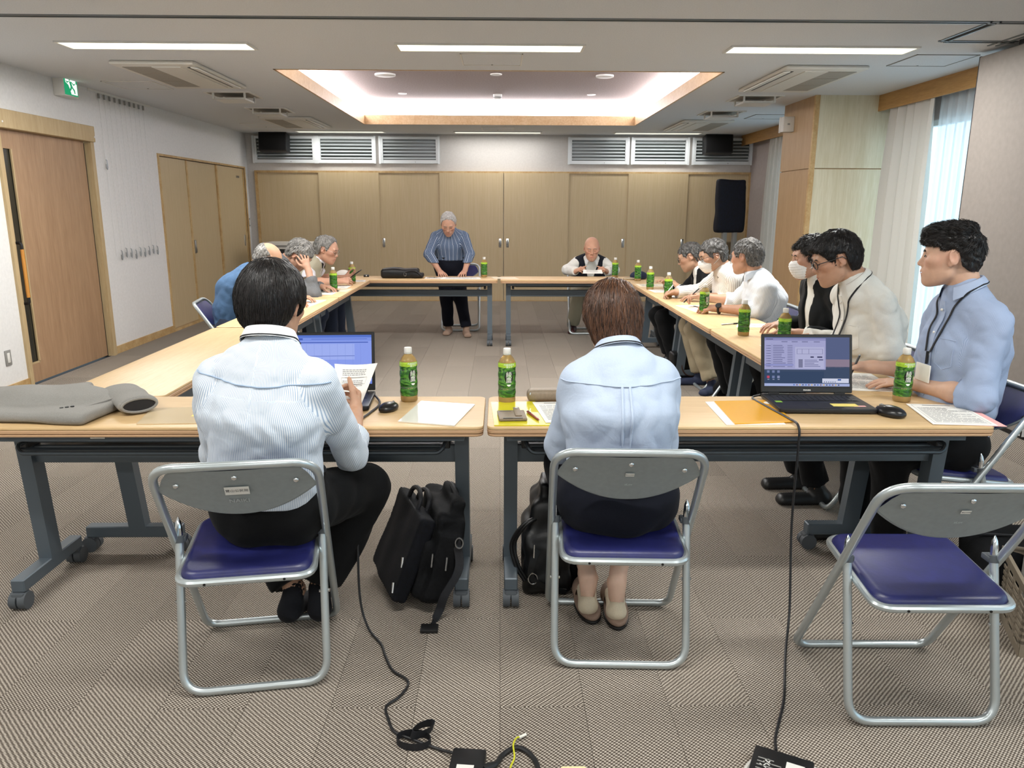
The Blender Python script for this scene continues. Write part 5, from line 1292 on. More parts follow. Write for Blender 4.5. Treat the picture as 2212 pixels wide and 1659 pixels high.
# ------------------------------------------------------------------ people: anatomy
def ik(a, b, l1, l2, pole):
    a, b = V3(a), V3(b); d = b-a; L = np.linalg.norm(d)
    if L > (l1+l2)*.985: k = L/((l1+l2)*.985); l1 *= k; l2 *= k
    u = d/L; x = (l1*l1-l2*l2+L*L)/(2*L); hh = math.sqrt(max(0, l1*l1-x*x)); p = V3(pole); p = nrm(p-u*p.dot(u))
    return a+u*x+p*hh
def hand(sd, w, f, n, side, curl=(15, 20, 15), sc=1., spread=.12, thumb=.6, per=None):
    """palm, four fingers of different length, thumb from the side of the palm; side +1 right, -1 left"""
    w = V3(w); f = nrm(f); n = V3(n); n = nrm(n-f*n.dot(f)); t = -np.cross(n, f)*side
    sd.bone(w+f*.006*sc, w+f*.074*sc, t, .025*sc, .036*sc, .016*sc, .0125*sc, k=.012)
    sd.cone(w-f*.03*sc, w+f*.02*sc, .0245*sc, .021*sc, k=.02)
    for i in range(4):
        b = w+f*(.080+(-.003, .002, -.002, -.012)[i])*sc+t*(.0285, .0095, -.0095, -.0275)[i]*sc
        L = (.068, .077, .072, .055)[i]*sc; r = (.0088, .009, .0086, .0076)[i]*sc
        cu = per[i] if per else curl; a = 0.; p = b-f*.012*sc; dd = nrm(f+t*spread*(1.2, .35, -.45, -1.2)[i])
        for j, fr in enumerate((.44, .31, .25)):
            a += R(cu[j]); d = dd*math.cos(a)+n*math.sin(a); q = p+d*(L*fr+(.012*sc if j == 0 else 0))
            sd.cone(p, q, r*(1-.08*j), r*(.93-.09*j), k=.004 if j == 0 else .002); p = q
    p = w+f*.022*sc+t*.020*sc+n*.006*sc
    d1 = nrm(f*.62+t*thumb+n*.38); q = p+d1*.046*sc; d2 = nrm(f*.85+t*thumb*.35+n*.35); e = q+d2*.030*sc; g = e+nrm(f*.9+t*thumb*.1+n*.3)*.024*sc
    sd.cone(p, q, .0145*sc, .0108*sc, k=.014); sd.cone(q, e, .0103*sc, .0094*sc, k=.002); sd.cone(e, g, .0094*sc, .0078*sc, k=.002)
def head_frame(yaw, pitch, roll=0):
    a, p, r = R(yaw), R(pitch), R(roll); f0 = V3(math.cos(a), math.sin(a), 0); r0 = V3(math.sin(a), -math.cos(a), 0); up = V3(0, 0, 1)
    f = f0*math.cos(p)-up*math.sin(p); u = up*math.cos(p)+f0*math.sin(p)
    rt = r0*math.cos(r)-u*math.sin(r); u2 = u*math.cos(r)+r0*math.sin(r)
    return np.stack([rt, f, u2], 1)
def head_sd(c, Rm, s, neck, jaw=1., nose=1., brow=1., ears=True):
    sd = SD(); W = lambda *p: V3(c)+s*(Rm@V3(*p)); e = lambda p, r, k=.02, op='u', Q=None: sd.ell(W(*p), V3(*r)*s, Rm if Q is None else Rm@Q, k*s, op)
    e((0, -.014, .030), (.0755, .098, .086)); e((0, .030, -.012), (.0665, .062, .085), .03); e((0, .040, -.070), (.046*jaw, .048, .040), .035)
    sd.cone(W(-.040*jaw, .005, -.062), W(-.012, .066, -.094), .020*s, .016*s, .03*s); sd.cone(W(.040*jaw, .005, -.062), W(.012, .066, -.094), .020*s, .016*s, .03*s)
    e((0, .078, -.096), (.019, .014, .015), .02)                                   # chin
    for x in (-1, 1): e((x*.043, .058, -.012), (.024, .026, .020), .02)            # cheek bones
    sd.cone(W(-.036, .078, .026), W(.036, .078, .026), .0115*s*brow, .0115*s*brow, .014*s)
    for x in (-1, 1): e((x*.032, .101, .006), (.017, .018, .0115), .012, 's')        # sockets
    for x in (-1, 1): e((x*.0315, .0765, .006), (.0145, .0125, .0105), .004)         # lids over the eyeballs
    sd.cone(W(0, .0865, .018), W(0, .1045, -.022), .0062*s, .0090*s*nose, .012*s)
    e((0, .1045, -.0255), (.0120*nose, .0100, .0090), .008)
    for x in (-1, 1): e((x*.0130*nose, .0955, -.0295), (.0075, .010, .0075), .005)
    e((0, .080, -.058), (.030, .020, .022), .018)                                  # muzzle
    sd.cone(W(-.017, .0925, -.0560), W(.017, .0925, -.0560), .0050*s, .0050*s, .005*s); sd.cone(W(0, .0965, -.0555), W(0, .0965, -.0560), .0055*s, .0055*s, .008*s)
    sd.cone(W(-.014, .0915, -.0670), W(.014, .0915, -.0670), .0060*s, .0060*s, .005*s)
    sd.cone(W(-.021, .0985, -.0612), W(.021, .0985, -.0612), .0026*s, .0026*s, .003*s, 's')
    if ears:
        for x in (-1, 1):
            Q = np.array((Matrix.Rotation(R(-12), 3, 'X') @ Matrix.Rotation(R(x*-22), 3, 'Z')).to_3x3())
            e((x*.0775, -.010, .002), (.0065, .0185, .031), .006, 'u', Q); e((x*.0850, -.006, .006), (.006, .0105, .018), .006, 's', Q); e((x*.0755, .0, -.024), (.006, .009, .011), .006)
    nb = V3(neck); top = W(0, -.020, -.045); sd.cone(top, nb, .045*s, .051*s, .016*s); sd.cone(W(0, -.048, -.02), nb-.012*(Rm@V3(0, 1, 0)), .040*s, .050*s, .025*s)
    return sd, W
class Field:
    def __init__(s, f): s.F, s.lo, s.h = f
    def val(s, P):
        q = (P-s.lo)/s.h; q = np.clip(q, 0, np.array(s.F.shape)-1.001); i = q.astype(int); t = q-i; r = 0
        for dx in (0, 1):
            for dy in (0, 1):
                for dz in (0, 1):
                    w = (t[:, 0] if dx else 1-t[:, 0])*(t[:, 1] if dy else 1-t[:, 1])*(t[:, 2] if dz else 1-t[:, 2]); r = r+w*s.F[i[:, 0]+dx, i[:, 1]+dy, i[:, 2]+dz]
        return r
    def grad(s, P):
        e = s.h; g = np.stack([s.val(P+d)-s.val(P-d) for d in np.eye(3)*e], 1); return g/(np.linalg.norm(g, axis=1)[:, None]+1e-9)
    def snap(s, P, off=0., n=6):
        P = np.array(P, float)
        for _ in range(n): P = P-s.grad(P)*(np.clip(s.val(P), -.03, .03)-off)[:, None]
        return P
def strands(V, field, Rm, c, sc, n, L, r, whorl=(0, -.035, .11), grav=.25, lift=.004, seed=1, seg=4, fwd=0., jit=.25, mask=None):
    """thin tapered locks that follow the hair surface away from the whorl"""
    rg = np.random.default_rng(seed); w = V3(c)+sc*(Rm@V3(whorl))
    P = V[rg.integers(0, len(V), n)]+rg.normal(size=(n, 3))*.002
    if mask is not None: loc = (P-V3(c))@Rm/sc; P = P[mask(loc)]; n = len(P)
    P = field.snap(P, -.001); L = L*rg.uniform(.55, 1.15, n); pts = [P]; jd = rg.normal(size=(n, 3))*jit
    for k in range(seg):
        d = pts[-1]-w; d /= np.linalg.norm(d, axis=1)[:, None]+1e-9; d = d+jd+V3(0, 0, -grav)+fwd*Rm[:, 1]
        g = field.grad(pts[-1]); d = d-g*(d*g).sum(1)[:, None]; d /= np.linalg.norm(d, axis=1)[:, None]+1e-9
        q = pts[-1]+d*(L/seg)[:, None]; q = field.snap(q, 0., 3); pts.append(q)
    G = [field.grad(p) for p in pts]
    pts = [p+g*(lift*(k/seg)**1.5*rg.uniform(.1, 1.4, n))[:, None] for k, (p, g) in enumerate(zip(pts, G))]
    rr = r*np.interp(np.linspace(0, 1, seg+1), [0, .2, .4, .6, .8, 1.], [.9, 1., .95, .8, .55, .12]); Vs = []; S = 3
    for k in range(seg+1):
        t = (pts[min(k+1, seg)]-pts[max(k-1, 0)]); t /= np.linalg.norm(t, axis=1)[:, None]+1e-9; b = np.cross(t, G[k]); b /= np.linalg.norm(b, axis=1)[:, None]+1e-9; nn = np.cross(b, t)
        for j in range(S): a = 2*math.pi*j/S; Vs.append(pts[k]+rr[k]*(math.cos(a)*b*1.6+math.sin(a)*nn*.8))
    A = np.stack(Vs, 1).reshape(n, (seg+1)*S, 3); Q = []
    for k in range(seg):
        for j in range(S): Q.append((k*S+j, k*S+(j+1) % S, (k+1)*S+(j+1) % S, (k+1)*S+j))
    Q = (np.array(Q)[None]+(np.arange(n)*(seg+1)*S)[:, None, None]).reshape(-1, 4)
    return A.reshape(-1, 3), Q, np.repeat(rg.uniform(0, 1, n), (seg+1)*S)
HL = {  # hair line: lowest hair height over fore-aft position y (head units, ear hole at 0)
    'full': ([-.2, -.085, -.04, -.026, .012, .020, .036, .058, .085, .11, .2], [-.088, -.085, -.06, .026, .030, -.022, -.012, .040, .066, .080, .085]),
    'thick': ([-.2, -.085, -.05, -.034, -.024, .014, .024, .045, .07, .1, .2], [-.092, -.090, -.085, -.060, .006, .012, -.03, -.015, .03, .05, .055]),
    'bob': ([-.2, -.085, -.02, .03, .055, .075, .1, .2], [-.135, -.137, -.140, -.138, -.10, .02, .05, .055]),
    'recede': ([-.2, -.085, -.04, -.026, .012, .020, .034, .045, .06, .2], [-.080, -.078, -.055, .026, .030, -.012, .010, .060, .112, .16]),
    'fade': ([-.2, -.085, -.04, -.026, .012, .020, .036, .058, .085, .11, .2], [-.065, -.060, -.03, .030, .034, .036, .038, .044, .052, .060, .062]),
    'rim': ([-.2, -.085, -.04, -.026, .012, .020, .034, .05, .2], [-.070, -.068, -.05, .026, .030, -.005, .03, .16, .2]),
}
def hair_sd(c, Rm, s, style, th=.012, top=.0, fringe=0., seed=1, amp=.003, parts=(), crown_cut=None, side=None):
    sd = SD(); W = lambda *p: V3(c)+s*(Rm@V3(*p))
    ts = th if side is None else side
    sd.ell(W(0, -.014, .030), V3(.0755+ts, .098+th*.9, .086+th+top)*s, Rm, .02*s)
    sd.ell(W(0, -.045, -.01), V3(.066+ts*.8, .062+ts*.7, .080+ts*.6)*s, Rm, .03*s)
    if style == 'bob': sd.bone(W(0, -.035, .0), W(0, -.050, -.115), Rm[:, 0], (.084)*s, (.070)*s, (.075)*s, (.052)*s, k=.03*s)
    if fringe: sd.ell(W(0, .055, .062), V3(.066, .046+fringe, .040+fringe)*s, Rm, .03*s)
    for p, r in parts: sd.ell(W(*p), V3(*r)*s, Rm, .02*s)
    ys, zs = HL[style]; cc = V3(c)
    def cut(x, y, z):
        d = (x-cc[0], y-cc[1], z-cc[2]); ly = (d[0]*Rm[0, 1]+d[1]*Rm[1, 1]+d[2]*Rm[2, 1])/s; lz = (d[0]*Rm[0, 2]+d[1]*Rm[1, 2]+d[2]*Rm[2, 2])/s; lx = (d[0]*Rm[0, 0]+d[1]*Rm[1, 0]+d[2]*Rm[2, 0])/s
        v = (np.interp(ly, ys, zs)+.004*np.sin(lx*170+seed)+.003*np.sin(lx*310+ly*90)-lz)*s
        if crown_cut is not None: v = np.maximum(v, (crown_cut[1]-np.sqrt(lx**2+((ly-crown_cut[0][0]))**2+(lz-crown_cut[0][1])**2))*s)
        return v
    sd.warp(wob(amp, 130, seed)).warp(wob(amp*.8, 260, seed+5)); sd.call(cut, .006*s, 'i'); return sd
def flatcone(sd, a, b, ra, rb, k=.02, fa=False, fb=True):
    a, b = V3(a), V3(b); d = b-a; L = np.linalg.norm(d); u = d/L; rm = max(ra, rb)
    def fn(x, y, z):
        px, py, pz = x-a[0], y-a[1], z-a[2]; q = px*u[0]+py*u[1]+pz*u[2]; t = np.clip(q/L, 0, 1)
        v = np.sqrt((px-t*d[0])**2+(py-t*d[1])**2+(pz-t*d[2])**2)-(ra+(rb-ra)*t)
        if fb: v = np.maximum(v, q-L)
        if fa: v = np.maximum(v, -q)
        return v
    sd._add('f', fn, np.minimum(a, b)-rm, np.maximum(a, b)+rm, k, 'u'); return sd
def fold(amp, f, seed):
    n = wob(1., f, seed)
    def fn(x, y, z): return (amp*(.38-np.abs(n(x, y, z)))).astype(np.float32)
    return fn
def stripe_coord(V, bones):
    """across-the-limb coordinate of every vertex, from its nearest limb axis"""
    best = np.full(len(V), 9.); su = np.zeros(len(V))
    for a, b, lat, rad, Rr in bones:
        a, b = V3(a), V3(b); d = b-a; L2 = d.dot(d); ax = d/math.sqrt(L2); l = nrm(V3(lat)-ax*V3(lat).dot(ax)); n = np.cross(ax, l)
        t = np.clip((V-a)@d/L2, 0, 1); P = V-a-t[:, None]*d; q = np.linalg.norm(P, axis=1)-rad; m = q < best; best[m] = q[m]
        su[m] = (np.arctan2((P@l)[m], (P@n)[m]))*Rr
    return su

# ------------------------------------------------------------------ people: one figure
PEOPLE = []
def person(label, hip, face, head, arms, legs=None, tface=None, hipz=.535, sw=.185, bulk=1., shirt=None, over=None, trousers=None, skin=(.76, .59, .49), hair=None, shoes=None,
           glasses=None, mask=False, lany=None, collar=None, vox=.004, eyes='down', brows='#2a2320', neckback=.012, bulge=.05, sh_drop=.055, hem=None, belt=None, headkw={}, arm_k=1., legk=1., hipk=None, socks=None, shrug=0., noff=(0, 0, 0), uw=.29, fw=.25):
    c, yaw, pitch, roll, hs = head; c = V3(c); tface = face if tface is None else tface
    Rm = head_frame(yaw, pitch, roll); up = V3(0, 0, 1)
    fl = V3(math.cos(R(face)), math.sin(R(face)), 0); rl = V3(math.sin(R(face)), -math.cos(R(face)), 0)
    ft = V3(math.cos(R(tface)), math.sin(R(tface)), 0); rt = V3(math.sin(R(tface)), -math.cos(R(tface)), 0)
    Hc = V3(hip[0], hip[1], hipz)
    N = c+hs*(Rm@V3(0, -.045, -.125))-V3(0, 0, .012)-ft*neckback+V3(noff)
    sp = nrm(N-Hc); back = nrm(-ft-sp*(-ft).dot(sp))
    L = np.linalg.norm(N-Hc)
    p1 = Hc+sp*L*.30+back*bulge*.8; p2 = Hc+sp*L*.62+back*bulge; shc = N-nrm(N-p2)*sh_drop+back*.012
    sR = shc+rt*sw-up*(.012-shrug); sL = shc-rt*sw-up*(.012-shrug)
    loc = V3(Hc[0], Hc[1], 0)
    root = thing('person', label, 'person', tuple(loc))
    K = bulk
    # arms
    A = {}
    for sd_, S in (('R', sR), ('L', sL)):
        a = arms[sd_]; w = V3(a['w']); el = V3(a['e']) if 'e' in a else ik(S, w, uw*arm_k, fw*arm_k, a.get('pole', -up*.6+(rt if sd_ == 'R' else -rt)*.6+back*.3)); A[sd_] = (S, el, w, a)
    # legs
    G = {}
    for sd_, g in (('R', 1), ('L', -1)):
        hj = Hc+rl*g*.085-up*.005; d = (legs or {}).get(sd_, {})
        an = V3(d['a']) if 'a' in d else Hc*V3(1, 1, 0)+fl*.27+rl*g*.11+up*.09
        kn = V3(d['k']) if 'k' in d else ik(hj, an, .40*legk, .40*legk, fl+up*1.2); G[sd_] = (hj, kn, an, V3(d.get('t', an+fl*.17-up*.06)))
    # --- skin: hidden trunk (coarse), fore arms and hands, head
    tone = np.array(srgb(skin)[:3])
    sdb = SD()
    sdb.bone(Hc, p1, rl, .13*K, .12*K, .085, .08).bone(p1, p2, rt, .12*K, .14*K, .08, .09).bone(p2, shc, rt, .14*K, .11, .09, .06).cone(N, shc, .05, .06)
    for sd_ in 'RL':
        S, el, w, a = A[sd_]; sdb.cone(shc, S, .05, .042).cone(S, el, .040, .032)
        hj, kn, an, to = G[sd_]; sdb.cone(Hc, hj, .08, .075).cone(hj, kn, .065, .045).cone(kn, an, .045, .033).cone(an, an-up*.05-nrm((to-an)*V3(1, 1, 0))*.02, .034, .030)
    V, Q = sdb.mesh(.021); parts = [(V, Q, np.tile(tone, (len(V), 1)))]; off = len(V)
    for sd_ in 'RL':
        S, el, w, a = A[sd_]; s2 = SD(); d = nrm(w-el)
        s2.cone(el, el+(w-el)*.35, .036, .039, .02); s2.cone(el+(w-el)*.35, w-d*.02, .038, .0255, .02)
        f = nrm(a.get('f', d)); hand(s2, w, f, a.get('n', -up), 1 if sd_ == 'R' else -1, a.get('curl', (18, 25, 18)), a.get('sc', 1.), a.get('spread', .12), a.get('thumb', .6), a.get('per'))
        V, Q = s2.mesh(vox); V = relax(V, Q, 1, .4); t_ = np.tile(tone, (len(V), 1)); k = np.clip((((V-w)@f)-.10)/.09, 0, 1)[:, None]; t_ = t_*(1-k*np.array([0, .10, .10])); parts.append((V, Q, t_))
    sdh, W = head_sd(c, Rm, hs, N-nrm(N-c)*-.03, **headkw)
    V, Q, fh = sdh.mesh(vox*.85 if vox < .004 else .0045, True); V = relax(V, Q, 1, .35); lc = ((V-c)@Rm)/hs
    t_ = np.tile(tone, (len(V), 1))
    lip = np.exp(-(((lc[:, 2]+.0615)/.0095)**2+(lc[:, 0]/.019)**4))*(lc[:, 1] > .085); t_ = t_*(1-lip[:, None]*np.array([.10, .34, .30]))
    chk = np.exp(-(((np.abs(lc[:, 0])-.045)/.022)**2+((lc[:, 2]+.02)/.025)**2))*(lc[:, 1] > .03)+np.exp(-(((np.abs(lc[:, 0])-.08)/.012)**2+((lc[:, 2])/.03)**2))*.9+np.exp(-((lc[:, 0]/.014)**2+((lc[:, 2]+.026)/.012)**2))*(lc[:, 1] > .1)*.7
    t_ = t_*(1-np.clip(chk, 0, 1)[:, None]*np.array([0, .12, .12]))
    parts.append((V, Q, t_)); Vh = V
    Va, Qa, Ta = [], [], []; o_ = 0
    for V, Q, t_ in parts: Va.append(V); Qa.append(Q+o_); Ta.append(t_); o_ += len(V)
    npobj('body', np.concatenate(Va), np.concatenate(Qa), M['skin'], root, loc, {'tone': np.concatenate(Ta)})
    # --- eyes and brows
    sk = Field(fh)
    for x in (-1, 1):
        if eyes == 'open':
            e = MB().ball(W(x*.0315, .0830, .0060), .0076*hs, 10); e.build('eye', M['eye_white'], root).location = -Vector(loc)
            q = W(x*.0320, .0895, .0058); i_ = MB().ball(q, .0040*hs, 8).build('iris', M['eye_dark'], root); i_.location = -Vector(loc)
        P = sk.snap([W(x*u, .095, z) for u, z in ((.017, .0035), (.024, .0015 if eyes == 'down' else .0085), (.032, .0 if eyes == 'down' else .0105), (.040, .001 if eyes == 'down' else .0085), (.046, .004))], .0004)
        MB().tube(smoothpath(P-loc, 3), .0013*hs, 5).build('eyelid_line', M['eye_dark'], root)
        if brows:
            P = sk.snap([W(x*u, .10, z) for u, z in ((.013, .024), (.024, .029), (.036, .030), (.048, .024))], .001)
            MB().tube(smoothpath(P-loc, 3), [.0022*hs]*4+[.0030*hs]*5+[.0014*hs], 6).build('eyebrow', pbr('brow', brows, .7), root)
    # --- hair
    if hair:
        hk = dict(hair); st = hk.pop('strands', None); hm = hk.pop('mat'); vx = hk.pop('vox', .004)
        V, Q, fhh = hair_sd(c, Rm, hs, **hk).mesh(vx, True); V = relax(V, Q, 1, .3); rn = np.random.default_rng(3).uniform(.2, .6, len(V)); F2 = Field(fhh)
        if st:
            allv, allq, allr = [V], [Q], [rn]; o_ = len(V)
            for kw in (st if isinstance(st, list) else [st]):
                v2, q2_, r2 = strands(V, F2, Rm, c, hs, **kw); allv.append(v2); allq.append(q2_+o_); allr.append(r2); o_ += len(v2)
            V, Q, rn = np.concatenate(allv), np.concatenate(allq), np.concatenate(allr)
        npobj('hair', V, Q, hm, root, loc, {'rnd': rn})
    # --- trousers
    if trousers:
        tm, ease, end = trousers; s3 = SD(); KH = hipk or K
        s3.bone(Hc-rl*.05*KH, Hc+rl*.05*KH, up, .115+ease*.5, .115+ease*.5, .118*KH, .118*KH, k=.05)
        s3.bone(Hc, Hc+sp*L*.20+back*bulge*.5, rl, (.163+ease*.4)*KH, (.150+ease*.4)*K, .118*KH, .105*K, k=.05)
        for sd_ in 'RL':
            hj, kn, an, to = G[sd_]; s3.cone(hj, kn, .088*K+ease*.6, .062+ease, .05); e_ = an+(kn-an)*end; flatcone(s3, kn, e_, .062+ease, .047+ease*1.25, .03)
        s3.plane(Hc+sp*L*.26, nrm(up*.9+sp*.1)); s3.warp(wob(.003, 26, len(PEOPLE)+40)).warp(fold(.006, 26, len(PEOPLE)+41))
        V, Q, ft_ = s3.mesh(.0085 if vox < .0036 else .0115, True); V = relax(V, Q, 1, .4); npobj('trousers', V, Q, tm, root, loc)
        if belt:
            q = Hc+sp*L*.235+back*bulge*.55; P = Field(ft_).snap([q+.19*K*(rl*math.cos(a)*.9+fl*math.sin(a)*.65) for a in np.linspace(0, 2*math.pi, 33)[:-1]], .003)
            P = P-loc; MB().tube(P, .016, 6, True, flat=1., up=sp).build('belt', M['leather'], root)
    # --- socks and shoes
    if shoes:
        sm, kind = shoes
        for sd_ in 'RL':
            hj, kn, an, to = G[sd_]; d = nrm((to-an)*V3(1, 1, 0)); l = np.cross(d, up); hl = an-d*.04; hl = V3(hl[0], hl[1], min(an[2]-.045, to[2]+.02)+.0); b = V3(to[0], to[1], to[2])
            q = SD().bone(V3(hl[0], hl[1], max(.03, an[2]-.062)), b, l, .034, .040, .034, .024, k=.03).cone(an, V3(hl[0], hl[1], max(.03, an[2]-.062)), .038, .036, .03)
            if kind == 'cover': q = SD().bone(V3(hl[0], hl[1], max(.045, an[2]-.085)), b, l, .033, .040, .030, .024, k=.03).cone(hl+V3(0, 0, -.02), V3(hl[0], hl[1], max(.045, an[2]-.085)), .026, .034, .02)
            if kind == 'shoe': q.bone(V3(hl[0], hl[1], .016), V3(b[0], b[1], .016)+d*.01, l, .038, .044, .017, .017, k=.012).plane((0, 0, .002), -up)
            V, Q = q.mesh(.009); npobj('shoe' if kind == 'shoe' else 'sock', relax(V, Q, 1), Q, sm, root, loc)
    # --- shirt and outer layers
    def top(spec, nm, extra=0., sleeves=True):
        mat, ease = spec['mat'], spec.get('ease', .014)+extra; sl = spec.get('sleeve', .97); s4 = SD(); bones = []
        wv = spec.get('wave', .0045)
        lo_t = spec.get('low', .12)
        p0 = Hc+sp*L*lo_t+back*bulge*.4*(lo_t > 0)
        s4.bone(p0, p1, rl, (.150+ease)*K, (.142+ease)*K, (.108+ease)*K, (.102+ease)*K, k=.05); s4.bone(p1, p2, rt, (.142+ease)*K, (.160+ease)*K, (.102+ease)*K, (.112+ease)*K, k=.05); s4.bone(p2, shc, rt, (.160+ease)*K, .125+ease, (.112+ease)*K, .072+ease, k=.05)
        bones += [(Hc, p2, rt, .13*K, .15*K), (p2, N, rt, .12*K, .15*K)]
        nk = N+nrm(c-N)*.012
        s4.cone(shc, nk, .075+ease*.5, .056+ease*.3, .04)
        ez = ease*.6
        for sd_ in 'RL':
            S, el, w, a = A[sd_]; s_sl = a.get('sleeve', sl)
            s4.cone(shc+(nk-shc)*.6, S+(shc-S)*.12, .050+ez*.4, .045+ez, .05)
            if not sleeves: s4.cone(S, S+(shc-S)*.2, .052, .052, .03); continue
            if s_sl <= 0:   # short sleeve ends on the upper arm
                e_ = S+(el-S)*(1+s_sl); flatcone(s4, S, e_, .047+ez, .046+ease*1.3, .022); bones.append((S, e_, rt, .055, .055))
            else:
                s4.cone(S, el, .047+ez, .040+ez, .034); e_ = el+(w-el)*s_sl; flatcone(s4, el, e_, .040+ez, .030+ease*.8 if s_sl > .7 else .038+ez, .02); bones += [(S, el, rt, .05, .055), (el, e_, np.cross(w-el, up), .04, .05)]
                if s_sl <= .7: d_ = nrm(w-el); flatcone(s4, e_-d_*.042, e_, .039+ez*1.3, .041+ez*1.3, .003, True, True)
                elif spec.get('cuff', True): d_ = nrm(w-el); flatcone(s4, e_-d_*.05, e_, .032+ease*.7, .032+ease*.65, .004, True, True)
        s4.warp(wob(wv*.3, 20, len(PEOPLE)*3+1)).warp(fold(wv*1.15, 27, len(PEOPLE)*3+2)).warp(fold(wv*.6, 60, len(PEOPLE)*3+5))
        hz = spec.get('hem')
        s4.plane(Hc+sp*L*(.14 if hz is None else hz), nrm(-up*.85-sp*.15) if 'hemn' not in spec else V3(spec['hemn']))
        if spec.get('open'):
            wt, wb_, zb = spec['open']; sc_ = shc; 
            def cut(x, y, z):
                px, py, pz = x-sc_[0], y-sc_[1], z-sc_[2]
                u_ = px*sp[0]+py*sp[1]+pz*sp[2]; lat = np.abs(px*rt[0]+py*rt[1]+pz*rt[2]); dep = -(px*back[0]+py*back[1]+pz*back[2])-.015
                wd = np.interp(u_, [-zb-.01, -zb, .05, .12], [-.02, wb_, wt, wt+.03]); return np.minimum(dep, wd-lat)
            s4.call(cut, .004, 'i')
        V, Q, ff = s4.mesh(spec.get('vox', .0075), True); V = relax(V, Q, 1, .35); npobj(nm, V, Q, mat, root, loc, {'su': stripe_coord(V, bones)})
        return Field(ff)
    FS = top(shirt, shirt.get('name', 'shirt'))
    FO = FS
    if over: FO = top(over, over.get('name', 'jacket'), sleeves=over.get('sleeves', True))
    # --- collar
    if collar:
        cm = collar['mat']; ax = nrm(c-N)*.6+sp*.4; ax = nrm(ax); f_ = nrm(ft-ax*ft.dot(ax)); r_ = np.cross(f_, ax); ce = N+ax*collar.get('up', .012)+f_*collar.get('fw', .0)
        r0 = collar.get('r', .064); hgt = collar.get('h', .034); gap = collar.get('gap', 22)
        def fn(u, v):
            a = R(gap)+u*(2*math.pi-2*R(gap)); fr = abs(math.cos(a/2))**5 if True else 0
            if v < .4: q = v/.4; rad = r0+.001; z = -.012+q*(hgt+.012)*(1-.35*fr)
            else: q = (v-.4)/.6; rad = r0+.004+q*(.016+.010*fr); z = hgt*(1-.35*fr)-q*(hgt*.95+.022*fr)+.004*math.sin(q*3.14)
            return tuple(ce+ax*z+rad*(f_*math.cos(a)*1.06+r_*math.sin(a)*1.0)-loc)
        MB().grid(fn, 40, 8).build('collar', cm, root, True, 180)
    # --- lanyard lying on the shirt
    def surf(h_, ang, off=.004):
        q = N+(Hc-N)*h_-back*.0; d = ft*math.cos(R(ang))+rt*math.sin(R(ang)); d = nrm(d-sp*d.dot(sp)); rr = np.arange(0, .34, .004)
        v = FO.val(q+rr[:, None]*d); i = np.where(v > 0)[0]; i = i[0] if len(i) else 20
        return q+d*(rr[i]+off)
    if lany:
        kx = collar or {}; ax_ = nrm(nrm(c-N)*.6+sp*.4); f_ = nrm(ft-ax_*ft.dot(ax_)); r_ = np.cross(f_, ax_); ce = N+ax_*kx.get('up', .012)
        rg_ = lambda a_, z_=.006, e_=.0165: ce+ax_*z_+(kx.get('r', .062)+e_)*(f_*math.cos(R(a_))*1.06+r_*math.sin(R(a_)))
        bk = [rg_(a_) for a_ in (100, 125, 150, 180, 210, 235, 260)]
        if lany.get('back_only'): P = [rg_(75, -.004, .020)]+bk+[rg_(285, -.004, .020)]
        else:
            fr = [(.08, 38), (.16, 27), (.26, 16), (lany.get('h', .40), 5)]; g_ = 1 if np.dot(r_, rt) > 0 else -1
            P = [surf(h_, g_*a_, .006) for h_, a_ in fr[::-1]]+[rg_(62, -.010, .024)]+bk+[rg_(298, -.010, .024)]+[surf(h_, -g_*a_, .006) for h_, a_ in fr]
        P = np.array(smoothpath(P, 5)); MB().tube(P-loc, .0055, 4, False, flat=.5).build('lanyard', M['lanyard'], root)
        if not lany.get('back_only'):
            q = surf(lany.get('h', .40), 0, .008)-loc; MB().tube([q, q-V3(0, 0, .05)], .006, 6).build('lanyard_clip', M['lanyard'], root); b_ = MB().rbox(-.045, .045, -.003, .003, -.12, -.05, .002); b_.xf(Matrix.Translation(q+ft*.01) @ Matrix.Rotation(R(tface-90), 4, 'Z')); b_.build('name_card', M['clear'], root)
    # --- front placket, buttons and pocket
    if shirt.get('placket'):
        P = np.array(smoothpath([surf(h_, 0, .0015) for h_ in (.06, .16, .28, .42, .56, .7)], 4)); MB().tube(P-loc, .015, 4, False, flat=.12, up=tuple(ft)).build('placket', shirt['mat'], root)
        for h_ in (.12, .27, .42, .57): MB().ball(surf(h_, 0, .004)-loc, .0055, 8).build('button', M['plastic_w'], root)
    if shirt.get('pocket'):
        g = shirt['pocket']; a0, a1 = (-52, -16)
        P = [surf(.30, g*a0, .002), surf(.30, g*a1, .002), surf(.47, g*a1*1.05, .002), surf(.50, g*(a0+a1)/2, .002), surf(.47, g*a0*.95, .002)]
        P = [p for i in range(5) for p in (P[i]*(1-t_)+P[(i+1) % 5]*t_ for t_ in (0, .34, .67))]; P = FO.snap(P, .0008, 4); MB().tube(P-loc, .0016, 5, True).build('pocket_seam', shirt['mat'], root)
    if shirt.get('yoke'):
        y0 = shirt['yoke']; P = np.array(smoothpath([surf(y0+.02*math.cos(R(a_-180)*1.4)-.0, a_, .0006) for a_ in range(108, 253, 6)], 2)); MB().tube(P-loc, .0022, 5).build('yoke_seam', shirt['mat'], root)
        if shirt.get('pleat'):
            for dx in (-4.5, 4.5):
                P = np.array(smoothpath([surf(h_, 180+dx*(1-.3*h_), .001) for h_ in (y0+.02, .34, .46, .58)], 4)); P = P[:]; MB().tube(P-loc, [.0045]*(len(P)-3)+[.003, .002, .0008], 5, flat=.5).build('pleat_fold', shirt['mat'], root)
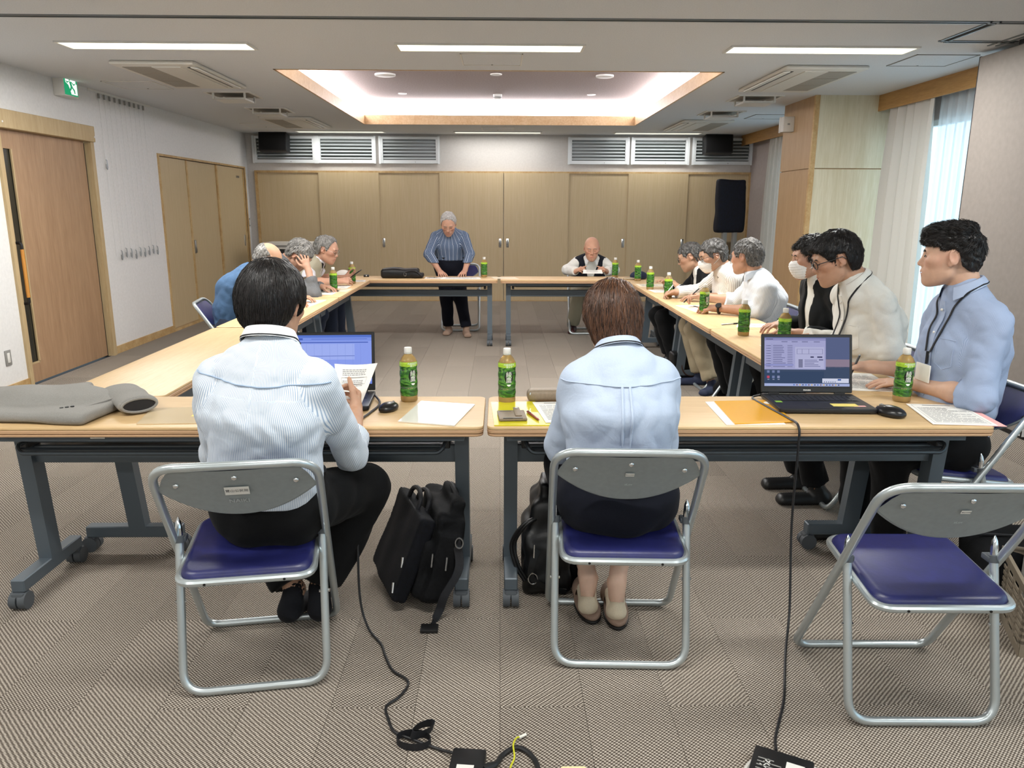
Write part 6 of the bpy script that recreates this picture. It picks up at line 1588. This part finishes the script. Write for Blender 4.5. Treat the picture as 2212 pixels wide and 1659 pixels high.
    # --- spectacles and mask
    if glasses:
        gm = pbr('frame_'+glasses[0].strip('#'), glasses[0], .35, glasses[2] if len(glasses) > 2 else 0.); th = glasses[1]; g_ = thing('spectacles', '', ''); del g_['label']; del g_['category']; g_.parent = root
        for x in (-1, 1):
            ring = [W(x*.034+.0245*math.cos(a), .104-.006*abs(math.cos(a))*(1 if math.cos(a)*x > 0 else 0), .004+.0185*math.sin(a))-loc for a in np.linspace(0, 2*math.pi, 21)[:-1]]
            MB().tube(ring, th*hs, 6, True).build('rim', gm, g_); MB().add(ring, [tuple(range(20))]).build('lens', M['lens'], g_, False)
            MB().tube([W(x*.0585, .098, .010)-loc, W(x*.077, .085, .012)-loc, W(x*.0835, .02, .012)-loc, W(x*.0855, -.012, .014)-loc, W(x*.083, -.028, -.004)-loc], th*hs, 6).build('temple', gm, g_)
        MB().tube([W(-.011, .105, .010)-loc, W(0, .110, .012)-loc, W(.011, .105, .010)-loc], th*hs, 6).build('bridge', gm, g_)
    if mask:
        sm_ = SD(); sm_.ell(W(0, .050, -.045), V3(.061, .063, .062)*hs, Rm, .02).ell(W(0, .080, -.035), V3(.032, .042, .040)*hs, Rm, .03*hs).ell(W(0, .056, -.085), V3(.040, .042, .030)*hs, Rm, .03*hs)
        sm_.plane(W(0, 0.03, 0), -Rm[:, 1]).plane(W(0, .09, -.004), nrm(Rm[:, 2]+.15*Rm[:, 1])); 
        sm_.warp(lambda x, y, z: (.0012*np.sin(((x-c[0])*Rm[0, 2]+(y-c[1])*Rm[1, 2]+(z-c[2])*Rm[2, 2])*420)).astype(np.float32))
        V, Q = sm_.mesh(.004); m_ = npobj('face_mask', relax(V, Q, 1), Q, M['mask'], root, loc)
        for x in (-1, 1): MB().tube(smoothpath([W(x*.060, .036, -.015)-loc, W(x*.078, .005, .008)-loc, W(x*.083, -.022, .004)-loc, W(x*.080, -.02, -.022)-loc, W(x*.060, .036, -.06)-loc], 4), .0016*hs, 5).build('ear_loop', M['mask'], m_)
    PEOPLE.append(root); return dict(root=root, N=N, shc=shc, A=A, G=G, FS=FS, FO=FO, W=W, loc=loc, Hc=Hc, ft=ft, rt=rt, sp=sp)
# ------------------------------------------------------------------ people: who sits where
HB = hair_mat('black_hair', '#0b0a0a', '#262120', .38); HBR = hair_mat('brown_hair', '#1f130e', '#74503a', .36); HG = hair_mat('grey_hair', '#4a4846', '#b0ada8', .5)
HD = hair_mat('dark_grey_hair', '#191817', '#6d6a67', .45); HW = hair_mat('white_hair', '#8d8a87', '#d5d2cd', .5); HM = hair_mat('iron_grey_hair', '#2a2928', '#8b8885', .5)
def chair_for(hip, face, label, d=.055):
    f = V3(math.cos(R(face)), math.sin(R(face)), 0); o = V3(hip[0], hip[1], 0)+f*d
    return dup(ch2, tuple(o), face-90, label)
up = V3(0, 0, 1)
C_ST1 = cloth('fine_blue_stripe', '#e4e9ef', '#9fb3cb', .0052, .38); C_BLUE = cloth('pale_blue_cotton', '#bcc9dc', '#b4c2d7'); C_BLUE2 = cloth('sky_oxford', '#8f9fbd', '#a3b1cb', .0022, .5); C_WHITE = cloth('white_cotton', '#dfdfd9', '#d8d8d2')
C_NAVY = cloth('navy_trouser', '#0b0e18', '#10131f', bump=.15); C_BLACK = cloth('black_trouser', '#07080a', '#0b0c0e', bump=.15); C_SUIT = cloth('black_suiting', '#0f1214', '#15181a', bump=.15); C_KHAKI = cloth('khaki_trouser', '#a2957c', '#95886f'); C_STONE = cloth('stone_trouser', '#a9a794', '#9d9b88')
C_ST6 = cloth('white_grey_stripe', '#dde1e6', '#b6bdc6', .0085, .28); C_ST7 = cloth('white_brown_stripe', '#e3e0da', '#8d837a', .013, .22); C_ST10 = cloth('slate_stripe', '#4a5a72', '#7c8aa1', .016, .25, c3='#aab4c3'); C_DENIM = cloth('blue_denim_shirt', '#4b6788', '#425d7d'); C_KNIT = cloth('grey_knit', '#5c5d5f', '#77787a', .006, .4); C_VEST = cloth('beige_vest', '#a7a18e', '#9a947f'); C_TEE = cloth('white_tee', '#dcdbe0', '#d2d1d8'); C_VESTB = cloth('black_waistcoat', '#14171f', '#1b1f29', bump=.12); C_COL = cloth('white_collar', '#eceef0', '#e6e8ea', bump=.05)
C_DNAVY = cloth('dark_jeans', '#1d2433', '#262e40')

# 1 the man in the striped shirt, seen from behind
P1 = person('man in a white fine-striped shirt sitting with his back to us, reading a held sheet', (-.712, 2.265), 90, ((-.684, 2.325, 1.150), 74, 14, 0, .99),
    {'R': dict(w=(-.508, 2.615, .738), e=(-.490, 2.430, .642), f=(-.02, .80, .42), n=(-.9, .0, .3), curl=(45, 55, 35), sleeve=.42), 'L': dict(w=(-.73, 2.60, .745), e=(-.915, 2.395, .665), f=(.5, .8, 0), n=(0, 0, -1), sleeve=.5)},
    {'R': dict(k=(-.475, 2.60, .465), a=(-.640, 2.50, .125), t=(-.665, 2.62, .035)), 'L': dict(k=(-.93, 2.66, .47), a=(-.725, 2.49, .125), t=(-.690, 2.61, .035))},
    tface=86, sw=.152, bulk=.98, shirt=dict(mat=C_ST1, ease=.020, yoke=.13, low=-.06, hem=-.035, hemn=(0, -.35, -1), vox=.0055, wave=.005), trousers=(C_BLACK, .018, .06), skin=(.73, .57, .47),
    hair=dict(mat=HB, style='thick', th=.020, top=.006, seed=2, amp=.0012, vox=.0042, strands=[dict(n=5600, L=.085, r=.0011, grav=.9, lift=.003, jit=.10, seed=4)]),
    shoes=(cloth('black_sock', '#0d0e12', '#15161b', .006, .5), 'sock'), collar=dict(mat=C_COL, r=.064, h=.040, up=.024, gap=18), vox=.0039, belt=True, lany=dict(back_only=True), neckback=.016, bulge=.045, noff=(.028, 0, 0), sh_drop=.082)
# 2 the woman in the pale blue blouse, seen from behind
P2 = person('woman in a pale blue blouse sitting with her back to us, short brown hair', (.378, 2.355), 90, ((.362, 2.475, 1.085), 98, 24, 0, .96),
    {'R': dict(w=(.50, 2.70, .745), e=(.545, 2.475, .66), f=(-.3, 1, 0), n=(0, 0, -1)), 'L': dict(w=(.26, 2.70, .745), e=(.205, 2.475, .655), f=(.3, 1, 0), n=(0, 0, -1))},
    {'R': dict(k=(.52, 2.76, .49), a=(.415, 2.505, .135), t=(.425, 2.625, .060)), 'L': dict(k=(.25, 2.76, .49), a=(.318, 2.545, .135), t=(.325, 2.665, .060))},
    tface=90, sw=.125, bulk=.94, shirt=dict(mat=C_BLUE, ease=.020, yoke=.13, pleat=True, low=.08, hem=.12, sleeve=.97, vox=.0055, name='blouse'), trousers=(C_NAVY, .02, .26), hipk=1.14, skin=(.81, .68, .60),
    hair=dict(mat=HBR, style='bob', th=.017, top=.004, seed=6, amp=.0015, vox=.0042, strands=[dict(n=5600, L=.11, r=.0012, grav=.9, lift=.005, jit=.13, seed=8, whorl=(.01, -.02, .115))]),
    shoes=(cloth('beige_foot_cover', '#c9bda6', '#bfb29b', bump=.05), 'cover'), collar=dict(mat=C_BLUE, r=.060, h=.032, up=.020, gap=25), vox=.0039, lany=dict(back_only=True), neckback=.014, bulge=.05, sh_drop=.065)
for k, (x, y, a) in enumerate(((.318, 2.575, 6), (.420, 2.535, -4))):
    pts = [(.045*math.sin(t_)*(1+.12*math.cos(t_)), .125*-math.cos(t_)) for t_ in np.linspace(0, 2*math.pi, 33)[:-1]]
    mb = MB().slab(pts, .002, .014, .003, 2, 1).slab([(p[0]*.97, p[1]*.985) for p in pts], .014, .030, .006, 3)
    mb.xf(Matrix.Translation(Vector((x, y, 0))-Vector(P2['loc'])) @ Matrix.Rotation(R(a), 4, 'Z')); mb.build('slipper_sole', [noisy('slipper_brown', '#8b7465', '#7a6557', .8, 300., .2, 400.), M['black']], P2['root'])
    q = SD().ell((x, y+.07, .035), (.047, .075, .05)).ell((x, y+.0, .035), (.040, .10, .038), k=.005, op='s').plane((0, 0, .02), (0, 0, -1)); V, Q = q.mesh(.006); npobj('slipper_upper', relax(V, Q, 1), Q, noisy('slipper_upper', '#8b7465', '#7f6a5c', .8, 300.), P2['root'], P2['loc'])
# 3 the young man in the blue shirt
P3 = person('young man in a light blue shirt with a lanyard looking towards the standing speaker', (1.815, 2.985), 180, ((1.752, 3.0, 1.256), 152, 2, 0, .97),
    {'L': dict(w=(1.675, 3.05, .742), e=(1.790, 2.765, .752), f=(-.9, .42, -.02), n=(0, .1, -1), curl=(10, 14, 10), sleeve=.20, spread=.16), 'R': dict(w=(1.60, 3.27, .765), e=(1.83, 3.22, .755), f=(-.92, .2, -.05), n=(.2, -.6, -.7), curl=(40, 45, 30), sleeve=.20)},
    {'L': dict(k=(1.55, 2.90, .50), a=(1.60, 2.93, .09)), 'R': dict(k=(1.55, 3.16, .50), a=(1.58, 3.18, .09))},
    tface=184, sw=.148, shirt=dict(mat=C_BLUE2, ease=.022, placket=True, pocket=1, low=.05, hem=.06, vox=.0055, wave=.0055), trousers=(C_BLACK, .012, .05), skin=(.79, .64, .55),
    hair=dict(mat=HB, style='fade', th=.008, side=.003, top=.010, fringe=.004, seed=5, amp=.003, vox=.0039, parts=[((0, .050, .098), (.060, .050, .030)), ((0, -.02, .108), (.066, .07, .028))], strands=[dict(n=4200, L=.055, r=.0011, grav=.15, lift=.010, jit=.22, seed=2, whorl=(0, -.07, .08), fwd=.35, mask=lambda q: q[:, 2] > .045), dict(n=1800, L=.022, r=.0009, grav=.7, lift=.001, jit=.2, seed=7)]),
    shoes=(M['black'], 'shoe'), collar=dict(mat=C_BLUE2, r=.063, h=.036, up=.014, gap=30), vox=.0033, eyes='open', brows='#15110f', bulge=.035, neckback=.02, sh_drop=.088,
    lany=dict(h=.40))
# 4 the man in the white shirt with glasses
P4 = person('man in a white shirt with black glasses and lanyard looking down', (1.845, 3.70), 180, ((1.590, 3.66, 1.205), 172, 20, 0, 1.0),
    {'L': dict(w=(1.640, 3.72, .800), e=(1.815, 3.475, .790), f=(-.9, .35, .05), n=(.1, .3, -1), curl=(25, 30, 20)), 'R': dict(w=(1.60, 3.93, .780), e=(1.82, 3.94, .76), f=(-.9, -.1, .0), n=(0, 0, -1))},
    None, tface=188, sw=.150, shirt=dict(mat=C_WHITE, ease=.022, placket=True, pocket=1, low=.03, hem=.05, vox=.006, wave=.0055), trousers=(C_BLACK, .012, .05), skin=(.72, .56, .46),
    hair=dict(mat=HB, style='full', th=.015, top=.006, fringe=.010, side=.009, seed=9, amp=.002, vox=.0038, strands=[dict(n=3200, L=.055, r=.0011, grav=.5, lift=.005, jit=.16, seed=3, whorl=(.01, -.05, .10))]),
    shoes=(M['black'], 'shoe'), collar=dict(mat=C_WHITE, r=.062, h=.036, up=.012, gap=28), glasses=('#121215', .0021), vox=.0036, bulge=.045, neckback=.02, sh_drop=.082,
    lany=dict(h=.44))
# 5 the man in the dark suit
P5 = person('man in a dark suit jacket with a white face mask', (1.90, 4.48), 180, ((1.775, 4.42, 1.165), 176, 10, 0, 1.0),
    {'L': dict(w=(1.72, 4.30, .745), pole=(.6, -.5, -.5)), 'R': dict(w=(1.70, 4.62, .745), pole=(.6, .5, -.5))}, {'L': dict(k=(1.62, 4.36, .49), a=(1.74, 4.36, .09)), 'R': dict(k=(1.62, 4.62, .49), a=(1.74, 4.60, .09))}, tface=186, sw=.160,
    shirt=dict(mat=C_WHITE, ease=.014, vox=.0095, sleeve=.98), over=dict(mat=C_SUIT, ease=.030, sleeve=.92, open=(.045, .02, .30), vox=.009, hem=.0, low=.0, name='jacket', wave=.004, cuff=False), trousers=(C_BLACK, .012, .05), skin=(.71, .55, .46),
    hair=dict(mat=HB, style='full', th=.010, top=.004, seed=13, amp=.004, vox=.004, strands=[dict(n=1600, L=.05, r=.0012, grav=.2, lift=.012, jit=.25, seed=13)]),
    shoes=(M['black'], 'shoe'), collar=dict(mat=C_WHITE, r=.062, h=.036, up=.012, gap=28), mask=True, vox=.0042, bulge=.05)
# 6 the watch wearer
P6 = person('grey-haired man in a pale striped shirt with a black wrist watch looking away', (1.85, 5.42), 178, ((1.735, 5.45, 1.105), 136, 6, 0, 1.02),
    {'L': dict(w=(1.530, 5.44, .742), e=(1.790, 5.255, .745), f=(-1, .1, 0), n=(0, .5, -.8), curl=(35, 40, 30), sleeve=.30), 'R': dict(w=(1.515, 5.76, .790), e=(1.77, 5.72, .755), f=(-.95, -.05, .1), n=(0, -.5, -.8), curl=(40, 45, 30), sleeve=.30)},
    {'L': dict(k=(1.60, 5.29, .49), a=(1.72, 5.29, .09)), 'R': dict(k=(1.60, 5.55, .49), a=(1.72, 5.53, .09))}, tface=176, sw=.165, shirt=dict(mat=C_ST6, ease=.026, low=.03, hem=.05, vox=.007, wave=.006), trousers=(C_BLACK, .012, .05), skin=(.72, .55, .45),
    hair=dict(mat=HM, style='full', th=.010, top=.002, seed=17, amp=.003, vox=.004, strands=[dict(n=1600, L=.03, r=.0012, grav=.5, lift=.004, jit=.35, seed=17)]),
    shoes=(M['black'], 'shoe'), collar=dict(mat=C_ST6, r=.062, h=.034, up=.010, gap=28), glasses=('#8c8580', .0012, .6), vox=.0042, bulge=.055, sh_drop=.07)
LEG7 = {'L': dict(k=(1.56, 6.08, .49), a=(1.68, 5.93, .09), t=(1.60, 5.84, .03)), 'R': dict(k=(1.56, 6.28, .49), a=(1.66, 6.24, .09))}
# 7 the masked man in the striped shirt
P7 = person('man in a brown-striped white shirt wearing a white mask and glasses, holding a pen', (1.87, 6.18), 182, ((1.672, 6.10, 1.075), 184, 20, 0, 1.04),
    {'L': dict(w=(1.60, 6.17, .745), e=(1.86, 6.02, .750), f=(-1, .2, 0), n=(0, 0, -1), sleeve=.45), 'R': dict(w=(1.455, 6.40, .750), e=(1.70, 6.50, .760), f=(-1, -.2, -.1), n=(0, -.6, -.8), curl=(45, 50, 35), sleeve=.9)},
    LEG7, tface=186, sw=.172, shirt=dict(mat=C_ST7, ease=.024, vox=.009, low=.03, hem=.05), trousers=(C_KHAKI, .016, .05), skin=(.71, .56, .46),
    hair=dict(mat=HD, style='full', th=.009, top=.0, seed=19, amp=.003, vox=.0052, strands=[dict(n=1200, L=.03, r=.0013, grav=.4, lift=.004, jit=.35, seed=19)]),
    shoes=(pbr('navy_sneaker', '#232b45', .7), 'shoe'), collar=dict(mat=C_ST7, r=.062, h=.034, up=.010, gap=28), glasses=('#3a3330', .0014), mask=True, vox=.0052, bulge=.05)
# 8 the man in the black jacket
P8 = person('man in a black jacket with thin glasses bending over the table', (1.87, 7.02), 182, ((1.715, 7.0, 1.010), 166, 24, 0, 1.04),
    {'L': dict(w=(1.60, 6.90, .745), pole=(.5, -.5, -.5)), 'R': dict(w=(1.55, 7.15, .745), pole=(.5, .5, -.5))}, None, tface=184, sw=.165,
    shirt=dict(mat=C_WHITE, ease=.012, vox=.009), over=dict(mat=C_SUIT, ease=.026, sleeve=.95, open=(.05, .03, .25), vox=.0095, hem=.0, low=.0, name='jacket', cuff=False), trousers=(C_BLACK, .012, .05), skin=(.70, .55, .45),
    hair=dict(mat=HD, style='full', th=.008, top=-.002, seed=23, amp=.003, vox=.0052, strands=[dict(n=1000, L=.035, r=.0013, grav=.3, lift=.004, jit=.3, seed=23)]),
    shoes=(M['black'], 'shoe'), collar=dict(mat=C_WHITE, r=.060, h=.034, up=.012, gap=26), glasses=('#2b2724', .0013), vox=.0052, bulge=.06)
# 9 the bald man in the waistcoat
P9 = person('bald old man in a white shirt and black waistcoat facing us, holding a sheet', (1.03, 9.06), -90, ((1.036, 8.78, .985), -94, 14, 0, 1.08),
    {'R': dict(w=(.845, 8.60, .745), e=(.755, 8.80, .745), f=(.45, -.6, .4), n=(.7, 0, -.4), curl=(50, 55, 35)), 'L': dict(w=(1.185, 8.60, .745), e=(1.30, 8.80, .745), f=(-.45, -.6, .4), n=(-.7, 0, -.4), curl=(50, 55, 35))},
    {'R': dict(k=(.90, 8.72, .50), a=(.86, 8.98, .10), t=(.83, 8.84, .03)), 'L': dict(k=(1.16, 8.70, .50), a=(1.19, 8.92, .10), t=(1.21, 8.78, .03))},
    tface=-90, sw=.162, shirt=dict(mat=C_WHITE, ease=.022, vox=.0095), over=dict(mat=C_VESTB, ease=.034, open=(.075, .012, .20), sleeves=False, vox=.0095, hem=.06, name='waistcoat', wave=.002), trousers=(C_STONE, .022, .05), skin=(.76, .58, .48),
    hair=dict(mat=HW, style='rim', th=.002, seed=29, amp=.001, vox=.0052, crown_cut=((.04, .09), .135)), shoes=(pbr('dark_red_shoe', '#3a1418', .5), 'shoe'), collar=dict(mat=C_COL, r=.062, h=.034, up=.012, gap=34), brows='#8a8078', vox=.0052, bulge=.05)
# 10 the standing speaker
P10 = person('standing old man in a slate striped shirt reading with both hands on the table', (-.560, 8.86), -90, ((-.568, 8.665, 1.258), -90, 34, 0, 1.02),
    {'R': dict(w=(-.660, 8.47, .755), e=(-.790, 8.64, .93), f=(.25, -.8, -.15), n=(.2, -.1, -1), curl=(30, 35, 25)), 'L': dict(w=(-.385, 8.47, .755), e=(-.335, 8.64, .93), f=(-.15, -.8, -.15), n=(0, -.1, -1), curl=(15, 20, 15))},
    {'R': dict(k=(-.615, 8.84, .44), a=(-.600, 8.87, .09), t=(-.615, 8.73, .03)), 'L': dict(k=(-.455, 8.78, .44), a=(-.385, 8.74, .09), t=(-.365, 8.60, .03))},
    tface=-90, hipz=.79, sw=.160, shirt=dict(mat=C_ST10, ease=.022, vox=.009, low=.05, hem=.16), trousers=(C_NAVY, .012, .03), skin=(.74, .57, .48),
    hair=dict(mat=HW, style='recede', th=.007, top=.0, seed=31, amp=.003, vox=.0052, strands=[dict(n=1200, L=.04, r=.0013, grav=.3, lift=.004, jit=.3, seed=31)]),
    shoes=(pbr('tan_slipper', '#9b8170', .8), 'shoe'), collar=dict(mat=C_ST10, r=.060, h=.034, up=.010, gap=24), brows='#8a8078', belt=True, vox=.0052, bulge=.03, legk=.9)
# 11 the man in the vest
P11 = person('man in a beige vest over a white tee with thin glasses, looking at a phone', (-1.93, 7.28), 0, ((-1.628, 7.36, 1.045), -10, 20, 0, 1.05),
    {'R': dict(w=(-1.52, 7.36, .748), e=(-1.775, 7.20, .752), f=(1, .25, .05), n=(0, .7, -.6), curl=(30, 35, 25), sleeve=-.42), 'L': dict(w=(-1.52, 7.58, .760), e=(-1.76, 7.60, .755), f=(1, -.1, .25), n=(0, -.5, .8), curl=(25, 30, 20), sleeve=-.42)},
    {'R': dict(k=(-1.66, 7.50, .51), a=(-1.70, 7.72, .09), t=(-1.58, 7.80, .03)), 'L': dict(k=(-1.64, 7.74, .51), a=(-1.68, 7.98, .09), t=(-1.56, 8.06, .03))},
    tface=0, sw=.168, shirt=dict(mat=C_TEE, ease=.018, vox=.009, name='tee'), over=dict(mat=C_VEST, ease=.030, open=(.05, .02, .22), sleeves=False, vox=.009, hem=.04, name='vest', wave=.003), trousers=(C_DNAVY, .016, .05), skin=(.73, .56, .47),
    hair=dict(mat=HG, style='recede', th=.011, top=-.004, seed=37, amp=.003, vox=.0052, strands=[dict(n=1400, L=.05, r=.0013, grav=.5, lift=.005, jit=.25, seed=37)]),
    shoes=(M['black'], 'shoe'), collar=dict(mat=C_SUIT, r=.062, h=.034, up=.010, gap=30), glasses=('#b6b0a6', .0012, .7), brows='#6a625a', vox=.0052, bulge=.05)
# 12 the man holding his head
P12 = person('grey-haired man bending down with a hand on his head', (-1.93, 6.66), 0, ((-1.715, 6.70, 1.035), -8, 48, 8, 1.05),
    {'R': dict(w=(-1.625, 6.585, .925), e=(-1.560, 6.50, .715), f=(-.32, .10, .95), n=(-.45, .85, -.05), curl=(12, 20, 18), sleeve=.62, spread=.2), 'L': dict(w=(-1.58, 6.86, .745), e=(-1.82, 6.95, .75), f=(1, -.2, 0), n=(0, 0, -1))},
    {'R': dict(k=(-1.62, 6.60, .50), a=(-1.70, 6.72, .09)), 'L': dict(k=(-1.62, 6.84, .50), a=(-1.72, 6.94, .09))},
    tface=-4, sw=.165, shirt=dict(mat=C_KNIT, ease=.020, vox=.009, name='sweater'), trousers=(C_DNAVY, .016, .05), skin=(.71, .55, .46),
    hair=dict(mat=HG, style='full', th=.012, top=.002, seed=41, amp=.004, vox=.0052, strands=[dict(n=1800, L=.045, r=.0013, grav=.1, lift=.006, jit=.35, seed=41)]), shoes=(M['black'], 'shoe'), collar=dict(mat=C_TEE, r=.062, h=.02, up=.010, gap=20), brows='#6a625a', vox=.0042, bulge=.07)
# 13 the balding man in denim
P13 = person('balding man in a blue denim shirt turned away from us', (-1.99, 5.74), 10, ((-1.750, 5.90, 1.048), 24, 32, 0, 1.0),
    {'R': dict(w=(-1.58, 5.78, .745), e=(-1.80, 5.60, .75), f=(1, .1, 0), n=(0, 0, -1)), 'L': dict(w=(-1.58, 6.08, .745), e=(-1.85, 6.12, .755), f=(1, -.2, 0), n=(0, 0, -1))},
    {'R': dict(k=(-1.66, 5.70, .50), a=(-1.74, 5.76, .09)), 'L': dict(k=(-1.66, 5.94, .50), a=(-1.74, 6.0, .09))},
    tface=14, sw=.178, bulk=1.05, shirt=dict(mat=C_DENIM, ease=.024, vox=.009, low=.0, hem=.0), trousers=(C_DNAVY, .016, .05), skin=(.74, .58, .47),
    hair=dict(mat=HG, style='rim', th=.005, seed=43, amp=.002, vox=.0052, crown_cut=((.02, .10), .105), strands=[dict(n=500, L=.03, r=.0012, grav=.5, lift=.003, jit=.25, seed=43)]), shoes=(M['black'], 'shoe'), collar=dict(mat=C_DENIM, r=.064, h=.034, up=.010, gap=26), brows='#6a625a', vox=.0052, bulge=.06)
# chairs of the sitters
for hp, fc, lb in (((1.815, 2.985), 180, 'blue folding chair under the young man in the light blue shirt'), ((1.845, 3.70), 180, 'blue folding chair under the man in the white shirt and glasses'), ((1.90, 4.48), 180, 'blue folding chair under the man in the dark suit'), ((1.85, 5.42), 178, 'blue folding chair under the watch wearer'), ((1.87, 6.18), 182, 'blue folding chair under the masked man in stripes'), ((1.87, 7.02), 182, 'blue folding chair under the man in the black jacket'), ((1.03, 9.06), -90, 'blue folding chair under the bald man'), ((-.47, 9.30), -90, 'empty blue folding chair behind the standing man'), ((-1.93, 7.28), 0, 'blue folding chair under the man in the vest'), ((-1.93, 6.66), 0, 'blue folding chair under the man holding his head'), ((-1.99, 5.74), 10, 'blue folding chair under the man in blue denim')):
    chair_for(hp, fc, lb)
# things in hands
def held(label, pts, lines=0, mat='paper', title=0):
    P = [V3(p) for p in pts]; c = sum(P)/4; t = thing('paper_sheet', label, 'paper', tuple(c)); n = nrm(np.cross(P[1]-P[0], P[3]-P[0]))*.0006
    mb = MB(); Pc = [p-c for p in P]
    def at(u, v): 
        b = .012*math.sin(math.pi*u)*(1-v); return Pc[0]*(1-u)*(1-v)+Pc[1]*u*(1-v)+Pc[2]*u*v+Pc[3]*(1-u)*v+n/np.linalg.norm(n)*b
    mb.grid(lambda u, v: at(u, v)+n, 8, 8); mb.grid(lambda u, v: at(u, v)-n, 8, 8); mb.build('sheet', M[mat], t, True, 180)
    pr = MB(); rg = random.Random(5)
    def bar(u0, u1, v0, v1):
        for o_ in (2., -2.): pr.add([at(u, v)+n*o_ for u, v in ((u0, v1), (u1, v1), (u1, v0), (u0, v0))], [(0, 1, 2, 3)])
    for i in range(lines):
        v = .12+.04*i+(.10 if i >= lines*.5 else 0); u = .18
        while u < .75: w = rg.uniform(.03, .08); bar(u, min(u+w, .78), v, v+.018); u += w+.012
    if title:
        for a_ in ((.15, .85, .31, .316), (.15, .85, .47, .476), (.15, .155, .31, .476), (.845, .85, .31, .476)): bar(*a_)
    if pr.f: pr.build('printing', M['ink_light'], t, False)
    return t
held('printed white sheet held up by the man in the fine-striped shirt', [(-.612, 2.80, .872), (-.448, 2.765, .882), (-.500, 2.68, .742), (-.585, 2.69, .728)], 8, title=1)
held('grey printed sheet held by the bald man', [(.915, 8.50, .775), (1.115, 8.50, .775), (1.125, 8.44, .735), (.905, 8.44, .735)], 10)
t = thing('pen', 'black pen in the raised hand of the watch wearer', 'pen', (1.425, 5.725, .795)); MB().tube([(-.05, .02, -.055), (-.042, .018, -.045), (.05, -.02, .055), (.055, -.022, .06)], [.0012, .0048, .0048, .003], 8).build('barrel', M['black'], t); MB().tube([(-.05, .02, -.055), (-.046, .019, -.050)], .003, 8).build('tip', M['silver'], t)
t = thing('pen', 'slim pen in the hand of the masked man in stripes', 'pen', (1.385, 6.36, .755)); MB().tube([(-.03, 0, -.045), (-.025, 0, -.035), (.05, .01, .06)], [.001, .0042, .0042], 8).build('barrel', M['silver'], t); MB().ball((.05, .01, .06), .0045, 8).build('button', M['black'], t)
t = thing('pen', 'dark pen in the far hand of the young man in the blue shirt', 'pen', (1.53, 3.235, .762)); MB().tube([(-.03, -.02, -.05), (-.025, -.018, -.04), (.03, .02, .055)], [.001, .0048, .0048], 8).build('barrel', M['black'], t); MB().ball((.03, .02, .055), .005, 8).build('button', M['steel'], t)
t = thing('smartphone', 'black smartphone held by the man in the vest', 'phone', (-1.40, 7.50, .80)); mb = MB().rbox(-.036, .036, -.075, .075, -.004, .004, .003); mb.xf(Matrix.Rotation(R(-35), 4, 'Y') @ Matrix.Rotation(R(70), 4, 'Z')); mb.build('phone_body', M['black'], t); mb = MB().box(-.032, .032, -.068, .068, .0042, .0048); mb.xf(Matrix.Rotation(R(-35), 4, 'Y') @ Matrix.Rotation(R(70), 4, 'Z')); mb.build('phone_screen', M['black_glass'], t, False)
# wrist watch
S, el, w, a = P6['A']['L']; d = nrm(w-el); q = w-d*.035; l = nrm(np.cross(d, up)); u2 = np.cross(l, d)
MB().tube([q+.0325*(l*math.cos(x)+u2*math.sin(x))-P6['loc'] for x in np.linspace(0, 2*math.pi, 25)[:-1]], .009, 6, True, up=d).build('watch_strap', M['black'], P6['root'])
mb = MB().lathe([(0, .008), (.017, .008), (.020, .005), (.020, 0)], 20); mb.xf(Matrix.Translation(Vector(q+.034*nrm(-l*.75+u2*.65)*(1 if (-l)[1] < 0 else -1)-P6['loc'])) @ Vector((0, 0, 1)).rotation_difference(Vector(nrm(V3(-.3, -.75, .6)))).to_matrix().to_4x4()); mb.build('watch_dial', M['black'], P6['root'])
